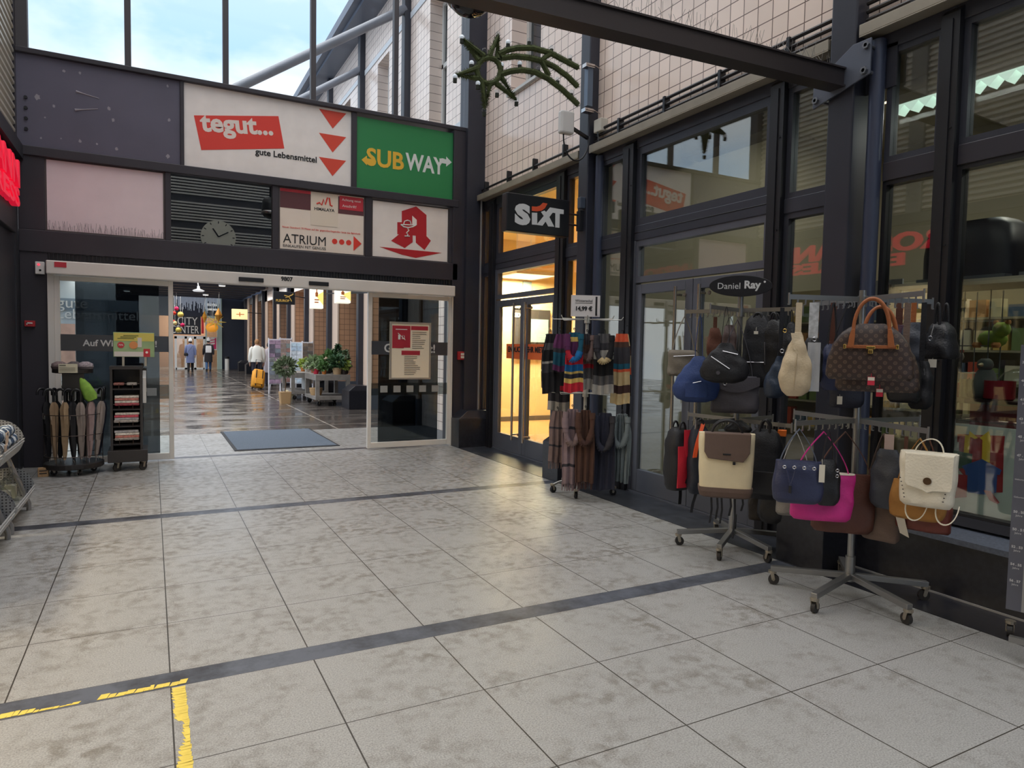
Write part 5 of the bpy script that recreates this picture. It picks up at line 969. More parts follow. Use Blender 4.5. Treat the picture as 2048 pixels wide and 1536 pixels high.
def scarf(label, px, pyt, pyb, d, w, stripes, yaw=0, loop=None, fringe=None, folds=3.0, amp=0.018):
    """folded scarf on a hook; stripes = list of (share, wool)"""
    s = d/FOC; o = PD(px, pyb, d); az = math.atan2(o.x, o.y); t = thing('scarf', label, 'scarf', o, -az+math.radians(yaw), 'winter scarves on the slim rack'); H = (pyb-pyt)*s; W = w*s
    names = []; cum = []; a = 0; tot = sum(x for x, _ in stripes)
    for x, nme in stripes:
        if nme not in names: names.append(nme)
        a += x/tot; cum.append((a, names.index(nme)))
    pick = lambda v: next((i for c, i in cum if v <= c+1e-6), cum[-1][1]); ph = (sum(map(ord, label)) % 60)/10
    def fn(u, v, yo=0, sh=1.0):
        g = 0.55+0.45*min(1, v*3.2); x = (u-.5)*W*g*(1+0.05*math.sin(v*5+ph)); y = yo+amp*math.sin(2*PI*folds*u+ph+v*1.2)*(0.5+0.5*v)+0.01*math.sin(v*7+ph); return (x, y, H*(1-v*sh)+0.01*math.sin(u*6+ph)*v)
    b = MB(); nb = 26; b.grid(lambda u, v: fn(u, v), 20, nb, mfn=lambda u, v: pick(v)); b.build('front_fall', [K[n] for n in names], t, world=False, solid=0.008, smooth=True)
    b = MB(); b.grid(lambda u, v: fn(u*0.92+0.05, v, 0.045, 0.9), 16, nb, mfn=lambda u, v: pick(1-v*0.8)); b.build('back_fall', [K[n] for n in names], t, world=False, solid=0.008, smooth=True)
    if loop:
        ln = [n for n in loop]; b = MB(); P = bez((-W*0.36,-0.03,H*0.97),(-W*0.55,-0.06,H*0.42),(W*0.5,-0.07,H*0.36),(W*0.36,-0.03,H*0.97),20)
        for i in range(len(P)-1): b.m(i*len(ln)//(len(P)-1)).tube([P[i], P[i+1]], 0.030+0.006*math.sin(i), 9, False)
        b.build('loop', [K[n] for n in ln], t, world=False, smooth=True)
    if fringe:
        b = MB(); rn = random.Random(9)
        for k in range(26): x = (k/25-.5)*W*0.96; b.tube([(x, fn(k/25,1)[1], 0.012), (x+rn.uniform(-.01,.01), fn(k/25,1)[1]+rn.uniform(-.01,.01), -0.07)], 0.0028, 4)
        b.build('fringe', K[fringe], t, world=False)
    b = MB(); b.tube(bez((0,0.02,H*0.98),(0.03,0.02,H+0.05),(-0.03,0.02,H+0.06),(0,0.02,H+0.02),10), 0.004, 6); b.tube([(-W*0.3,0.02,H*0.985),(W*0.3,0.02,H*0.985)], 0.004, 6); b.build('hook', BLACKM, t, world=False)
    return t
A = [(1,'black'),(1,'grey'),(1.2,'black'),(.3,'lgrey'),(1.2,'charcoal'),(2.5,'black')]
scarf('black and grey striped scarf at left end of upper tier', 1100, 668, 786, 7.0, 36, A, 20); scarf('purple and teal striped scarf second from left on upper tier', 1120, 668, 742, 6.92, 30, [(1.4,'purple'),(.4,'charcoal'),(1.2,'teal'),(.5,'purple')], 5)
scarf('bright striped scarf with blue loop and red tails on upper tier', 1146, 665, 784, 6.82, 36, [(.5,'teal'),(.6,'yellow'),(1.3,'purple'),(1,'red'),(.8,'blue'),(.4,'yellow'),(.5,'navy'),(.4,'yellow'),(1,'red')], 0, ('purple','red','blue','blue','teal'))
scarf('brown and taupe scarf with looped end between bright and black scarves', 1172, 668, 780, 6.95, 30, [(1,'charcoal'),(1,'brown'),(1,'taupe'),(.5,'red'),(1,'grey'),(1.2,'lgrey')], 0, ('brown','taupe'))
scarf('black and white checked scarf with pale end on upper tier', 1206, 668, 788, 6.86, 40, [(.8,'grey'),(.6,'charcoal'),(.9,'lgrey'),(.5,'black'),(1.1,'black'),(.9,'grey'),(.8,'lgrey')], 0, ('charcoal','cream','black'))
scarf('orange, teal and cream striped scarf at right end of upper tier', 1240, 668, 808, 6.95, 38, [(.8,'orange'),(.5,'brown'),(1.3,'charcoal'),(.5,'teal'),(.4,'orange'),(1,'cream'),(.9,'dbrown'),(.9,'cream')], -14)
scarf('black scarf with red tip hanging behind the left striped scarves', 1117, 700, 822, 7.35, 44, [(3,'black'),(.4,'red'),(1,'charcoal'),(.9,'lgrey')], 0)
scarf('taupe checked scarf with fringe at left of lower tier', 1114, 822, 924, 7.05, 34, [(1,'taupe'),(.2,'charcoal'),(1,'taupe'),(.2,'charcoal'),(1,'taupe')], 14, None, 'taupe'); scarf('mauve checked scarf with big loop on lower tier', 1142, 818, 968, 6.88, 38, [(1,'mauve'),(.15,'charcoal'),(1,'mauve'),(.15,'charcoal'),(1,'mauve'),(.15,'charcoal'),(1,'mauve')], 4, ('mauve','taupe','mauve'), 'mauve')
scarf('dark brown scarf with knotted loop on lower tier', 1168, 820, 964, 6.82, 36, [(1,'brown')], 0, ('brown','dbrown','brown'), 'dbrown'); scarf('navy scarf with loop on lower tier right of the brown one', 1206, 826, 980, 6.88, 42, [(1,'navy')], -4, ('navy','charcoal')); scarf('grey green ruffled scarf at right end of lower tier', 1240, 828, 964, 6.95, 36, [(1,'sage')], -14, ('sage','sage'), None, 4.5, 0.03)
# ================================================================== LEFT SIDE OF THE HALL
def perf_mat():
    m = bpy.data.materials.new('perforated_metal'); m.use_nodes = True; nt = m.node_tree; N = nt.nodes.new; L = nt.links.new; b = nt.nodes['Principled BSDF']; b.inputs['Roughness'].default_value = 0.4; b.inputs['Metallic'].default_value = 0.2
    g = N('ShaderNodeNewGeometry'); s = N('ShaderNodeSeparateXYZ'); L(g.outputs['Position'], s.inputs[0])
    def ma(op, a, bb):
        n = N('ShaderNodeMath'); n.operation = op
        for i, v in enumerate((a, bb)):
            if isinstance(v, (int, float)): n.inputs[i].default_value = v
            else: L(v, n.inputs[i])
        return n.outputs[0]
    P = 0.024; fx = ma('SUBTRACT', ma('FLOORED_MODULO', s.outputs[0], P), P/2); fz = ma('SUBTRACT', ma('FLOORED_MODULO', s.outputs[2], P), P/2)
    r = ma('ADD', ma('MULTIPLY', fx, fx), ma('MULTIPLY', fz, fz)); h = ma('LESS_THAN', r, 0.0062**2)
    mx = N('ShaderNodeMix'); mx.data_type = 'RGBA'; L(h, mx.inputs[0]); mx.inputs[6].default_value = lin((132,134,138)); mx.inputs[7].default_value = lin((50,50,54)); L(mx.outputs[2], b.inputs['Base Color']); return m
PERF = perf_mat(); BIN = mat('bin_grey', (168,168,168), 0.4, 0.2)
def basket(t, y0, y1, z, xf, dep=0.30, lip=0.12):
    """sloping tray: front lip faces the hall (+X), perforated half round end plates"""
    b = MB(); b.hexa([(xf-dep,y0,z+0.09),(xf,y0,z),(xf,y1,z),(xf-dep,y1,z+0.09),(xf-dep,y0,z+0.10),(xf,y0,z+0.012),(xf,y1,z+0.012),(xf-dep,y1,z+0.10)])
    b.hexa([(xf,y0,z),(xf+0.012,y0,z),(xf+0.012,y1,z),(xf,y1,z),(xf+0.05,y0,z+lip),(xf+0.062,y0,z+lip),(xf+0.062,y1,z+lip),(xf+0.05,y1,z+lip)])
    k = b.build('tray', BIN, t)
    for y in (y0, y1):
        pts = [(xf-dep, z+0.09), (xf, z), (xf+0.045, z+lip)]+[(xf-dep*0.45+0.19*math.cos(math.radians(a)), z+0.10+0.19*math.sin(math.radians(a))) for a in range(10, 175, 12)]
        b = MB(); b.prism(pts, ((0,y,0),(1,0,0),(0,0,1)), -0.006 if y == y0 else 0.006); b.build('end_plate', PERF, k)
    b = MB(); b.hexa([(xf+0.018,y0+0.03,z+0.015),(xf+0.024,y0+0.03,z+0.015),(xf+0.024,y1-0.03,z+0.015),(xf+0.018,y1-0.03,z+0.015),(xf+0.052,y0+0.03,z+lip-0.02),(xf+0.064,y0+0.03,z+lip-0.02),(xf+0.064,y1-0.03,z+lip-0.02),(xf+0.052,y1-0.03,z+lip-0.02)]); b.build('label_strip', mat('label_strip', (186,186,184), 0.4), k)
def bin_rack(label, y0, y1):
    t = thing('basket_shelf', label, 'shelf', (-1.1, (y0+y1)/2, 0), 0, 'sloping basket shelves along the left wall')
    for y in (y0+0.04, y1-0.04):
        b = MB(); b.tube([(-0.985,y,0.0),(-0.985,y,0.06),(-1.30,y,0.95)], 0.02, 10); b.build('leg', mat('tube_grey', (140,140,142), 0.35, 0.4), t, smooth=True)
        b = MB(); b.box(-1.34,-1.0,y-0.012,y+0.012,0.03,0.06); b.box(-1.345,-1.315,y-0.015,y+0.015,0,1.0); b.build('back_post', mat('tube_grey', (0,0,0)), t)
    basket(t, y0, y1, 0.10, -1.00); basket(t, y0, y1, 0.53, -1.07); return t
RK = [bin_rack('sloping grey basket shelf farthest along the left wall near umbrellas', 6.45, 7.40), bin_rack('sloping grey basket shelf between the farthest one and picture edge', 5.42, 6.38), bin_rack('sloping grey basket shelf nearest the camera at left picture edge', 4.40, 5.35)]
def sp(nm): return mat('stripe_'+nm, {'a': (58,78,104), 'b': (188,198,206)}[nm], 0.9)
rnd = random.Random(8)
for k in range(4):   # striped scarves piled in the far upper basket
    t = thing('striped_scarf', ['blue and white striped rolled scarf at front of far upper basket', 'blue and white striped rolled scarf second in far upper basket', 'blue striped scarf roll at wall side of far upper basket', 'navy striped scarf roll on top of far upper basket'][k], 'scarf', (-1.09-0.06*k, 6.9, 0.66), 0, 'striped scarves in the far upper basket')
    x = -1.085-0.065*(k % 3); z = 0.665+0.03*(k % 3) + (0.095 if k == 3 else 0); y0, y1 = 6.50+0.02*k, 7.3-0.05*k; n = 22
    b = MB(); P = [Vector((x+0.010*math.sin(i*1.1), y0+(y1-y0)*i/n, z+0.008*math.sin(i*0.7+k))) for i in range(n+1)]
    for i in range(n): b.m(i % 2).tube([P[i], P[i+1]], 0.045, 10, False)
    b.m(0).sphere(P[0], 0.045, 10, 1, .4, 1); b.sphere(P[-1], 0.045, 10, 1, .4, 1)
    b.build('roll', [sp('a'), sp('b')], t, smooth=True)
    b = MB(); b.hexa([(x+0.04,y0+0.15,z-0.075),(x+0.044,y0+0.15,z-0.075),(x+0.044,y0+0.25,z-0.075),(x+0.04,y0+0.25,z-0.075),(x+0.04,y0+0.15,z+0.02),(x+0.05,y0+0.15,z+0.02),(x+0.05,y0+0.25,z+0.02),(x+0.04,y0+0.25,z+0.02)]); b.build('paper_band', mat('band_peach', (206,180,156), 0.6), t)
for k, (y, c, lab) in enumerate(((5.52,(212,206,190),'cream framed picture at near end of middle lower basket'),(5.62,(198,190,170),'pale framed picture second in middle lower basket'),(5.95,(206,200,186),'white framed picture with dark print in middle lower basket'),(6.2,(190,184,170),'pale framed picture at far end of middle lower basket'))):
    t = thing('picture_frame', lab, 'picture', (-1.08, y, 0.13), 0, 'framed pictures in the lower basket'); b = MB(); x = -1.02-0.03*(k % 2)
    b.hexa([(x,y,0.125),(x-0.02,y,0.13),(x-0.02,y+0.15,0.13),(x,y+0.15,0.125),(x-0.12,y,0.38),(x-0.14,y,0.375),(x-0.14,y+0.15,0.375),(x-0.12,y+0.15,0.38)]); b.build('frame', mat('frame_cream%d' % k, c, 0.5), t, bevel=0.003)
    b = MB(); b.hexa([(x+0.004-0.012,y+0.025,0.15),(x-0.012,y+0.025,0.15),(x-0.012,y+0.125,0.15),(x+0.004-0.012,y+0.125,0.15),(x-0.104,y+0.025,0.36),(x-0.109,y+0.025,0.36),(x-0.109,y+0.125,0.36),(x-0.104,y+0.125,0.36)]); b.build('print', mat('print_tone%d' % (k % 2), ((150,146,150),(70,66,66))[k % 2], 0.6), t)
for k, y in enumerate((6.62, 6.92, 7.18)):
    t = thing('gift_pouch', ['clear plastic gift pouch at near end of far lower basket', 'clear plastic gift pouch in middle of far lower basket', 'clear plastic gift pouch at far end of far lower basket'][k], 'pouch', (-1.08, y, 0.16), 0, 'clear gift pouches in the far lower basket'); b = MB(); b.loft([(0.14,0.09,0.07),(0.2,0.1,0.08),(0.3,0.08,0.075),(0.37,0.02,0.06)], 18, 3)
    for v in b.bm.verts: v.co.x -= 1.085; v.co.y += y
    b.build('pouch_film', glass('pouch_film', (0.82,0.84,0.84), 1.45, 0.9), t, smooth=True)
    b = MB(); b.box(-1.13,-1.05,y-0.04,y+0.04,0.16,0.27); b.build('card_inside', mat('pouch_card', (196,190,168), 0.6), t)
    b = MB(); b.tube(bez((-1.085,y-0.08,0.30),(-1.085,y-0.10,0.47),(-1.085,y+0.10,0.47),(-1.085,y+0.08,0.30),14), 0.006, 6); b.build('handle', glass('pouch_film', ()), t)
for k, (y, lab) in enumerate(((4.6,'wine red cloth parcel at near end of nearest lower basket'),(5.0,'wine red cloth parcel at far end of nearest lower basket'))):
    t = thing('cloth_parcel', lab, 'parcel', (-1.08, y, 0.15), 0, 'wine red parcels in the nearest basket'); b = MB(); b.loft([(0,0.09,0.11),(0.06,0.1,0.12),(0.14,0.07,0.09)], 18, 3); b.build('wrap', mat('wine_cloth', (104,50,62), 0.9), t, world=False, smooth=True)
    b = MB(); b.box(0.06,0.10,-0.02,0.05,0.04,0.12); b.build('paper_band', mat('band_peach', (0,0,0)), t, world=False)

# ---- umbrella stand
UX, UY = -0.80, 9.24
t = US = thing('umbrella_stand', 'round black wheeled umbrella stand with wire hoops beside left door', 'stand', (UX, UY, 0))
b = MB(); b.lathe([(0.29,0.075),(0.30,0.085),(0.30,0.13),(0.29,0.135)], UX, UY, 32); b.build('base_tray', mat('stand_black', (40,36,36), 0.5), t)
for z in (0.22, 0.46, 0.69): b = MB(); b.tube([(UX+0.285*math.cos(a*PI/16), UY+0.285*math.sin(a*PI/16), z) for a in range(33)], 0.0045, 6, False); b.build('hoop', mat('hoop_brown', (70,58,52), 0.4, 0.5), t)
b = MB(); b.tube([(UX,UY,0.13),(UX,UY,1.17)], 0.016, 10); b.build('post', BLACKM, t)
for a in range(6): b = MB(); b.tube([(UX+0.285*math.cos(a*PI/3), UY+0.285*math.sin(a*PI/3), 0.13),(UX+0.285*math.cos(a*PI/3), UY+0.285*math.sin(a*PI/3), 0.69)], 0.004, 6); b.build('upright', mat('hoop_brown', (0,0,0)), t)
for a in (-70, 20, 110, 200): r = math.radians(a); caster(UX+0.2*math.cos(r), UY+0.2*math.sin(r), r, t, 0.032)
b = MB(); b.lathe([(0.18,1.155),(0.20,1.16),(0.20,1.20),(0.18,1.20)], UX, UY, 28); b.box(UX-0.09, UX+0.12, UY-0.15, UY-0.145, 0.95, 1.155); b.build('top_tray', mat('stand_black', (0,0,0)), t)
v = PD(134, 744, 7.5); b = MB(); b.box(v.x-0.09, v.x+0.09, UY-0.215, UY-0.205, 1.165, 1.265); cd = b.build('price_card', mat('card_cream2', (206,200,176), 0.6), t)
b = MB(); b.box(v.x-0.08, v.x-0.02, UY-0.218, UY-0.215, 1.245, 1.252)
for k in range(3): b.box(v.x-0.08, v.x+0.07, UY-0.218, UY-0.215, 1.185+k*0.017, 1.188+k*0.017)
b.build('print', INK, cd)
UMC = dict(tan=(150,124,96), grey=(140,128,122), black=(30,29,33), navy=(42,44,60), sand=(160,134,104), rose=(150,128,126))
def umbrella(label, dx, dy, cn, tilt, ang):
    t = thing('umbrella', label, 'umbrella', (UX+dx, UY+dy, 0.136), 0, 'folded stick umbrellas in the wire stand'); m = mat('umbrella_'+cn, UMC[cn], 0.75, 0, 0.12, 10); b = MB(); n = 16; R = []
    for z, r in ((0.05,0.010),(0.10,0.018),(0.25,0.028),(0.45,0.036),(0.62,0.040),(0.67,0.030),(0.70,0.014)):
        R.append([(r*(1+0.28*math.cos(5*k*2*PI/n+z*7))*math.cos(2*PI*k/n), r*(1+0.28*math.cos(5*k*2*PI/n+z*7))*math.sin(2*PI*k/n), z) for k in range(n)])
    b.rings(R); c = b.build('canopy', m, t, world=False, smooth=True)
    b = MB(); b.tube([(0,0,0),(0,0,0.06)], 0.004, 6); b.build('tip', ZIP, t, world=False)
    b = MB(); h = [(0,0,0.68),(0,0,0.80)]+[(0.045-0.045*math.cos(a*PI/8), 0, 0.80+0.045*math.sin(a*PI/8)) for a in range(1, 9)]+[(0.09,0,0.775)]
    b.tube(h, 0.014, 8); b.build('crook_handle', mat('crook_black', (24,23,26), 0.35), t, world=False, smooth=True)
    b = MB(); b.box(0.03,0.034,-0.025,0.02,0.50,0.57); b.build('hang_tag', TAG, t, world=False)
    t.matrix_basis = t.matrix_basis @ Matrix.Rotation(math.radians(ang), 4, 'Z') @ Matrix.Rotation(math.radians(tilt), 4, 'X')
for a in (('tan folded umbrella at the front left of the stand', -0.16, -0.17, 'tan', 3, 200), ('sand coloured folded umbrella right of the tan one', -0.07, -0.22, 'sand', 4, 170), ('black folded umbrella at front centre of the stand', 0.02, -0.21, 'black', 2, 190), ('grey brown folded umbrella right of the black one', 0.09, -0.20, 'grey', -2, 180), ('rose grey folded umbrella with white tag at front right', 0.16, -0.16, 'rose', 4, 150), ('grey folded umbrella farthest right in the stand', 0.22, -0.09, 'grey', 6, 120), ('navy folded umbrella behind the black one', 0.0, -0.09, 'navy', 2, 230), ('black folded umbrella at the left rim of the stand', -0.23, -0.05, 'black', 4, 210), ('black folded umbrella at the back of the stand', 0.05, 0.14, 'black', -3, 30), ('black folded umbrella leaning out of the right rim', 0.235, 0.04, 'navy', 5, 100), ('black folded umbrella wedged behind the tan one', -0.13, -0.04, 'black', 2, 250), ('black folded umbrella behind the grey brown one', 0.11, -0.02, 'black', -2, 60), ('black folded umbrella at back left of the stand', -0.12, 0.13, 'black', -4, 300)): umbrella(*a)
for k, (dx, dy, dz, c, lab) in enumerate(((-0.12,-0.06,0,(120,104,104),'grey pink folded knit hat left on top of umbrella stand'),(0.02,-0.03,0.0,(92,84,86),'dark patterned knit hat in middle on umbrella stand'),(0.13,-0.06,0,(150,140,146),'pale patterned knit hat right on top of umbrella stand'))):
    t = thing('knit_hat', lab, 'hat', (UX+dx, UY+dy, 1.203+dz), 0, 'knit hats on the umbrella stand'); b = MB(); b.loft([(0,0.07,0.06),(0.03,0.08,0.07),(0.06,0.075,0.06),(0.085,0.03,0.03)], 18, 2.4); b.build('crown', mat('hat_%d' % k, c, 0.95, 0, 0.4, 60), t, world=False, smooth=True); b = MB(); b.loft([(0,0.074,0.064),(0.028,0.084,0.074)], 18, 2.4); b.build('cuff', mat('hat_cuff%d' % k, tuple(int(x*.7) for x in c), 0.95), t, world=False, smooth=True)
t = thing('folding_pouch', 'lime green patterned pouch hanging at right of umbrella stand', 'pouch', (UX+0.20, UY-0.13, 0.85)); b = MB(); b.loft([(0,0.05,0.025),(0.05,0.07,0.045),(0.18,0.055,0.045),(0.28,0.02,0.02)], 16, 2.6); b.build('cloth', mat('pouch_lime', (134,176,72), 0.8, 0, 0.2, 20), t, world=False, smooth=True); b = MB(); b.tube([(0,0,0.27),(-0.08,0.06,0.33)], 0.004, 6); b.build('loop', BLACKM, t, world=False); t.matrix_basis = t.matrix_basis @ Matrix.Rotation(math.radians(-24), 4, 'Y')
# wood block under the stand
t = thing('wooden_block', 'small pale wooden block on floor left of umbrella stand', 'block', (-1.08, 9.12, 0)); b = MB(); b.box(-1.13, -1.03, 9.08, 9.16, 0, 0.10); b.build('wood', mat('block_wood', (168,134,96), 0.7, 0, 0.2, 20), t, bevel=0.004); b = MB(); b.box(-1.115,-1.045,9.077,9.08,0.035,0.045); b.box(-1.115,-1.045,9.077,9.08,0.065,0.075); b.build('slot', INK, t)

# ---- newspaper tower
t = thing('newspaper_tower', 'tall dark newspaper stand on casters with promotion board', 'stand', (-0.25, 9.3, 0)); TW = mat('tower_dark', (48,44,44), 0.5); x0, x1, y0, y1 = -0.43, -0.10, 9.14, 9.52
b = MB(); b.box(x0,x0+0.025,y0,y1,0.24,1.22); b.box(x1-0.025,x1,y0,y1,0.24,1.22); b.box(x0,x1,y1-0.02,y1,0.24,1.22); b.box(x0-0.005,x1+0.005,y0-0.005,y1,1.20,1.235); b.build('cabinet', TW, t)
b = MB(); b.box(x0-0.03,x1+0.05,y0-0.03,y1+0.02,0.11,0.25); b.build('base', TW, t, bevel=0.005)
for (x, y) in ((x0+0.06,y0+0.03),(x1,y0+0.03),(x0+0.06,y1-0.06),(x1,y1-0.06)): caster(x, y, 0.6, t, 0.045)
SZ = (0.33, 0.54, 0.74, 0.98)
for z in SZ:
    b = MB(); b.hexa([(x0+0.026,y0+0.02,z-0.02),(x1-0.026,y0+0.02,z-0.02),(x1-0.026,y1-0.03,z+0.02),(x0+0.026,y1-0.03,z+0.02),(x0+0.026,y0+0.02,z-0.008),(x1-0.026,y0+0.02,z-0.008),(x1-0.026,y1-0.03,z+0.032),(x0+0.026,y1-0.03,z+0.032)]); b.build('shelf_board', TW, t)
    b = MB(); b.tube([(x0+0.03,y0+0.012,z+0.05),(x1-0.03,y0+0.012,z+0.05)], 0.004, 6); b.tube([(x0+0.09,y0+0.012,z+0.05),(x0+0.09,y0+0.012,z-0.01)], 0.004, 6); b.tube([(x1-0.10,y0+0.012,z+0.05),(x1-0.10,y0+0.012,z-0.01)], 0.004, 6); b.build('wire_guard', mat('guard_brown', (74,60,52), 0.4, 0.4), t)
rnd = random.Random(12)
for i, z in enumerate(SZ):
    for k in range(4 if i < 3 else 2):
        c = [(206,196,186),(190,120,110),(214,206,196),(170,166,168),(200,80,96)][(i*2+k) % 5]; w = 0.105 if (i == 3) else 0.25; xx = x0+0.035+(k*0.135 if i == 3 else rnd.uniform(0, 0.015)); h = 0.026
        zz = z+0.034+(0 if i == 3 else k*0.03); o = MB().box(xx, xx+w, y0+0.03, y0+0.27, zz, zz+h).build('newspaper', mat('paper_%d%d%d' % c, c, 0.7, 0, 0.35, 45), None, bevel=0.004); tag(o, 'folded newspaper bundle lying on %s of dark tower' % ('lowest shelf', 'second shelf', 'third shelf', 'top shelf')[i], 'newspaper', 'newspaper bundles on the %s of the tower' % ('lowest shelf', 'second shelf', 'third shelf', 'top shelf')[i])
v0, v1 = PY(226, 664, 9.2), PY(310, 716, 9.2); pb = thing('promo_board', 'green and yellow promotion board standing on newspaper tower', 'sign', ((v0.x+v1.x)/2, 9.24, 1.236))
b = MB(); b.box(v0.x, v1.x-0.005, 9.215, 9.245, v1.z+0.01, v0.z); b.build('board', mat('promo_green', (150,176,130), 0.5, 0, 0.12, 6), pb, bevel=0.004)
for x in (v0.x+0.10, v1.x-0.10): b = MB(); b.box(x-0.012, x+0.012, 9.222, 9.238, 1.236, v1.z+0.012); b.build('foot', PLATE, pb)
yb = 9.2148
def pb_rect(nm, a, c, e, f, m, d=0.002): return MB().box(v0.x+a*(v1.x-v0.x), v0.x+c*(v1.x-v0.x), yb-d, yb, v1.z+e*(v0.z-v1.z), v1.z+f*(v0.z-v1.z)).build(nm, m, pb)
pb_rect('yellow_field', 0.02, 0.98, 0.66, 0.98, mat('promo_yellow', (206,192,96), 0.5)); pb_rect('white_footer', 0.02, 0.72, 0.05, 0.24, mat('promo_white', (214,206,202), 0.5)); pb_rect('red_tag', 0.72, 0.88, 0.04, 0.36, mat('promo_red', (192,44,56), 0.5), 0.004); pb_rect('mug', 0.58, 0.68, 0.42, 0.80, mat('promo_cup', (206,200,196), 0.5), 0.004)
for nm, fx, fz, r, m in (('red_disc', 0.18, 0.5, 0.036, mat('promo_red', (0,0,0))), ('orange_disc', 0.48, 0.5, 0.045, mat('promo_orange', (214,140,84), 0.5)), ('tag_mark', 0.80, 0.22, 0.014, WHITE)):
    cx, cz = v0.x+fx*(v1.x-v0.x), v1.z+fz*(v0.z-v1.z); MB().tube([(cx,yb,cz),(cx,yb-0.005,cz)], r, 20).build(nm, m, pb)
text('lettering', '70%', (v0.x+0.18*(v1.x-v0.x), yb-0.006, v1.z+0.5*(v0.z-v1.z)), 0.04, WHITE, pb, ext=0.0005, fit=0.05)
for k in range(3): pb_rect('print_line', 0.24-0.07*k, 0.60-0.05*k, 0.86-0.06*k, 0.89-0.06*k, mat('promo_ink', (96,104,54), 0.6), 0.004)
t = thing('leaflet_holder', 'white leaflet holder fixed to right side of newspaper tower', 'holder', (-0.07, 9.3, 0.83)); b = MB(); b.hexa([(-0.098,9.16,0.80),(-0.06,9.16,0.80),(-0.06,9.40,0.84),(-0.098,9.40,0.84),(-0.098,9.16,1.10),(-0.06,9.16,1.10),(-0.06,9.40,1.18),(-0.098,9.40,1.18)]); b.build('leaflets', mat('leaflet_white', (196,194,192), 0.5), t, bevel=0.004); b = MB(); b.box(-0.1,-0.055,9.2,9.36,0.93,0.97); b.build('clip', PLATE, t)

# ---- doormat, worn yellow tape, droppings on the slate panel
t = thing('doormat', 'blue grey doormat with dark rubber edge in the open gateway', 'mat', (1.75, 11.4, 0)); b = MB(); b.box(1.03, 2.52, 10.28, 12.55, 0.0, 0.009); b.build('rubber_edge', mat('mat_rubber', (34,34,38), 0.7), t); b = MB(); b.box(1.07, 2.48, 10.33, 12.50, 0.009, 0.014); b.build('pile', mat('mat_pile', (96,108,122), 0.95, 0, 0.15, 60, 0.5, 300), t)
t = thing('floor_tape', 'worn yellow marking tape stuck on floor at lower left', 'tape', (-0.2, 3.2, 0)); TP = mat('tape_yellow', (228,204,92), 0.6, 0, 0.1, 20); rnd = random.Random(21)
b = MB(); x = -0.98
while x < 0.115:
    w = rnd.uniform(0.02, 0.05)
    if -0.30 < x < -0.24 and len(b.bm.verts): b.build('tape_strip', TP, t); b = MB()
    if not (-0.30 < x < -0.24):
        lo, hi = 3.325+rnd.uniform(-.002,.004), 3.368+rnd.uniform(-.014,.004)
        if -0.45 < x < -0.24: hi = lo+rnd.uniform(.008,.02)
        b.prism([(x,lo),(x+w*0.75,lo),(x+w,hi),(x+w*0.3,hi)], ((0,0,0.0005),(1,0,0),(0,1,0)), 0.001)
    x += w*0.8
b.build('tape_strip', TP, t)
b = MB(); y = 3.30
while y > 2.25:
    h = rnd.uniform(0.012, 0.03); f = 0.5+0.5*math.sin(y*9); l = 0.062+rnd.uniform(0, .012)+(0.032*f if y < 3.0 else 0); r = 0.126-rnd.uniform(0, .006)
    b.prism([(l,y),(r,y+rnd.uniform(-.004,.004)),(r-0.002,y-h),(l+rnd.uniform(0,.012),y-h)], ((0,0,0.0005),(1,0,0),(0,1,0)), 0.001); y -= h*0.97
b.build('tape_strip', TP, t)
b = MB(); rnd = random.Random(31)
for (px, py, a) in ((75,194,2),(108,212,1),(128,142,1),(160,146,1),(226,240,1.2),(160,282,1.2),(194,288,.8),(233,298,1.2),(335,172,1),(338,240,1.2),(336,313,1.5),(90,235,.6),(82,276,.7),(122,277,.5),(218,217,1.4)):
    v = PY(px, py, G0+0.0185); r = 0.014*a; b.prism([(v.x+r*(1+rnd.uniform(-.3,.3))*math.cos(k*PI/5), v.z+1.2*r*(1+rnd.uniform(-.3,.3))*math.sin(k*PI/5)) for k in range(10)], ((0,G0+0.02,0),(1,0,0),(0,0,1)), 0.001)
for p, q_ in (((152,183),(198,197)),((150,220),(196,218))):
    v, w = PY(*p, G0+0.019), PY(*q_, G0+0.019); b.tube([v, v.lerp(w, .3), w], [0.016, 0.008, 0.005], 6)
o = b.build('wall_marks', mat('dropping', (150,146,154), 0.8), None); tag(o, kind='structure')
# ================================================================== THE LANE BEYOND THE GATE
PIERR = mat('pier_reveal', (196,150,118), 0.7)
FARY = [13.23+3.28*k for k in range(10)]
for k, y in enumerate(FARY):
    if k > 4: column(y, y+0.2, 3.9); plinth(y-0.5, y+0.15)
    b = MB(); b.box(4.62, 5.70, y-0.62, y-0.02, 0, 3.9); struct('brick_pier', b, TILE_F)
    b = MB(); b.box(4.60, 4.64, y-0.64, y-0.0, 0, 3.9); struct('pier_edge', b, mat('pier_edge', (222,196,176), 0.6))
    b = MB(); b.box(4.58, 5.71, y-0.66, y-0.0, 0, 0.5); struct('pier_plinth', b, mat('pier_plinth', (92,98,110), 0.5))
b = MB(); b.box(5.70, 5.9, 13.0, 46, 0, 3.9); struct('wall_shopfronts', b, mat('shopfront_tile', (170,126,96), 0.7))
b = MB(); b.box(4.66, 5.9, 13.0, 46, 3.55, 3.9); struct('soffit', b, mat('soffit_grey', (120,118,116), 0.6))
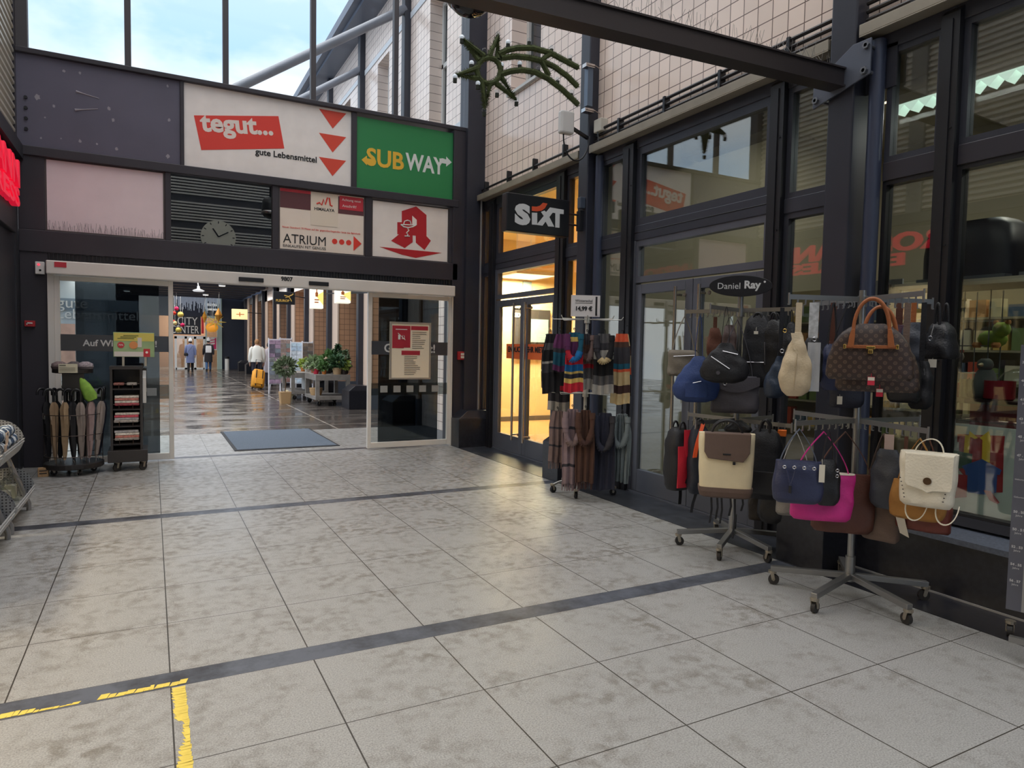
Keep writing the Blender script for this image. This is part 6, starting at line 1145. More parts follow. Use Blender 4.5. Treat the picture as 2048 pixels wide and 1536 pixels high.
for k, y in enumerate(FARY[:-1]):   # recessed shop windows between the piers
    WN[0] += 1; b = MB(); frame_rect(b, 5.60, 5.69, y+0.1, y+2.5, 0.1, 3.2, 0.09); b.box(5.60,5.69,y+0.1,y+2.5,2.2,2.28); b.box(5.60,5.69,y+1.25,y+1.33,0.1,2.2); o = struct('window_%d' % WN[0], b, mat('shopfront_frame', (70,76,88), 0.4))
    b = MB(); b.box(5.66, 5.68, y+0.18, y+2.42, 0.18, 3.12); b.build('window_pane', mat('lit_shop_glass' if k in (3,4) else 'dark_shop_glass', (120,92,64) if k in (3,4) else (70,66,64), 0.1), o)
# ceiling over the far part with pale lamella strips
b = MB(); b.box(-6, 4.7, 27, 42, 4.05, 4.3); struct('ceiling_lane', b, mat('lane_ceiling', (60,60,70), 0.6))
b = MB(); y = 27.1
while y < 41.5: b.box(-6, 4.5, y, y+0.5, 3.92, 4.05); y += 1.64
struct('ceiling_beams', b, mat('lane_beam', (54,54,64), 0.5))
b = MB(); y = 27.9
while y < 41.5: b.box(-6, 4.3, y, y+0.12, 4.0, 4.05); b.box(-6, 4.3, y+0.5, y+0.56, 4.0, 4.05); y += 1.64
struct('ceiling_strips', b, mat('lane_strip_glow', (206,208,214), 0.5, emit=0.7))  # glow added to the pale strips to brighten the lane
def lane_light(nm, x, y, z, e, c=(1,0.97,0.92), sz=0.8):
    l = bpy.data.lights.new(nm, 'AREA'); l.size = sz; l.energy = e; l.color = c; o = bpy.data.objects.new(nm, l); C.objects.link(o); o.matrix_basis = Matrix.Translation((x, y, z)); return o
def lane_fill_lamp(lab, x, y, z, e):  # lamps added to brighten the dark far end of the lane
    t = thing('lane_fill_lamp', lab, 'lamp', (x, y, z), 0, 'added fill lamps under the lane ceiling'); b = MB(); b.tube([(x,y,z+0.06),(x,y,z)], 0.14, 20); b.build('housing', WHITE, t); b = MB(); b.tube([(x,y,z),(x,y,z-0.02)], 0.12, 20); b.build('diffuser', mat('lane_fill_diffuser', (250,248,240), 0.4, emit=1.5), t); o = lane_light('lane_light', 0, 0, -0.05, e, (1,0.97,0.92), 3.2); o.parent = t
for (x, y, lab) in ((-1.0, 30.63, 'added fill lamp over near left part of far lane'), (2.6, 30.63, 'added fill lamp over near right part of far lane'), (-1.0, 37.19, 'added fill lamp over far left part of far lane'), (2.4, 37.19, 'added fill lamp before the far entrance doors')): lane_fill_lamp(lab, x, y, 3.857, 70)
t = thing('pendant_lamp', 'white pendant lamp under dark ceiling of the far lane', 'lamp', PD(397, 580, 24)); c0 = PD(397, 580, 24); b = MB(); b.lathe([(0.16,-0.06),(0.2,-0.02),(0.16,0.0),(0.05,0.04),(0.04,0.14)], c0.x, c0.y, 18, c0.z); b.build('shade', mat('pendant_white', (236,238,240), 0.4, emit=0.3), t, smooth=True); b = MB(); b.tube([(c0.x,c0.y,c0.z+0.1),(c0.x,27.6,4.06)], 0.02, 6); b.build('rod', WHITE, t)
def ctop(y): return 3.918 if (y-27.1) % 1.64 < 0.55 else 3.998
# shopping centre entrance closing the lane
YE = 41.6
def e(px, py, y=YE): return PY(px, py, y)
b = MB(); b.box(-9, 6, YE, YE+0.4, 2.92, 6.5); b.box(e(437,0).x, 6, YE, YE+0.4, 0, 2.92); b.box(-9, e(343,0).x-1.6, YE, YE+0.4, 0, 2.92); struct('wall_entrance', b, mat('entrance_navy', (38,46,64), 0.6))
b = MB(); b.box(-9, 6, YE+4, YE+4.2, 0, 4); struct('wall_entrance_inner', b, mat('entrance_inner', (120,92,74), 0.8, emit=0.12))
lane_light('entrance_light', 2.0, YE+2.2, 3.8, 260, (1,0.85,0.65), 1.5)
DN[0] += 1; b = MB(); xa, xb = e(346,0).x, e(405,0).x; zt = e(375,673).z
for x in (xa, e(367,0).x, e(386,0).x, xb): b.box(x-0.06, x+0.06, YE-0.1, YE, 0, zt)
b.box(xa-0.06, xb+0.06, YE-0.1, YE, zt-0.12, zt+0.05); b.box(xa, xb, YE-0.1, YE, 0, 0.08); d = struct('door_%d' % DN[0], b, mat('door_white', (230,232,234), 0.4)); b = MB(); b.box(xa, xb, YE-0.05, YE-0.03, 0.08, zt-0.12); b.build('door_pane', GLASS, d)
WN[0] += 1; b = MB(); x0, x1 = e(407,0).x, e(441,0).x; frame_rect(b, 0, 0.01, 0, 0.01, 0, 0.01, 0.002); b = MB(); b.box(x0, x0+0.08, YE-0.1, YE, 0, 4.1); b.box(x1-0.25, x1, YE-0.1, YE, 0, 4.1); b.box(x0, x1, YE-0.1, YE, 2.85, 2.98); o = struct('window_%d' % WN[0], b, mat('mint_frame', (176,196,190), 0.5)); b = MB(); b.box(x0, x1, YE-0.05, YE-0.03, 0, 4.1); b.build('window_pane', GLASS, o)
t = thing('wall_sign', 'dark sign with outlined white capitals over far entrance doors', 'sign', (e(375,650).x, YE, 3.0))
b = MB(); b.box(e(338,0).x, e(398,0).x, YE-0.08, YE, e(370,669).z, e(370,632).z); b.build('board', mat('entrance_board', (30,36,48), 0.6), t)
text('lettering', 'CITY', (e(375,642).x, YE-0.09, e(375,642).z), 0.5, WHITE, t, ext=0.02, bold=0.0, fit=e(396,0).x-e(355,0).x, hfit=0.42); text('lettering', 'CENTER', (e(370,659).x, YE-0.09, e(370,659).z), 0.5, WHITE, t, ext=0.02, fit=e(396,0).x-e(339,0).x, hfit=0.42)
b = MB(); b.box(e(399,0).x, e(404,0).x, YE-0.14, YE, e(400,667).z, e(400,633).z); b.build('red_bar', mat('bar_red', (214,34,44), 0.5), t)
t = thing('advert_poster', 'pink advert poster in white frame beside far entrance doors', 'poster', (e(420,690).x, YE-0.12, e(420,700).z)); b = MB(); b.box(e(409,0).x, e(431,0).x, YE-0.14, YE-0.1, e(420,700).z, e(420,674).z); b.build('frame', WHITE, t); b = MB(); b.box(e(411,0).x, e(429,0).x, YE-0.155, YE-0.14, e(420,698).z, e(420,676).z); b.build('sheet', mat('poster_pink', (204,44,104), 0.5), t)
b = MB()
for k in range(3): z = e(420,681+k*5).z; b.hexa([(e(412,0).x,YE-0.165,z),(e(426,0).x,YE-0.165,z+0.08),(e(426,0).x,YE-0.155,z+0.08),(e(412,0).x,YE-0.155,z),(e(412,0).x,YE-0.165,z+0.09),(e(426,0).x,YE-0.165,z+0.17),(e(426,0).x,YE-0.155,z+0.17),(e(412,0).x,YE-0.155,z+0.09)])
b.build('script', WHITE, t)
GST = mat('star_gold', (206,142,48), 0.35, 0.4)
for k, (px, py, w, h, dd) in enumerate(((409,634,9,24,36),(437,630,14,28,33))):
    c0 = PD(px, py, dd); t = thing('paper_star', ['gold faceted paper ornament beside the red bar, far entrance', 'larger gold faceted paper ornament near far pillars'][k], 'decoration', c0); s = dd/FOC; r, hh = w*s/2, h*s/2; b = MB(); b.rings([[(0.01*math.cos(a),0.01*math.sin(a),-hh) for a in (0,1.57,3.14,4.71)],[(r*math.cos(a),r*math.sin(a),0) for a in (0,1.57,3.14,4.71)],[(0.01*math.cos(a),0.01*math.sin(a),hh) for a in (0,1.57,3.14,4.71)]]); b.build('facets', GST, t, world=False); yb_ = 27.35+1.64*round((c0.y-27.35)/1.64); b = MB(); b.tube([(0,0,hh),(0,yb_-c0.y,3.916-c0.z)], 0.01, 5); b.build('string', WHITE, t, world=False)
t = thing('poinsettia_lamp', 'gold lantern with spiky star left of far pillars', 'decoration', PD(424, 655, 37)); c0 = PD(424, 655, 37); b = MB(); b.sphere((0,0,0), 0.32, 14, 1, 1, 0.85); b.build('lantern', mat('lantern_amber', (226,150,50), 0.5, emit=0.35), t, world=False, smooth=True); b = MB()
for k in range(8): a = k*PI/4; b.tube([(0.1*math.cos(a)+0.15,-0.3,0.3+0.1*math.sin(a)),(0.15+0.55*math.cos(a),-0.3,0.3+0.4*math.sin(a))], [0.05,0.005], 5)
b.build('spikes', mat('spike_gold', (236,200,90), 0.4), t, world=False); b = MB(); b.tube([(0,0,0.2),(0,0,ctop(c0.y)-c0.z)], 0.01, 5); b.build('string', WHITE, t, world=False)
BC = [(200,36,90),(214,190,96),(206,60,50),(224,206,150)]
for k, (px, py, c) in enumerate(((353,617,0),(348,626,2),(361,629,1),(350,646,3),(365,650,0),(357,660,1),(346,643,2))):
    c0 = PD(px, py, 34); t = thing('bauble', ['pink bauble topmost over the far entrance sign', 'red bauble at left of the gold bauble', 'large gold bauble above the far capitals', 'cream bauble left of the pink one', 'pink bauble between the two lines of capitals', 'gold bauble lowest over the capitals', 'red bauble next to the cream bauble'][k], 'bauble', c0, 0, 'christmas baubles at the far entrance'); b = MB(); b.sphere((0,0,0), 0.11 if c != 1 else 0.15, 14); b.build('ball', mat('bauble_%d' % c, BC[c], 0.15, 0.5), t, world=False, smooth=True); b = MB(); b.tube([(0,0,0.1),(0,0,0.9)], 0.006, 5); b.build('string', WHITE, t, world=False)
b = MB(); rnd = random.Random(6)
for k in range(60): x = e(343+k*1.6, 0).x; b.tube([(x,YE-0.2,4.06),(x,YE-0.2,4.0-rnd.uniform(.2,.9))], 0.008, 4)
o = b.build('icicle_lights', mat('icicle_white', (200,210,226), 0.4, emit=0.3)); tag(o, 'curtain of white icicle lights hanging over far entrance', 'lights', None, 'stuff')
# left building beyond the gate
b = MB(); b.box(-9, -1.2, 30, 30.4, 0, 7); struct('wall_outside_left', b, mat('outside_pale', (206,214,218), 0.7)); b = MB(); b.box(-9, -0.3, 29.9, 30, 2.6, PY(122,596,29.9).z); o = struct('fascia', b, mat('fascia_bluegrey', (136,150,162), 0.5))
lx = PY(114, 620, 29.88).x; text('lettering', 'gute', (lx, 29.88, PY(122,610,29.88).z), 0.5, WHITE, o, ext=0.02, align='LEFT', fit=0.95); text('lettering', 'Lebensmittel', (lx, 29.88, PY(122,627,29.88).z), 0.5, WHITE, o, ext=0.02, align='LEFT', fit=2.6)
b = MB(); b.box(-9, -2.5, 29.95, 30, 0.2, 2.1); struct('shop_window_left', b, mat('window_promo', (214,170,150), 0.4, 0, 0.4, 1))
# signs of the lane
def hang_sign(label, px0, py0, px1, py1, D, m, dp=0.25, letter=None, lm=None):
    a, c = PD(px0, py0, D), PD(px1, py1, D); mid = (a+c)/2; t = thing('lane_sign', label, 'sign', mid); u = (Vector((a.x, a.y, 0))-Vector((c.x, c.y, 0))); w = u.length; az = math.atan2(mid.x, mid.y); t.matrix_basis = Matrix.Translation(mid) @ Matrix.Rotation(-az*0.4, 4, 'Z'); h = a.z-c.z
    b = MB(); b.box(-w/2, w/2, 0, dp, -h/2, h/2); b.build('panel', m, t, world=False, bevel=0.01); b = MB(); e_ = Vector((4.62, mid.y+0.5 if mid.y < 30 else 30.0, mid.z+h*0.2)); kk = min(FARY, key=lambda q: abs(q+0.1-mid.y)); e_.y = kk+0.1; e_.x = 4.48; b.bar(t.matrix_basis @ Vector((w/2-0.02, dp/2, h*0.2)), e_, 0.03, 0.03); b.build('bracket', BLACKM, t)
    return t, w, h
def ltext(t, s, x, y, z, size, m, fit): 
    me = text_mesh(s, size, 0.006, 0.004); xs = [v.co.x for v in me.vertices]; k = fit/(max(xs)-min(xs)); me.transform(Matrix(((k,0,0,x),(0,0,-1,y),(0,k,0,z),(0,0,0,1)))); me.materials.clear(); me.materials.append(m); o = bpy.data.objects.new('lettering', me); C.objects.link(o); o.parent = t
YG = mat('glow_yellow', (250,226,128), 0.5, emit=0.55); WG = mat('glow_white', (250,246,226), 0.5, emit=0.6); OR = mat('sign_amber', (214,120,60), 0.5)
t, w, h = hang_sign('black hanging sign with gold lettering over flower stall', 548, 583, 589, 609, 21.5, mat('lane_black', (28,28,32), 0.4), 0.1); ltext(t, 'FLEUROP', -0.05, -0.01, -h*0.22, 0.15, mat('letter_gold', (222,178,84), 0.4), w*0.62)
b = MB(); b.tube([(w*0.0,-0.012,h*0.2),(w*0.2,-0.012,h*0.12),(w*0.38,-0.012,h*0.28)], 0.018, 6); b.tube([(w*0.2,-0.012,h*0.12),(w*0.28,-0.012,-h*0.05),(w*0.34,-0.012,-h*0.25)], 0.016, 6); b.tube([(w*0.05,-0.012,h*0.02),(w*0.2,-0.012,h*0.1)], 0.014, 6); b.sphere((w*0.40,-0.012,h*0.33), 0.022, 8); b.build('emblem', mat('letter_gold', (0,0,0)), t, world=False)
t, w, h = hang_sign('small pale yellow hanging sign between far pillars', 465, 618, 494, 639, 30, mat('lane_cream', (246,222,160), 0.5, emit=0.35), 0.2); b = MB(); b.box(-0.02,0.02,-0.01,0,-h*0.2,h*0.2); b.box(-w*0.22,w*0.28,-0.01,0,-0.015,0.015); b.build('print', OR, t, world=False)
for lab, x0, y0, x1, y1, D in (('glowing white and yellow box sign right of gold lettered sign', 623, 574, 646, 617, 17.5), ('glowing white and yellow box sign partly under door header', 673, 576, 701, 606, 14.5)):
    t, w, h = hang_sign(lab, x0, y0, x1, y1, D, WG, 0.3); b = MB(); b.prism([(-w*0.1,h*0.08),(w*0.5,h*0.3),(w*0.5,-h*0.35)], ((0,-0.004,0),(1,0,0),(0,0,1)), -0.003); b.build('yellow_field', YG, t, world=False); b = MB(); b.loft([(h*0.05,0.03,0.006),(h*0.22,0.035,0.006),(h*0.27,0.012,0.006),(h*0.40,0.012,0.006)], 12, 2)
    for v in b.bm.verts: v.co.x -= w*0.05; v.co.y -= 0.008
    b.build('emblem', OR, t, world=False); b = MB(); b.box(-w*0.22,w*0.14,-0.01,0,-h*0.12,-h*0.07); b.box(-w*0.22,w*0.1,-0.01,0,-h*0.24,-h*0.19); b.build('print', OR, t, world=False)
# dark-framed flower shop front with lamps
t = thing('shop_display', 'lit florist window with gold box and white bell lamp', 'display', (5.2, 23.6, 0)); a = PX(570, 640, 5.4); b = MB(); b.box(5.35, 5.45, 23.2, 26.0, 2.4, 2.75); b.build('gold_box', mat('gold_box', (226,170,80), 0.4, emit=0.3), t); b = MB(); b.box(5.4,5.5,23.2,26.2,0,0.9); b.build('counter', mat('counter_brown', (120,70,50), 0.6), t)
b = MB(); b.lathe([(0.22,0),(0.2,0.15),(0.1,0.35),(0.02,0.42)], 5.1, 24.2, 16, 1.55); b.build('bell_lamp', mat('bell_white', (206,206,196), 0.5, emit=0.2), t, smooth=True); b = MB(); b.tube([(5.1,24.2,1.95),(5.1,24.2,3.55)], 0.01, 5); b.build('lamp_cord', BLACKM, t); b = MB(); b.box(5.3,5.34,23.3,25.9,2.18,2.22); b.build('tube_light', WG, t)

# ---- flower stall
WOODG = mat('grey_wood', (136,130,124), 0.75, 0, 0.15, 8)
def cart(label, x0, x1, y0, y1, h, cz=0.16):
    t = thing('plant_trolley', label, 'trolley', ((x0+x1)/2, (y0+y1)/2, 0), 0, 'grey wooden plant trolleys')
    b = MB(); b.box(x0,x1,y0,y1,h-0.04,h); b.box(x0,x1,y0,y0+0.03,h-0.14,h-0.04); b.box(x0,x0+0.03,y0+0.03,y1,h-0.14,h-0.04); b.build('top', WOODG, t)
    b = MB(); b.box(x0,x1,y0,y1,cz,cz+0.08); b.build('lower_shelf', WOODG, t)
    for x in (x0, x1-0.1):
        for y in (y0, y1-0.1): b = MB(); b.box(x+0.005,x+0.095,y+0.005,y+0.095,cz+0.08,h-0.04); b.build('leg', WOODG, t)
    for x in (x0+0.1, x1-0.1):
        for y in (y0+0.1, y1-0.1): caster(x, y, 0.4, t, 0.06)
    return t
cart('grey wooden plant trolley nearest the gate with potted plants on top', 3.55, 4.40, 16.95, 18.3, 0.78); cart('grey wooden plant trolley behind the nearest one beside card stands', 3.35, 4.35, 19.1, 20.6, 0.74)
LEAF = {k: mat('leaf_'+k, v, 0.6, 0, 0.25, 8) for k, v in dict(dark=(62,94,60), mid=(92,128,74), pale=(150,168,130), olive=(112,126,96), lime=(166,184,92), fir=(64,92,60)).items()}
def leaves(b, c, rad, n, sz, rnd, flat_=0.9, cone=False):
    c = Vector(c)
    for k in range(n):
        d = Vector((rnd.gauss(0,1), rnd.gauss(0,1), rnd.gauss(0,1))).normalized(); r = rad*rnd.uniform(0.45, 1.0)
        p = c+Vector((d.x*r, d.y*r, d.z*r*flat_))
        if cone: f = rnd.random(); a = rnd.uniform(0, 2*PI); rr = rad*(1-f)*rnd.uniform(.6,1); p = c+Vector((rr*math.cos(a), rr*math.sin(a), f*flat_)); d = Vector((math.cos(a), math.sin(a), 0.3)).normalized()
        s = d.cross(Vector((rnd.gauss(0,1), rnd.gauss(0,1), rnd.gauss(0,1)))).normalized(); L0 = sz*rnd.uniform(.7,1.3)
        q = [p-s*L0*0.28, p+d*L0*0.5-s*L0*0.25+Vector((0,0,.1*L0)), p+d*L0, p+d*L0*0.5+s*L0*0.3, p+s*L0*0.22]
        b._f([b.bm.verts.new(x) for x in q])
POTS = {k: mat('pot_'+k, v, 0.6) for k, v in dict(terra=(186,110,70), red=(208,44,70), kraft=(186,156,118), dark=(60,50,46), orange=(206,120,50), white=(214,208,200), wicker=(190,154,110)).items()}
def potted(label, px, py, D, pot, pr, ph, leaf, lr, n, sz, cone=0.0, extra=None, square=False, stem=0.0, z=None):
    o = PD(px, py, D); z = o.z if z is None else z; t = thing('potted_plant', label, 'plant', (o.x, o.y, z)); rnd = random.Random(sum(map(ord, label)))
    b = MB()
    if square: b.loft([(0,pr*0.82,pr*0.82),(ph,pr,pr)], 16, 12)
    else: b.lathe([(pr*0.75,0),(pr*0.95,ph*0.85),(pr*1.03,ph*0.86),(pr*1.03,ph),(pr*0.9,ph)], 0, 0, 16)
    b.build('pot', POTS[pot], t, world=False)
    if stem: b = MB(); b.tube([(0,0,ph),(0.02,0,ph+stem*0.5),(0,0,ph+stem)], 0.014, 7); b.build('stem', mat('stem_brown', (104,82,60), 0.8), t, world=False)
    b = MB(); zc = ph+stem+lr*0.85
    if cone: leaves(b, (0,0,ph*0.9+stem), lr, n, sz, rnd, cone, True)
    else: leaves(b, (0,0,zc), lr, n, sz, rnd)
    f = b.build('foliage', LEAF[leaf], t, world=False)
    if extra:
        m, k0, r0 = extra
        for k in range(k0): a = 2*PI*k/k0; b = MB(); b.sphere((lr*0.7*math.cos(a)*rnd.uniform(.4,1), -lr*0.55*rnd.uniform(.4,1), zc+lr*rnd.uniform(-.2,.6)), r0, 10, 1, 1, .8); b.build('bloom', m, t, world=False, smooth=True)
    return t
ZT = 0.782; ROSE = mat('bloom_rose', (226,196,172), 0.7); RDB = mat('bloom_red', (206,44,60), 0.6)
potted('small cone shaped christmas tree tallest on the nearest trolley', 676, 740, 17.9, 'dark', 0.10, 0.14, 'fir', 0.16, 320, 0.09, 0.62, z=ZT)
potted('leafy plant with pale pink roses on nearest trolley', 655, 740, 17.6, 'dark', 0.11, 0.13, 'mid', 0.19, 220, 0.10, 0, (ROSE, 9, 0.05), z=ZT)
potted('fir arrangement in brown paper pot at front of nearest trolley', 674, 746, 17.1, 'kraft', 0.12, 0.17, 'dark', 0.17, 280, 0.10, z=ZT)
potted('small plant in orange pot at front of nearest trolley', 648, 747, 17.05, 'orange', 0.06, 0.10, 'mid', 0.11, 150, 0.08, z=ZT)
potted('plant in shiny red pot at left front of nearest trolley', 632, 745, 17.1, 'red', 0.075, 0.13, 'pale', 0.10, 130, 0.09, z=ZT)
potted('grey green plant in terracotta pot left on nearest trolley', 628, 735, 17.8, 'terra', 0.09, 0.13, 'pale', 0.17, 240, 0.09, z=ZT)
potted('pale conifer at right end of nearest trolley beside column', 691, 740, 17.5, 'dark', 0.09, 0.12, 'olive', 0.14, 300, 0.08, 0.5, z=ZT)
potted('lime leaved plant under the pale conifer', 688, 744, 17.2, 'dark', 0.09, 0.12, 'lime', 0.13, 180, 0.08, z=ZT)
potted('dark bushy plant behind the rose plant', 662, 735, 18.2, 'dark', 0.10, 0.14, 'mid', 0.24, 300, 0.12, z=ZT)
potted('small yellow green plant in orange pot on the rear trolley', 607, 737, 19.6, 'orange', 0.09, 0.12, 'lime', 0.12, 140, 0.10, z=0.742)
potted('white flowered low plant on the rear trolley', 614, 738, 19.35, 'white', 0.07, 0.08, 'pale', 0.10, 120, 0.07, 0, (mat('bloom_white', (236,230,214), 0.7), 5, 0.03), z=0.742)
potted('little plant with red berries between red pot and orange pot', 640, 746, 17.25, 'white', 0.05, 0.08, 'mid', 0.09, 110, 0.06, 0, (RDB, 5, 0.014), z=ZT)
potted('standard bay tree in square wicker pot on wet paving', 570, 806, 17.4, 'wicker', 0.145, 0.30, 'olive', 0.26, 520, 0.09, 0, None, True, 0.42, z=0.001)
def vessel(name, label, px, py, D, prof, m, cat, z=None):
    o = PD(px, py, D); t = thing(name, label, cat, (o.x, o.y, o.z if z is None else z)); b = MB(); b.lathe(prof, 0, 0, 18); b.build('body', m, t, world=False, smooth=True); b = MB(); b.lathe([(prof[-1][0]*0.95,0),(prof[-1][0]*1.04,0.0),(prof[-1][0]*1.04,0.02),(prof[-1][0]*0.9,0.02)], 0, 0, 18, prof[-1][1]-0.01); b.build('rim', m, t, world=False)
vessel('floor_vase', 'tall white lantern vase on lower shelf of rear trolley', 613, 785, 19.5, [(0.12,0),(0.14,0.1),(0.13,0.3),(0.08,0.38)], mat('vase_white', (226,224,218), 0.4), 'vase', 0.243)
vessel('wicker_basket', 'brown wicker basket on lower shelf of nearest trolley', 632, 800, 17.3, [(0.13,0),(0.16,0.1),(0.16,0.17)], POTS['wicker'], 'basket', 0.243)
vessel('planter', 'cream planter standing beside the bay tree', 581, 790, 19.0, [(0.11,0),(0.13,0.1),(0.13,0.22)], mat('planter_cream', (222,206,164), 0.6), 'planter', 0.001)
# ---- greeting card stands
def card_stand(label, px, pyb, pyt, D, w, cols, feet=True, yaw=0):
    s = D/FOC; o = PD(px, pyb, D); t = thing('card_stand', label, 'stand', (o.x, o.y, 0.0), math.radians(yaw), 'greeting card stands at the flower stall'); zt = PD(px, pyt, D).z; W = w*s/2; z0 = 0.28
    b = MB(); b.box(-W,W,-0.02,0.06,z0,zt); b.build('panel', mat('stand_white', (232,230,234), 0.5), t, world=False)
    for sx in (-1,1):
        b = MB(); b.tube([(sx*W*1.02,-0.03,0),(sx*W*0.98,0.02,zt+0.03)], 0.018, 8); b.build('side_post', mat('stand_white', (0,0,0)), t, world=False)
    b = MB(); b.tube([(0,0.05,zt-0.3),(0,0.45,0)], 0.018, 8); b.build('rear_leg', mat('stand_white', (0,0,0)), t, world=False)
    rnd = random.Random(sum(map(ord, label))); n = 10
    for c in range(2):
        for k in range(n):
            x0 = -W+0.01+c*W; z = z0+0.03+(zt-z0-0.05)*k/n; hh = (zt-z0-0.05)/n; cc = rnd.choice(cols); b = MB(); b.box(x0, x0+W-0.012, -0.045, -0.021, z, z+hh*0.88); b.build('card', mat('card_%d_%d_%d' % cc, cc, 0.5, 0, 0.3, 14), t, world=False)
    return t
card_stand('mauve card stand at the left, nearest walking couple', 549, 765, 678, 20.8, 23, [(176,150,176),(150,158,170),(196,166,190),(150,150,150),(120,112,128)], yaw=10)
card_stand('brown and grey card stand second from left', 572, 762, 677, 21.6, 22, [(150,130,120),(160,120,110),(140,150,146),(176,150,140)], yaw=-6)
card_stand('white and light blue card stand third from left', 593, 770, 684, 21.2, 22, [(226,232,238),(196,216,234),(216,224,230),(206,226,240)], yaw=-8)
card_stand('dark brown card stand at the right behind the plants', 615, 765, 684, 21.1, 20, [(110,96,84),(120,100,84),(96,88,80),(140,120,104)], yaw=-8)
# litter bin, tapered box and white bollard near the far pillars
t = thing('bollard', 'short white post with dark top in front of far pillars', 'bollard', PZ(454, 729+11, 0)); b = MB(); b.tube([(0,0,0.0),(0,0,0.62)], 0.11, 12); b.build('post', WHITE, t, world=False); b = MB(); b.tube([(0,0,0.62),(0,0,0.74)], 0.12, 12); b.build('cap', BLACKM, t, world=False)

# ---- people
SKIN = mat('skin', (206,160,136), 0.6)
def person(label, px, pyf, H, rz, top, bottom, hair, coat=0.62, bag_m=None, hat=None, back=None, stride=0.16, arm=0.1):
    o = PZ(px, pyf, 0); t = thing('person', label, 'person', (o.x, o.y, 0.0), rz); k = H/1.75
    V = [(0,0,.95),(0,0.01,1.15),(0,0.0,1.40),(0,0.0,1.52),(0,0.02,1.64)]; E = [(0,1),(1,2),(2,3),(3,4)]; R = [.125,.115,.12,.05,.085]
    def add(p, r, par): V.append(p); R.append(r); E.append((par, len(V)-1)); return len(V)-1
    for s in (-1, 1):
        h = add((s*.09,0,.90), .085, 0); kn = add((s*.095, .03+ s*stride*.5, .50), .056, h); an = add((s*.10, s*stride-.03, .09), .038, kn); add((s*.11, s*stride+.12, .035), .03, an)
        sh = add((s*.17,0,1.40), .055, 2); el = add((s*.235, -.03-s*arm*.3, 1.13), .042, sh); wr = add((s*.24, .06-s*arm, .90), .028, el); pm = add((s*.24, .08-s*arm, .84), .030, wr)
        for f in range(4): f1 = add((s*.24-.0+(f-1.5)*.004, .055+f*.017-s*arm, .79), .009, pm); add((s*.235+(f-1.5)*.003, .06+f*.016-s*arm, .755-.006*abs(f-1.5)), .008, f1)
        th = add((s*.22, .115-s*arm, .82), .009, pm); add((s*.215, .12-s*arm, .79), .008, th)
    me = bpy.data.meshes.new('body'); me.from_pydata([tuple(c*k for c in v) for v in V], E, []); b_ = bpy.data.objects.new('body', me); C.objects.link(b_); b_.parent = t; me.materials.append(SKIN)
    md = b_.modifiers.new('skin', 'SKIN'); me2 = b_.data
    if not me2.skin_vertices: me2.attributes.new('x', 'FLOAT', 'POINT')
    for i, r in enumerate(R):
        sv = me2.skin_vertices[0].data[i]; sv.radius = (r*k, r*k); sv.use_root = (i == 0)
    b_.modifiers.new('sub', 'SUBSURF').render_levels = 1
    def tube(nm, pts, rs, m): b = MB(); b.tube([tuple(c*k for c in p) for p in pts], [r*k for r in rs], 12); return b.build(nm, m, t, world=False, smooth=True)
    for s in (-1, 1):
        tube('trouser_leg', [(s*.085,0,.95),(s*.095,.02,.75),(s*.097,.03+s*stride*.5,.50),(s*.10,s*stride-.02,.10)], [.105,.095,.075,.06], bottom)
        b = MB(); b.loft([(0.0,.045*k,.13*k),(.03*k,.05*k,.135*k),(.07*k,.045*k,.08*k,0,-.03*k),(.11*k,.042*k,.05*k,0,-.06*k)], 16, 2.4)
        for v in b.bm.verts: v.co.x += s*.105*k; v.co.y += (s*stride+.05)*k
        b.build('shoe', mat('shoe_black', (34,32,34), 0.5), t, world=False, smooth=True)
        tube('sleeve', [(s*.13,0,1.44),(s*.19,-.005,1.38),(s*.242,-.03-s*arm*.3,1.13),(s*.245,.05-s*arm,.92)], [.07,.075,.062,.048], top)
    b = MB(); b.loft([(coat*k,.215*k,.155*k),((coat+.1)*k,.21*k,.155*k),(1.0*k,.195*k,.145*k),(1.2*k,.19*k,.14*k),(1.36*k,.2*k,.13*k),(1.45*k,.15*k,.10*k),(1.52*k,.07*k,.07*k)], 24, 2.4); b.build('jacket', top, t, world=False, smooth=True)
    # head with face, ears and hair
    b = MB(); b.sphere((0,.02*k,1.645*k), .098*k, 18, .86, 1.0, 1.22); hd = b.build('hair', hair, t, world=False, smooth=True); 
    for v in hd.data.vertices:
        if v.co.y > .075*k and v.co.z < 1.70*k: v.co.y = .075*k
    b = MB(); b.sphere((0,.048*k,1.625*k), .082*k, 16, .82, .98, 1.22); b.sphere((0,.132*k,1.615*k), .016*k, 8, .8, 1, 1.5); b.sphere((-.072*k,.03*k,1.62*k), .02*k, 8, .5, 1, 1.4); b.sphere((.072*k,.03*k,1.62*k), .02*k, 8, .5, 1, 1.4); f = b.build('face', SKIN, t, world=False, smooth=True)
    for s in (-1,1): b = MB(); b.sphere((s*.03*k,.123*k,1.645*k), .009*k, 8); b.build('eye', INK, f, world=False)
    b = MB(); b.tube([(-.02*k,.124*k,1.575*k),(.02*k,.124*k,1.575*k)], .005*k, 6); b.build('mouth', mat('lips', (160,90,84), 0.6), f, world=False)
    if hat: b = MB(); b.lathe([(.104*k,1.66*k),(.106*k,1.70*k),(.09*k,1.77*k),(.05*k,1.82*k),(.005,1.835*k)], 0, .02*k, 18); b.build('hat', hat, t, world=False, smooth=True); b = MB(); b.sphere((0,.02*k,1.855*k), .035*k, 10); b.build('bobble', hat, t, world=False, smooth=True)
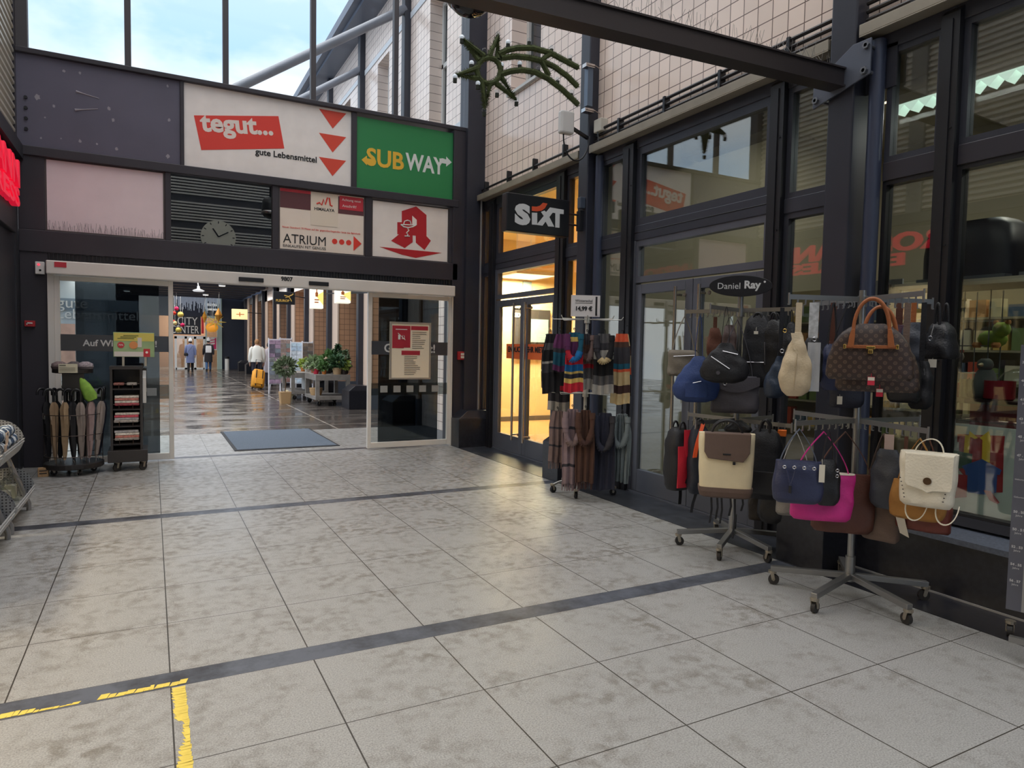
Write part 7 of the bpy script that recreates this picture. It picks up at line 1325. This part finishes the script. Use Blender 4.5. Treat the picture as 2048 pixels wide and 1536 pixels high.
    if back: b = MB(); b.loft([(1.02*k,.15*k,.03*k,0,-.135*k),(1.2*k,.155*k,.035*k,0,-.13*k),(1.4*k,.14*k,.03*k,0,-.11*k)], 18, 5); b.build('back_panel', back, t, world=False, smooth=True)
    if bag_m: b = MB(); b.loft([(.88*k,.09*k,.05*k,-.22*k,-.12*k),(.95*k,.11*k,.06*k,-.22*k,-.12*k),(1.03*k,.08*k,.04*k,-.22*k,-.12*k)], 16, 3); b.build('handbag', bag_m, t, world=False, smooth=True); b = MB(); b.ribbon([(-.2*k,-.15*k,1.0*k),(-.05*k,-.165*k,1.2*k),(.13*k,-.1*k,1.46*k)], .02*k, .006, (1,0,.6)); b.build('bag_strap', bag_m, t, world=False)
    return t
JEANS = mat('jeans', (70,104,150), 0.85); DARKT = mat('trousers_dark', (44,40,52), 0.85)
person('person walking away in long pale blue coat and white bobble hat', 381, 744, 1.62, 0.0, mat('coat_blue', (128,140,184), 0.85, 0, 0.08, 6), mat('tights_black', (34,32,38), 0.8), mat('hair_dark', (60,48,42), 0.8), 0.50, BLK, mat('hat_white', (232,232,234), 0.9))
person('person walking away in black parka with white back panel and jeans', 417, 742, 1.66, 0.0, mat('parka_black', (44,42,48), 0.85), JEANS, mat('hair_black', (34,30,30), 0.8), 0.50, None, mat('hat_grey', (190,190,192), 0.9), mat('panel_white', (226,226,230), 0.7))
person('person from behind in white jumper pulling orange suitcase', 514, 774, 1.66, -0.1, mat('jumper_white', (240,238,228), 0.9), DARKT, mat('hair_blond', (168,124,84), 0.8, 0, 0.2, 30), 0.92, None, None, None, 0.08, -0.02)
person('person in pale grey quilted coat half hidden behind mauve card stand', 538, 772, 1.55, -0.1, mat('coat_grey', (188,180,186), 0.8, 0, 0.1, 10), DARKT, mat('hair_black', (0,0,0)), 0.55)
o = PZ(514, 779, 0); t = thing('suitcase', 'orange yellow wheeled travel bag tilted behind white jumper person', 'suitcase', (o.x, o.y, 0.03), 0.15); OY = mat('case_orange', (232,158,44), 0.6, 0, 0.08, 8)
b = MB(); b.loft([(0.04,0.17,0.10),(0.08,0.2,0.14),(0.35,0.2,0.15),(0.58,0.19,0.13),(0.64,0.15,0.09)], 24, 4); b.build('shell', OY, t, world=False, smooth=True)
b = MB(); b.box(-0.13,0.13,-0.175,-0.12,0.12,0.32); b.build('front_pocket', OY, t, world=False, bevel=0.02)
for x in (-0.1, 0.1): b = MB(); b.box(x-0.012,x+0.012,-0.165,-0.14,0.06,0.60); b.build('strap', BLK, t, world=False)
b = MB(); b.tube([(-0.09,0.11,0.62),(-0.09,0.13,1.02),(0.09,0.13,1.02),(0.09,0.11,0.62)], 0.012, 8); b.build('pull_handle', BLACKM, t, world=False)
for x in (-0.14, 0.14): b = MB(); b.tube([(x-0.02,0.05,0.02),(x+0.02,0.05,0.02)], 0.045, 14); b.build('wheel', RUB, t, world=False)
t.matrix_basis = t.matrix_basis @ Matrix.Rotation(math.radians(-16), 4, 'X') @ Matrix.Rotation(math.radians(10), 4, 'Y')

# ---- birthday card rack at the right picture edge
cx = 1.0; dd = 3.48; a0, a1 = PD(2033, 690, dd), PD(2012, 1216, dd)
t = thing('birthday_card_rack', 'grey wheeled birthday card rack with age scale at right picture edge', 'rack', (a1.x+0.1, a1.y, 0)); az = math.atan2(a1.x, a1.y); u = Vector((math.cos(-az-0.15), math.sin(-az-0.15), 0)); n = u.cross(Vector((0,0,1))); p0 = Vector((a1.x, a1.y, 0)); zt = a0.z
def sl(p, q, z0, z1, d0=0.0, d1=0.012): A = [p0+u*p+n*d0, p0+u*q+n*d0, p0+u*q+n*d1, p0+u*p+n*d1]; return [(v.x, v.y, z0) for v in A]+[(v.x, v.y, z1) for v in A]
b = MB(); zb = a1.z; b.hexa(sl(0, 0.064, zb, zt)); sc_ = b.build('age_scale', mat('scale_grey', (92,94,106), 0.45, 0.2, 0.1, 3), t); b = MB(); b.hexa(sl(0.064, 0.085, zb, zt, -0.05, 0.012)); b.build('side_post', mat('post_light', (150,150,152), 0.4, 0.3), t)
rows = ['38 . 39','40 . 40','41 . 42','43 . 44','45 . 46','47 . 48','49 . 49','50 . 50','50 . 51','52 . 53','54 . 55','56 . 57']; ys = (727,763,800,838,873,910,0,1022,1057,1092,1127,1160)
for r_, yy in zip(rows, ys):
    if not yy: continue
    v = PD(2030, yy, dd); text('lettering', r_, p0+u*0.032+n*0.0125+Vector((0,0,v.z+0.008)), 0.02, mat('scale_print', (190,190,194), 0.5), sc_, u=u, bold=0.0006, ext=0.0004, fit=0.046); text('lettering', 'Jahre', p0+u*0.032+n*0.0125+Vector((0,0,v.z-0.012)), 0.014, mat('scale_print', (0,0,0)), sc_, u=u, ext=0.0004, fit=0.028)
for yy in (955, 990):
    v = PD(2030, yy, dd); text('lettering', 'Geburtstag', p0+u*0.032+n*0.0125+Vector((0,0,v.z)), 0.012, mat('scale_print', (0,0,0)), sc_, u=u, ext=0.0004, fit=0.05)
for k in range(9):
    z = 0.30+k*0.115; b = MB(); A = sl(0.09, 0.30, z, z+0.09, 0.02, 0.026); b.hexa([(Vector(v)+n*(0.03 if i > 3 else 0.0)).to_tuple() for i, v in enumerate(A)]); b.build('card_pocket', mat('pocket_grey', (110,112,116), 0.4), t)
b = MB(); b.hexa(sl(0.086, 0.30, 0.2, zt, -0.06, -0.04)); b.build('back_panel', mat('scale_grey', (0,0,0)), t)
b = MB(); q0 = p0+u*0.02+Vector((0,0,0.11)); b.bar(q0, q0+u*0.3, 0.03, 0.03); l = b.build('base_leg', CHR, t); w0 = PZ(2019, 1273, 0); caster(w0.x, w0.y, 0.4, l, 0.032)
b = MB(); q1 = p0+u*0.15; b.tube([q1+Vector((0,0,0.11)), q1+Vector((0,0,0.35))], 0.02, 10); b.build('pole', CHR, t)
# ------------------------------------------------------------------ lamps of the shop on the left
for k, y in enumerate((2.6, 4.6, 6.4)):
    t = thing('shop_ceiling_lamp', ['ceiling lamp of the left shop nearest the camera', 'ceiling lamp of the left shop between two others', 'ceiling lamp of the left shop nearest the gate'][k], 'lamp', (-3.0, y, 3.02), 0, 'ceiling lamps of the left shop'); b = MB(); b.box(-3.3,-2.7,y-0.3,y+0.3,3.03,3.09); b.build('housing', WHITE, t); b = MB(); b.box(-3.26,-2.74,y-0.26,y+0.26,3.02,3.03); b.build('diffuser', mat('left_diffuser', (255,226,170), 0.4, emit=2.0), t)
    l = bpy.data.lights.new('shop_ceiling_light', 'AREA'); l.size = 0.5; l.energy = 54; l.color = (1.0, 0.83, 0.58); o = bpy.data.objects.new('shop_ceiling_light', l); C.objects.link(o); o.parent = t; o.matrix_basis = Matrix.Translation((0,0,-0.03))
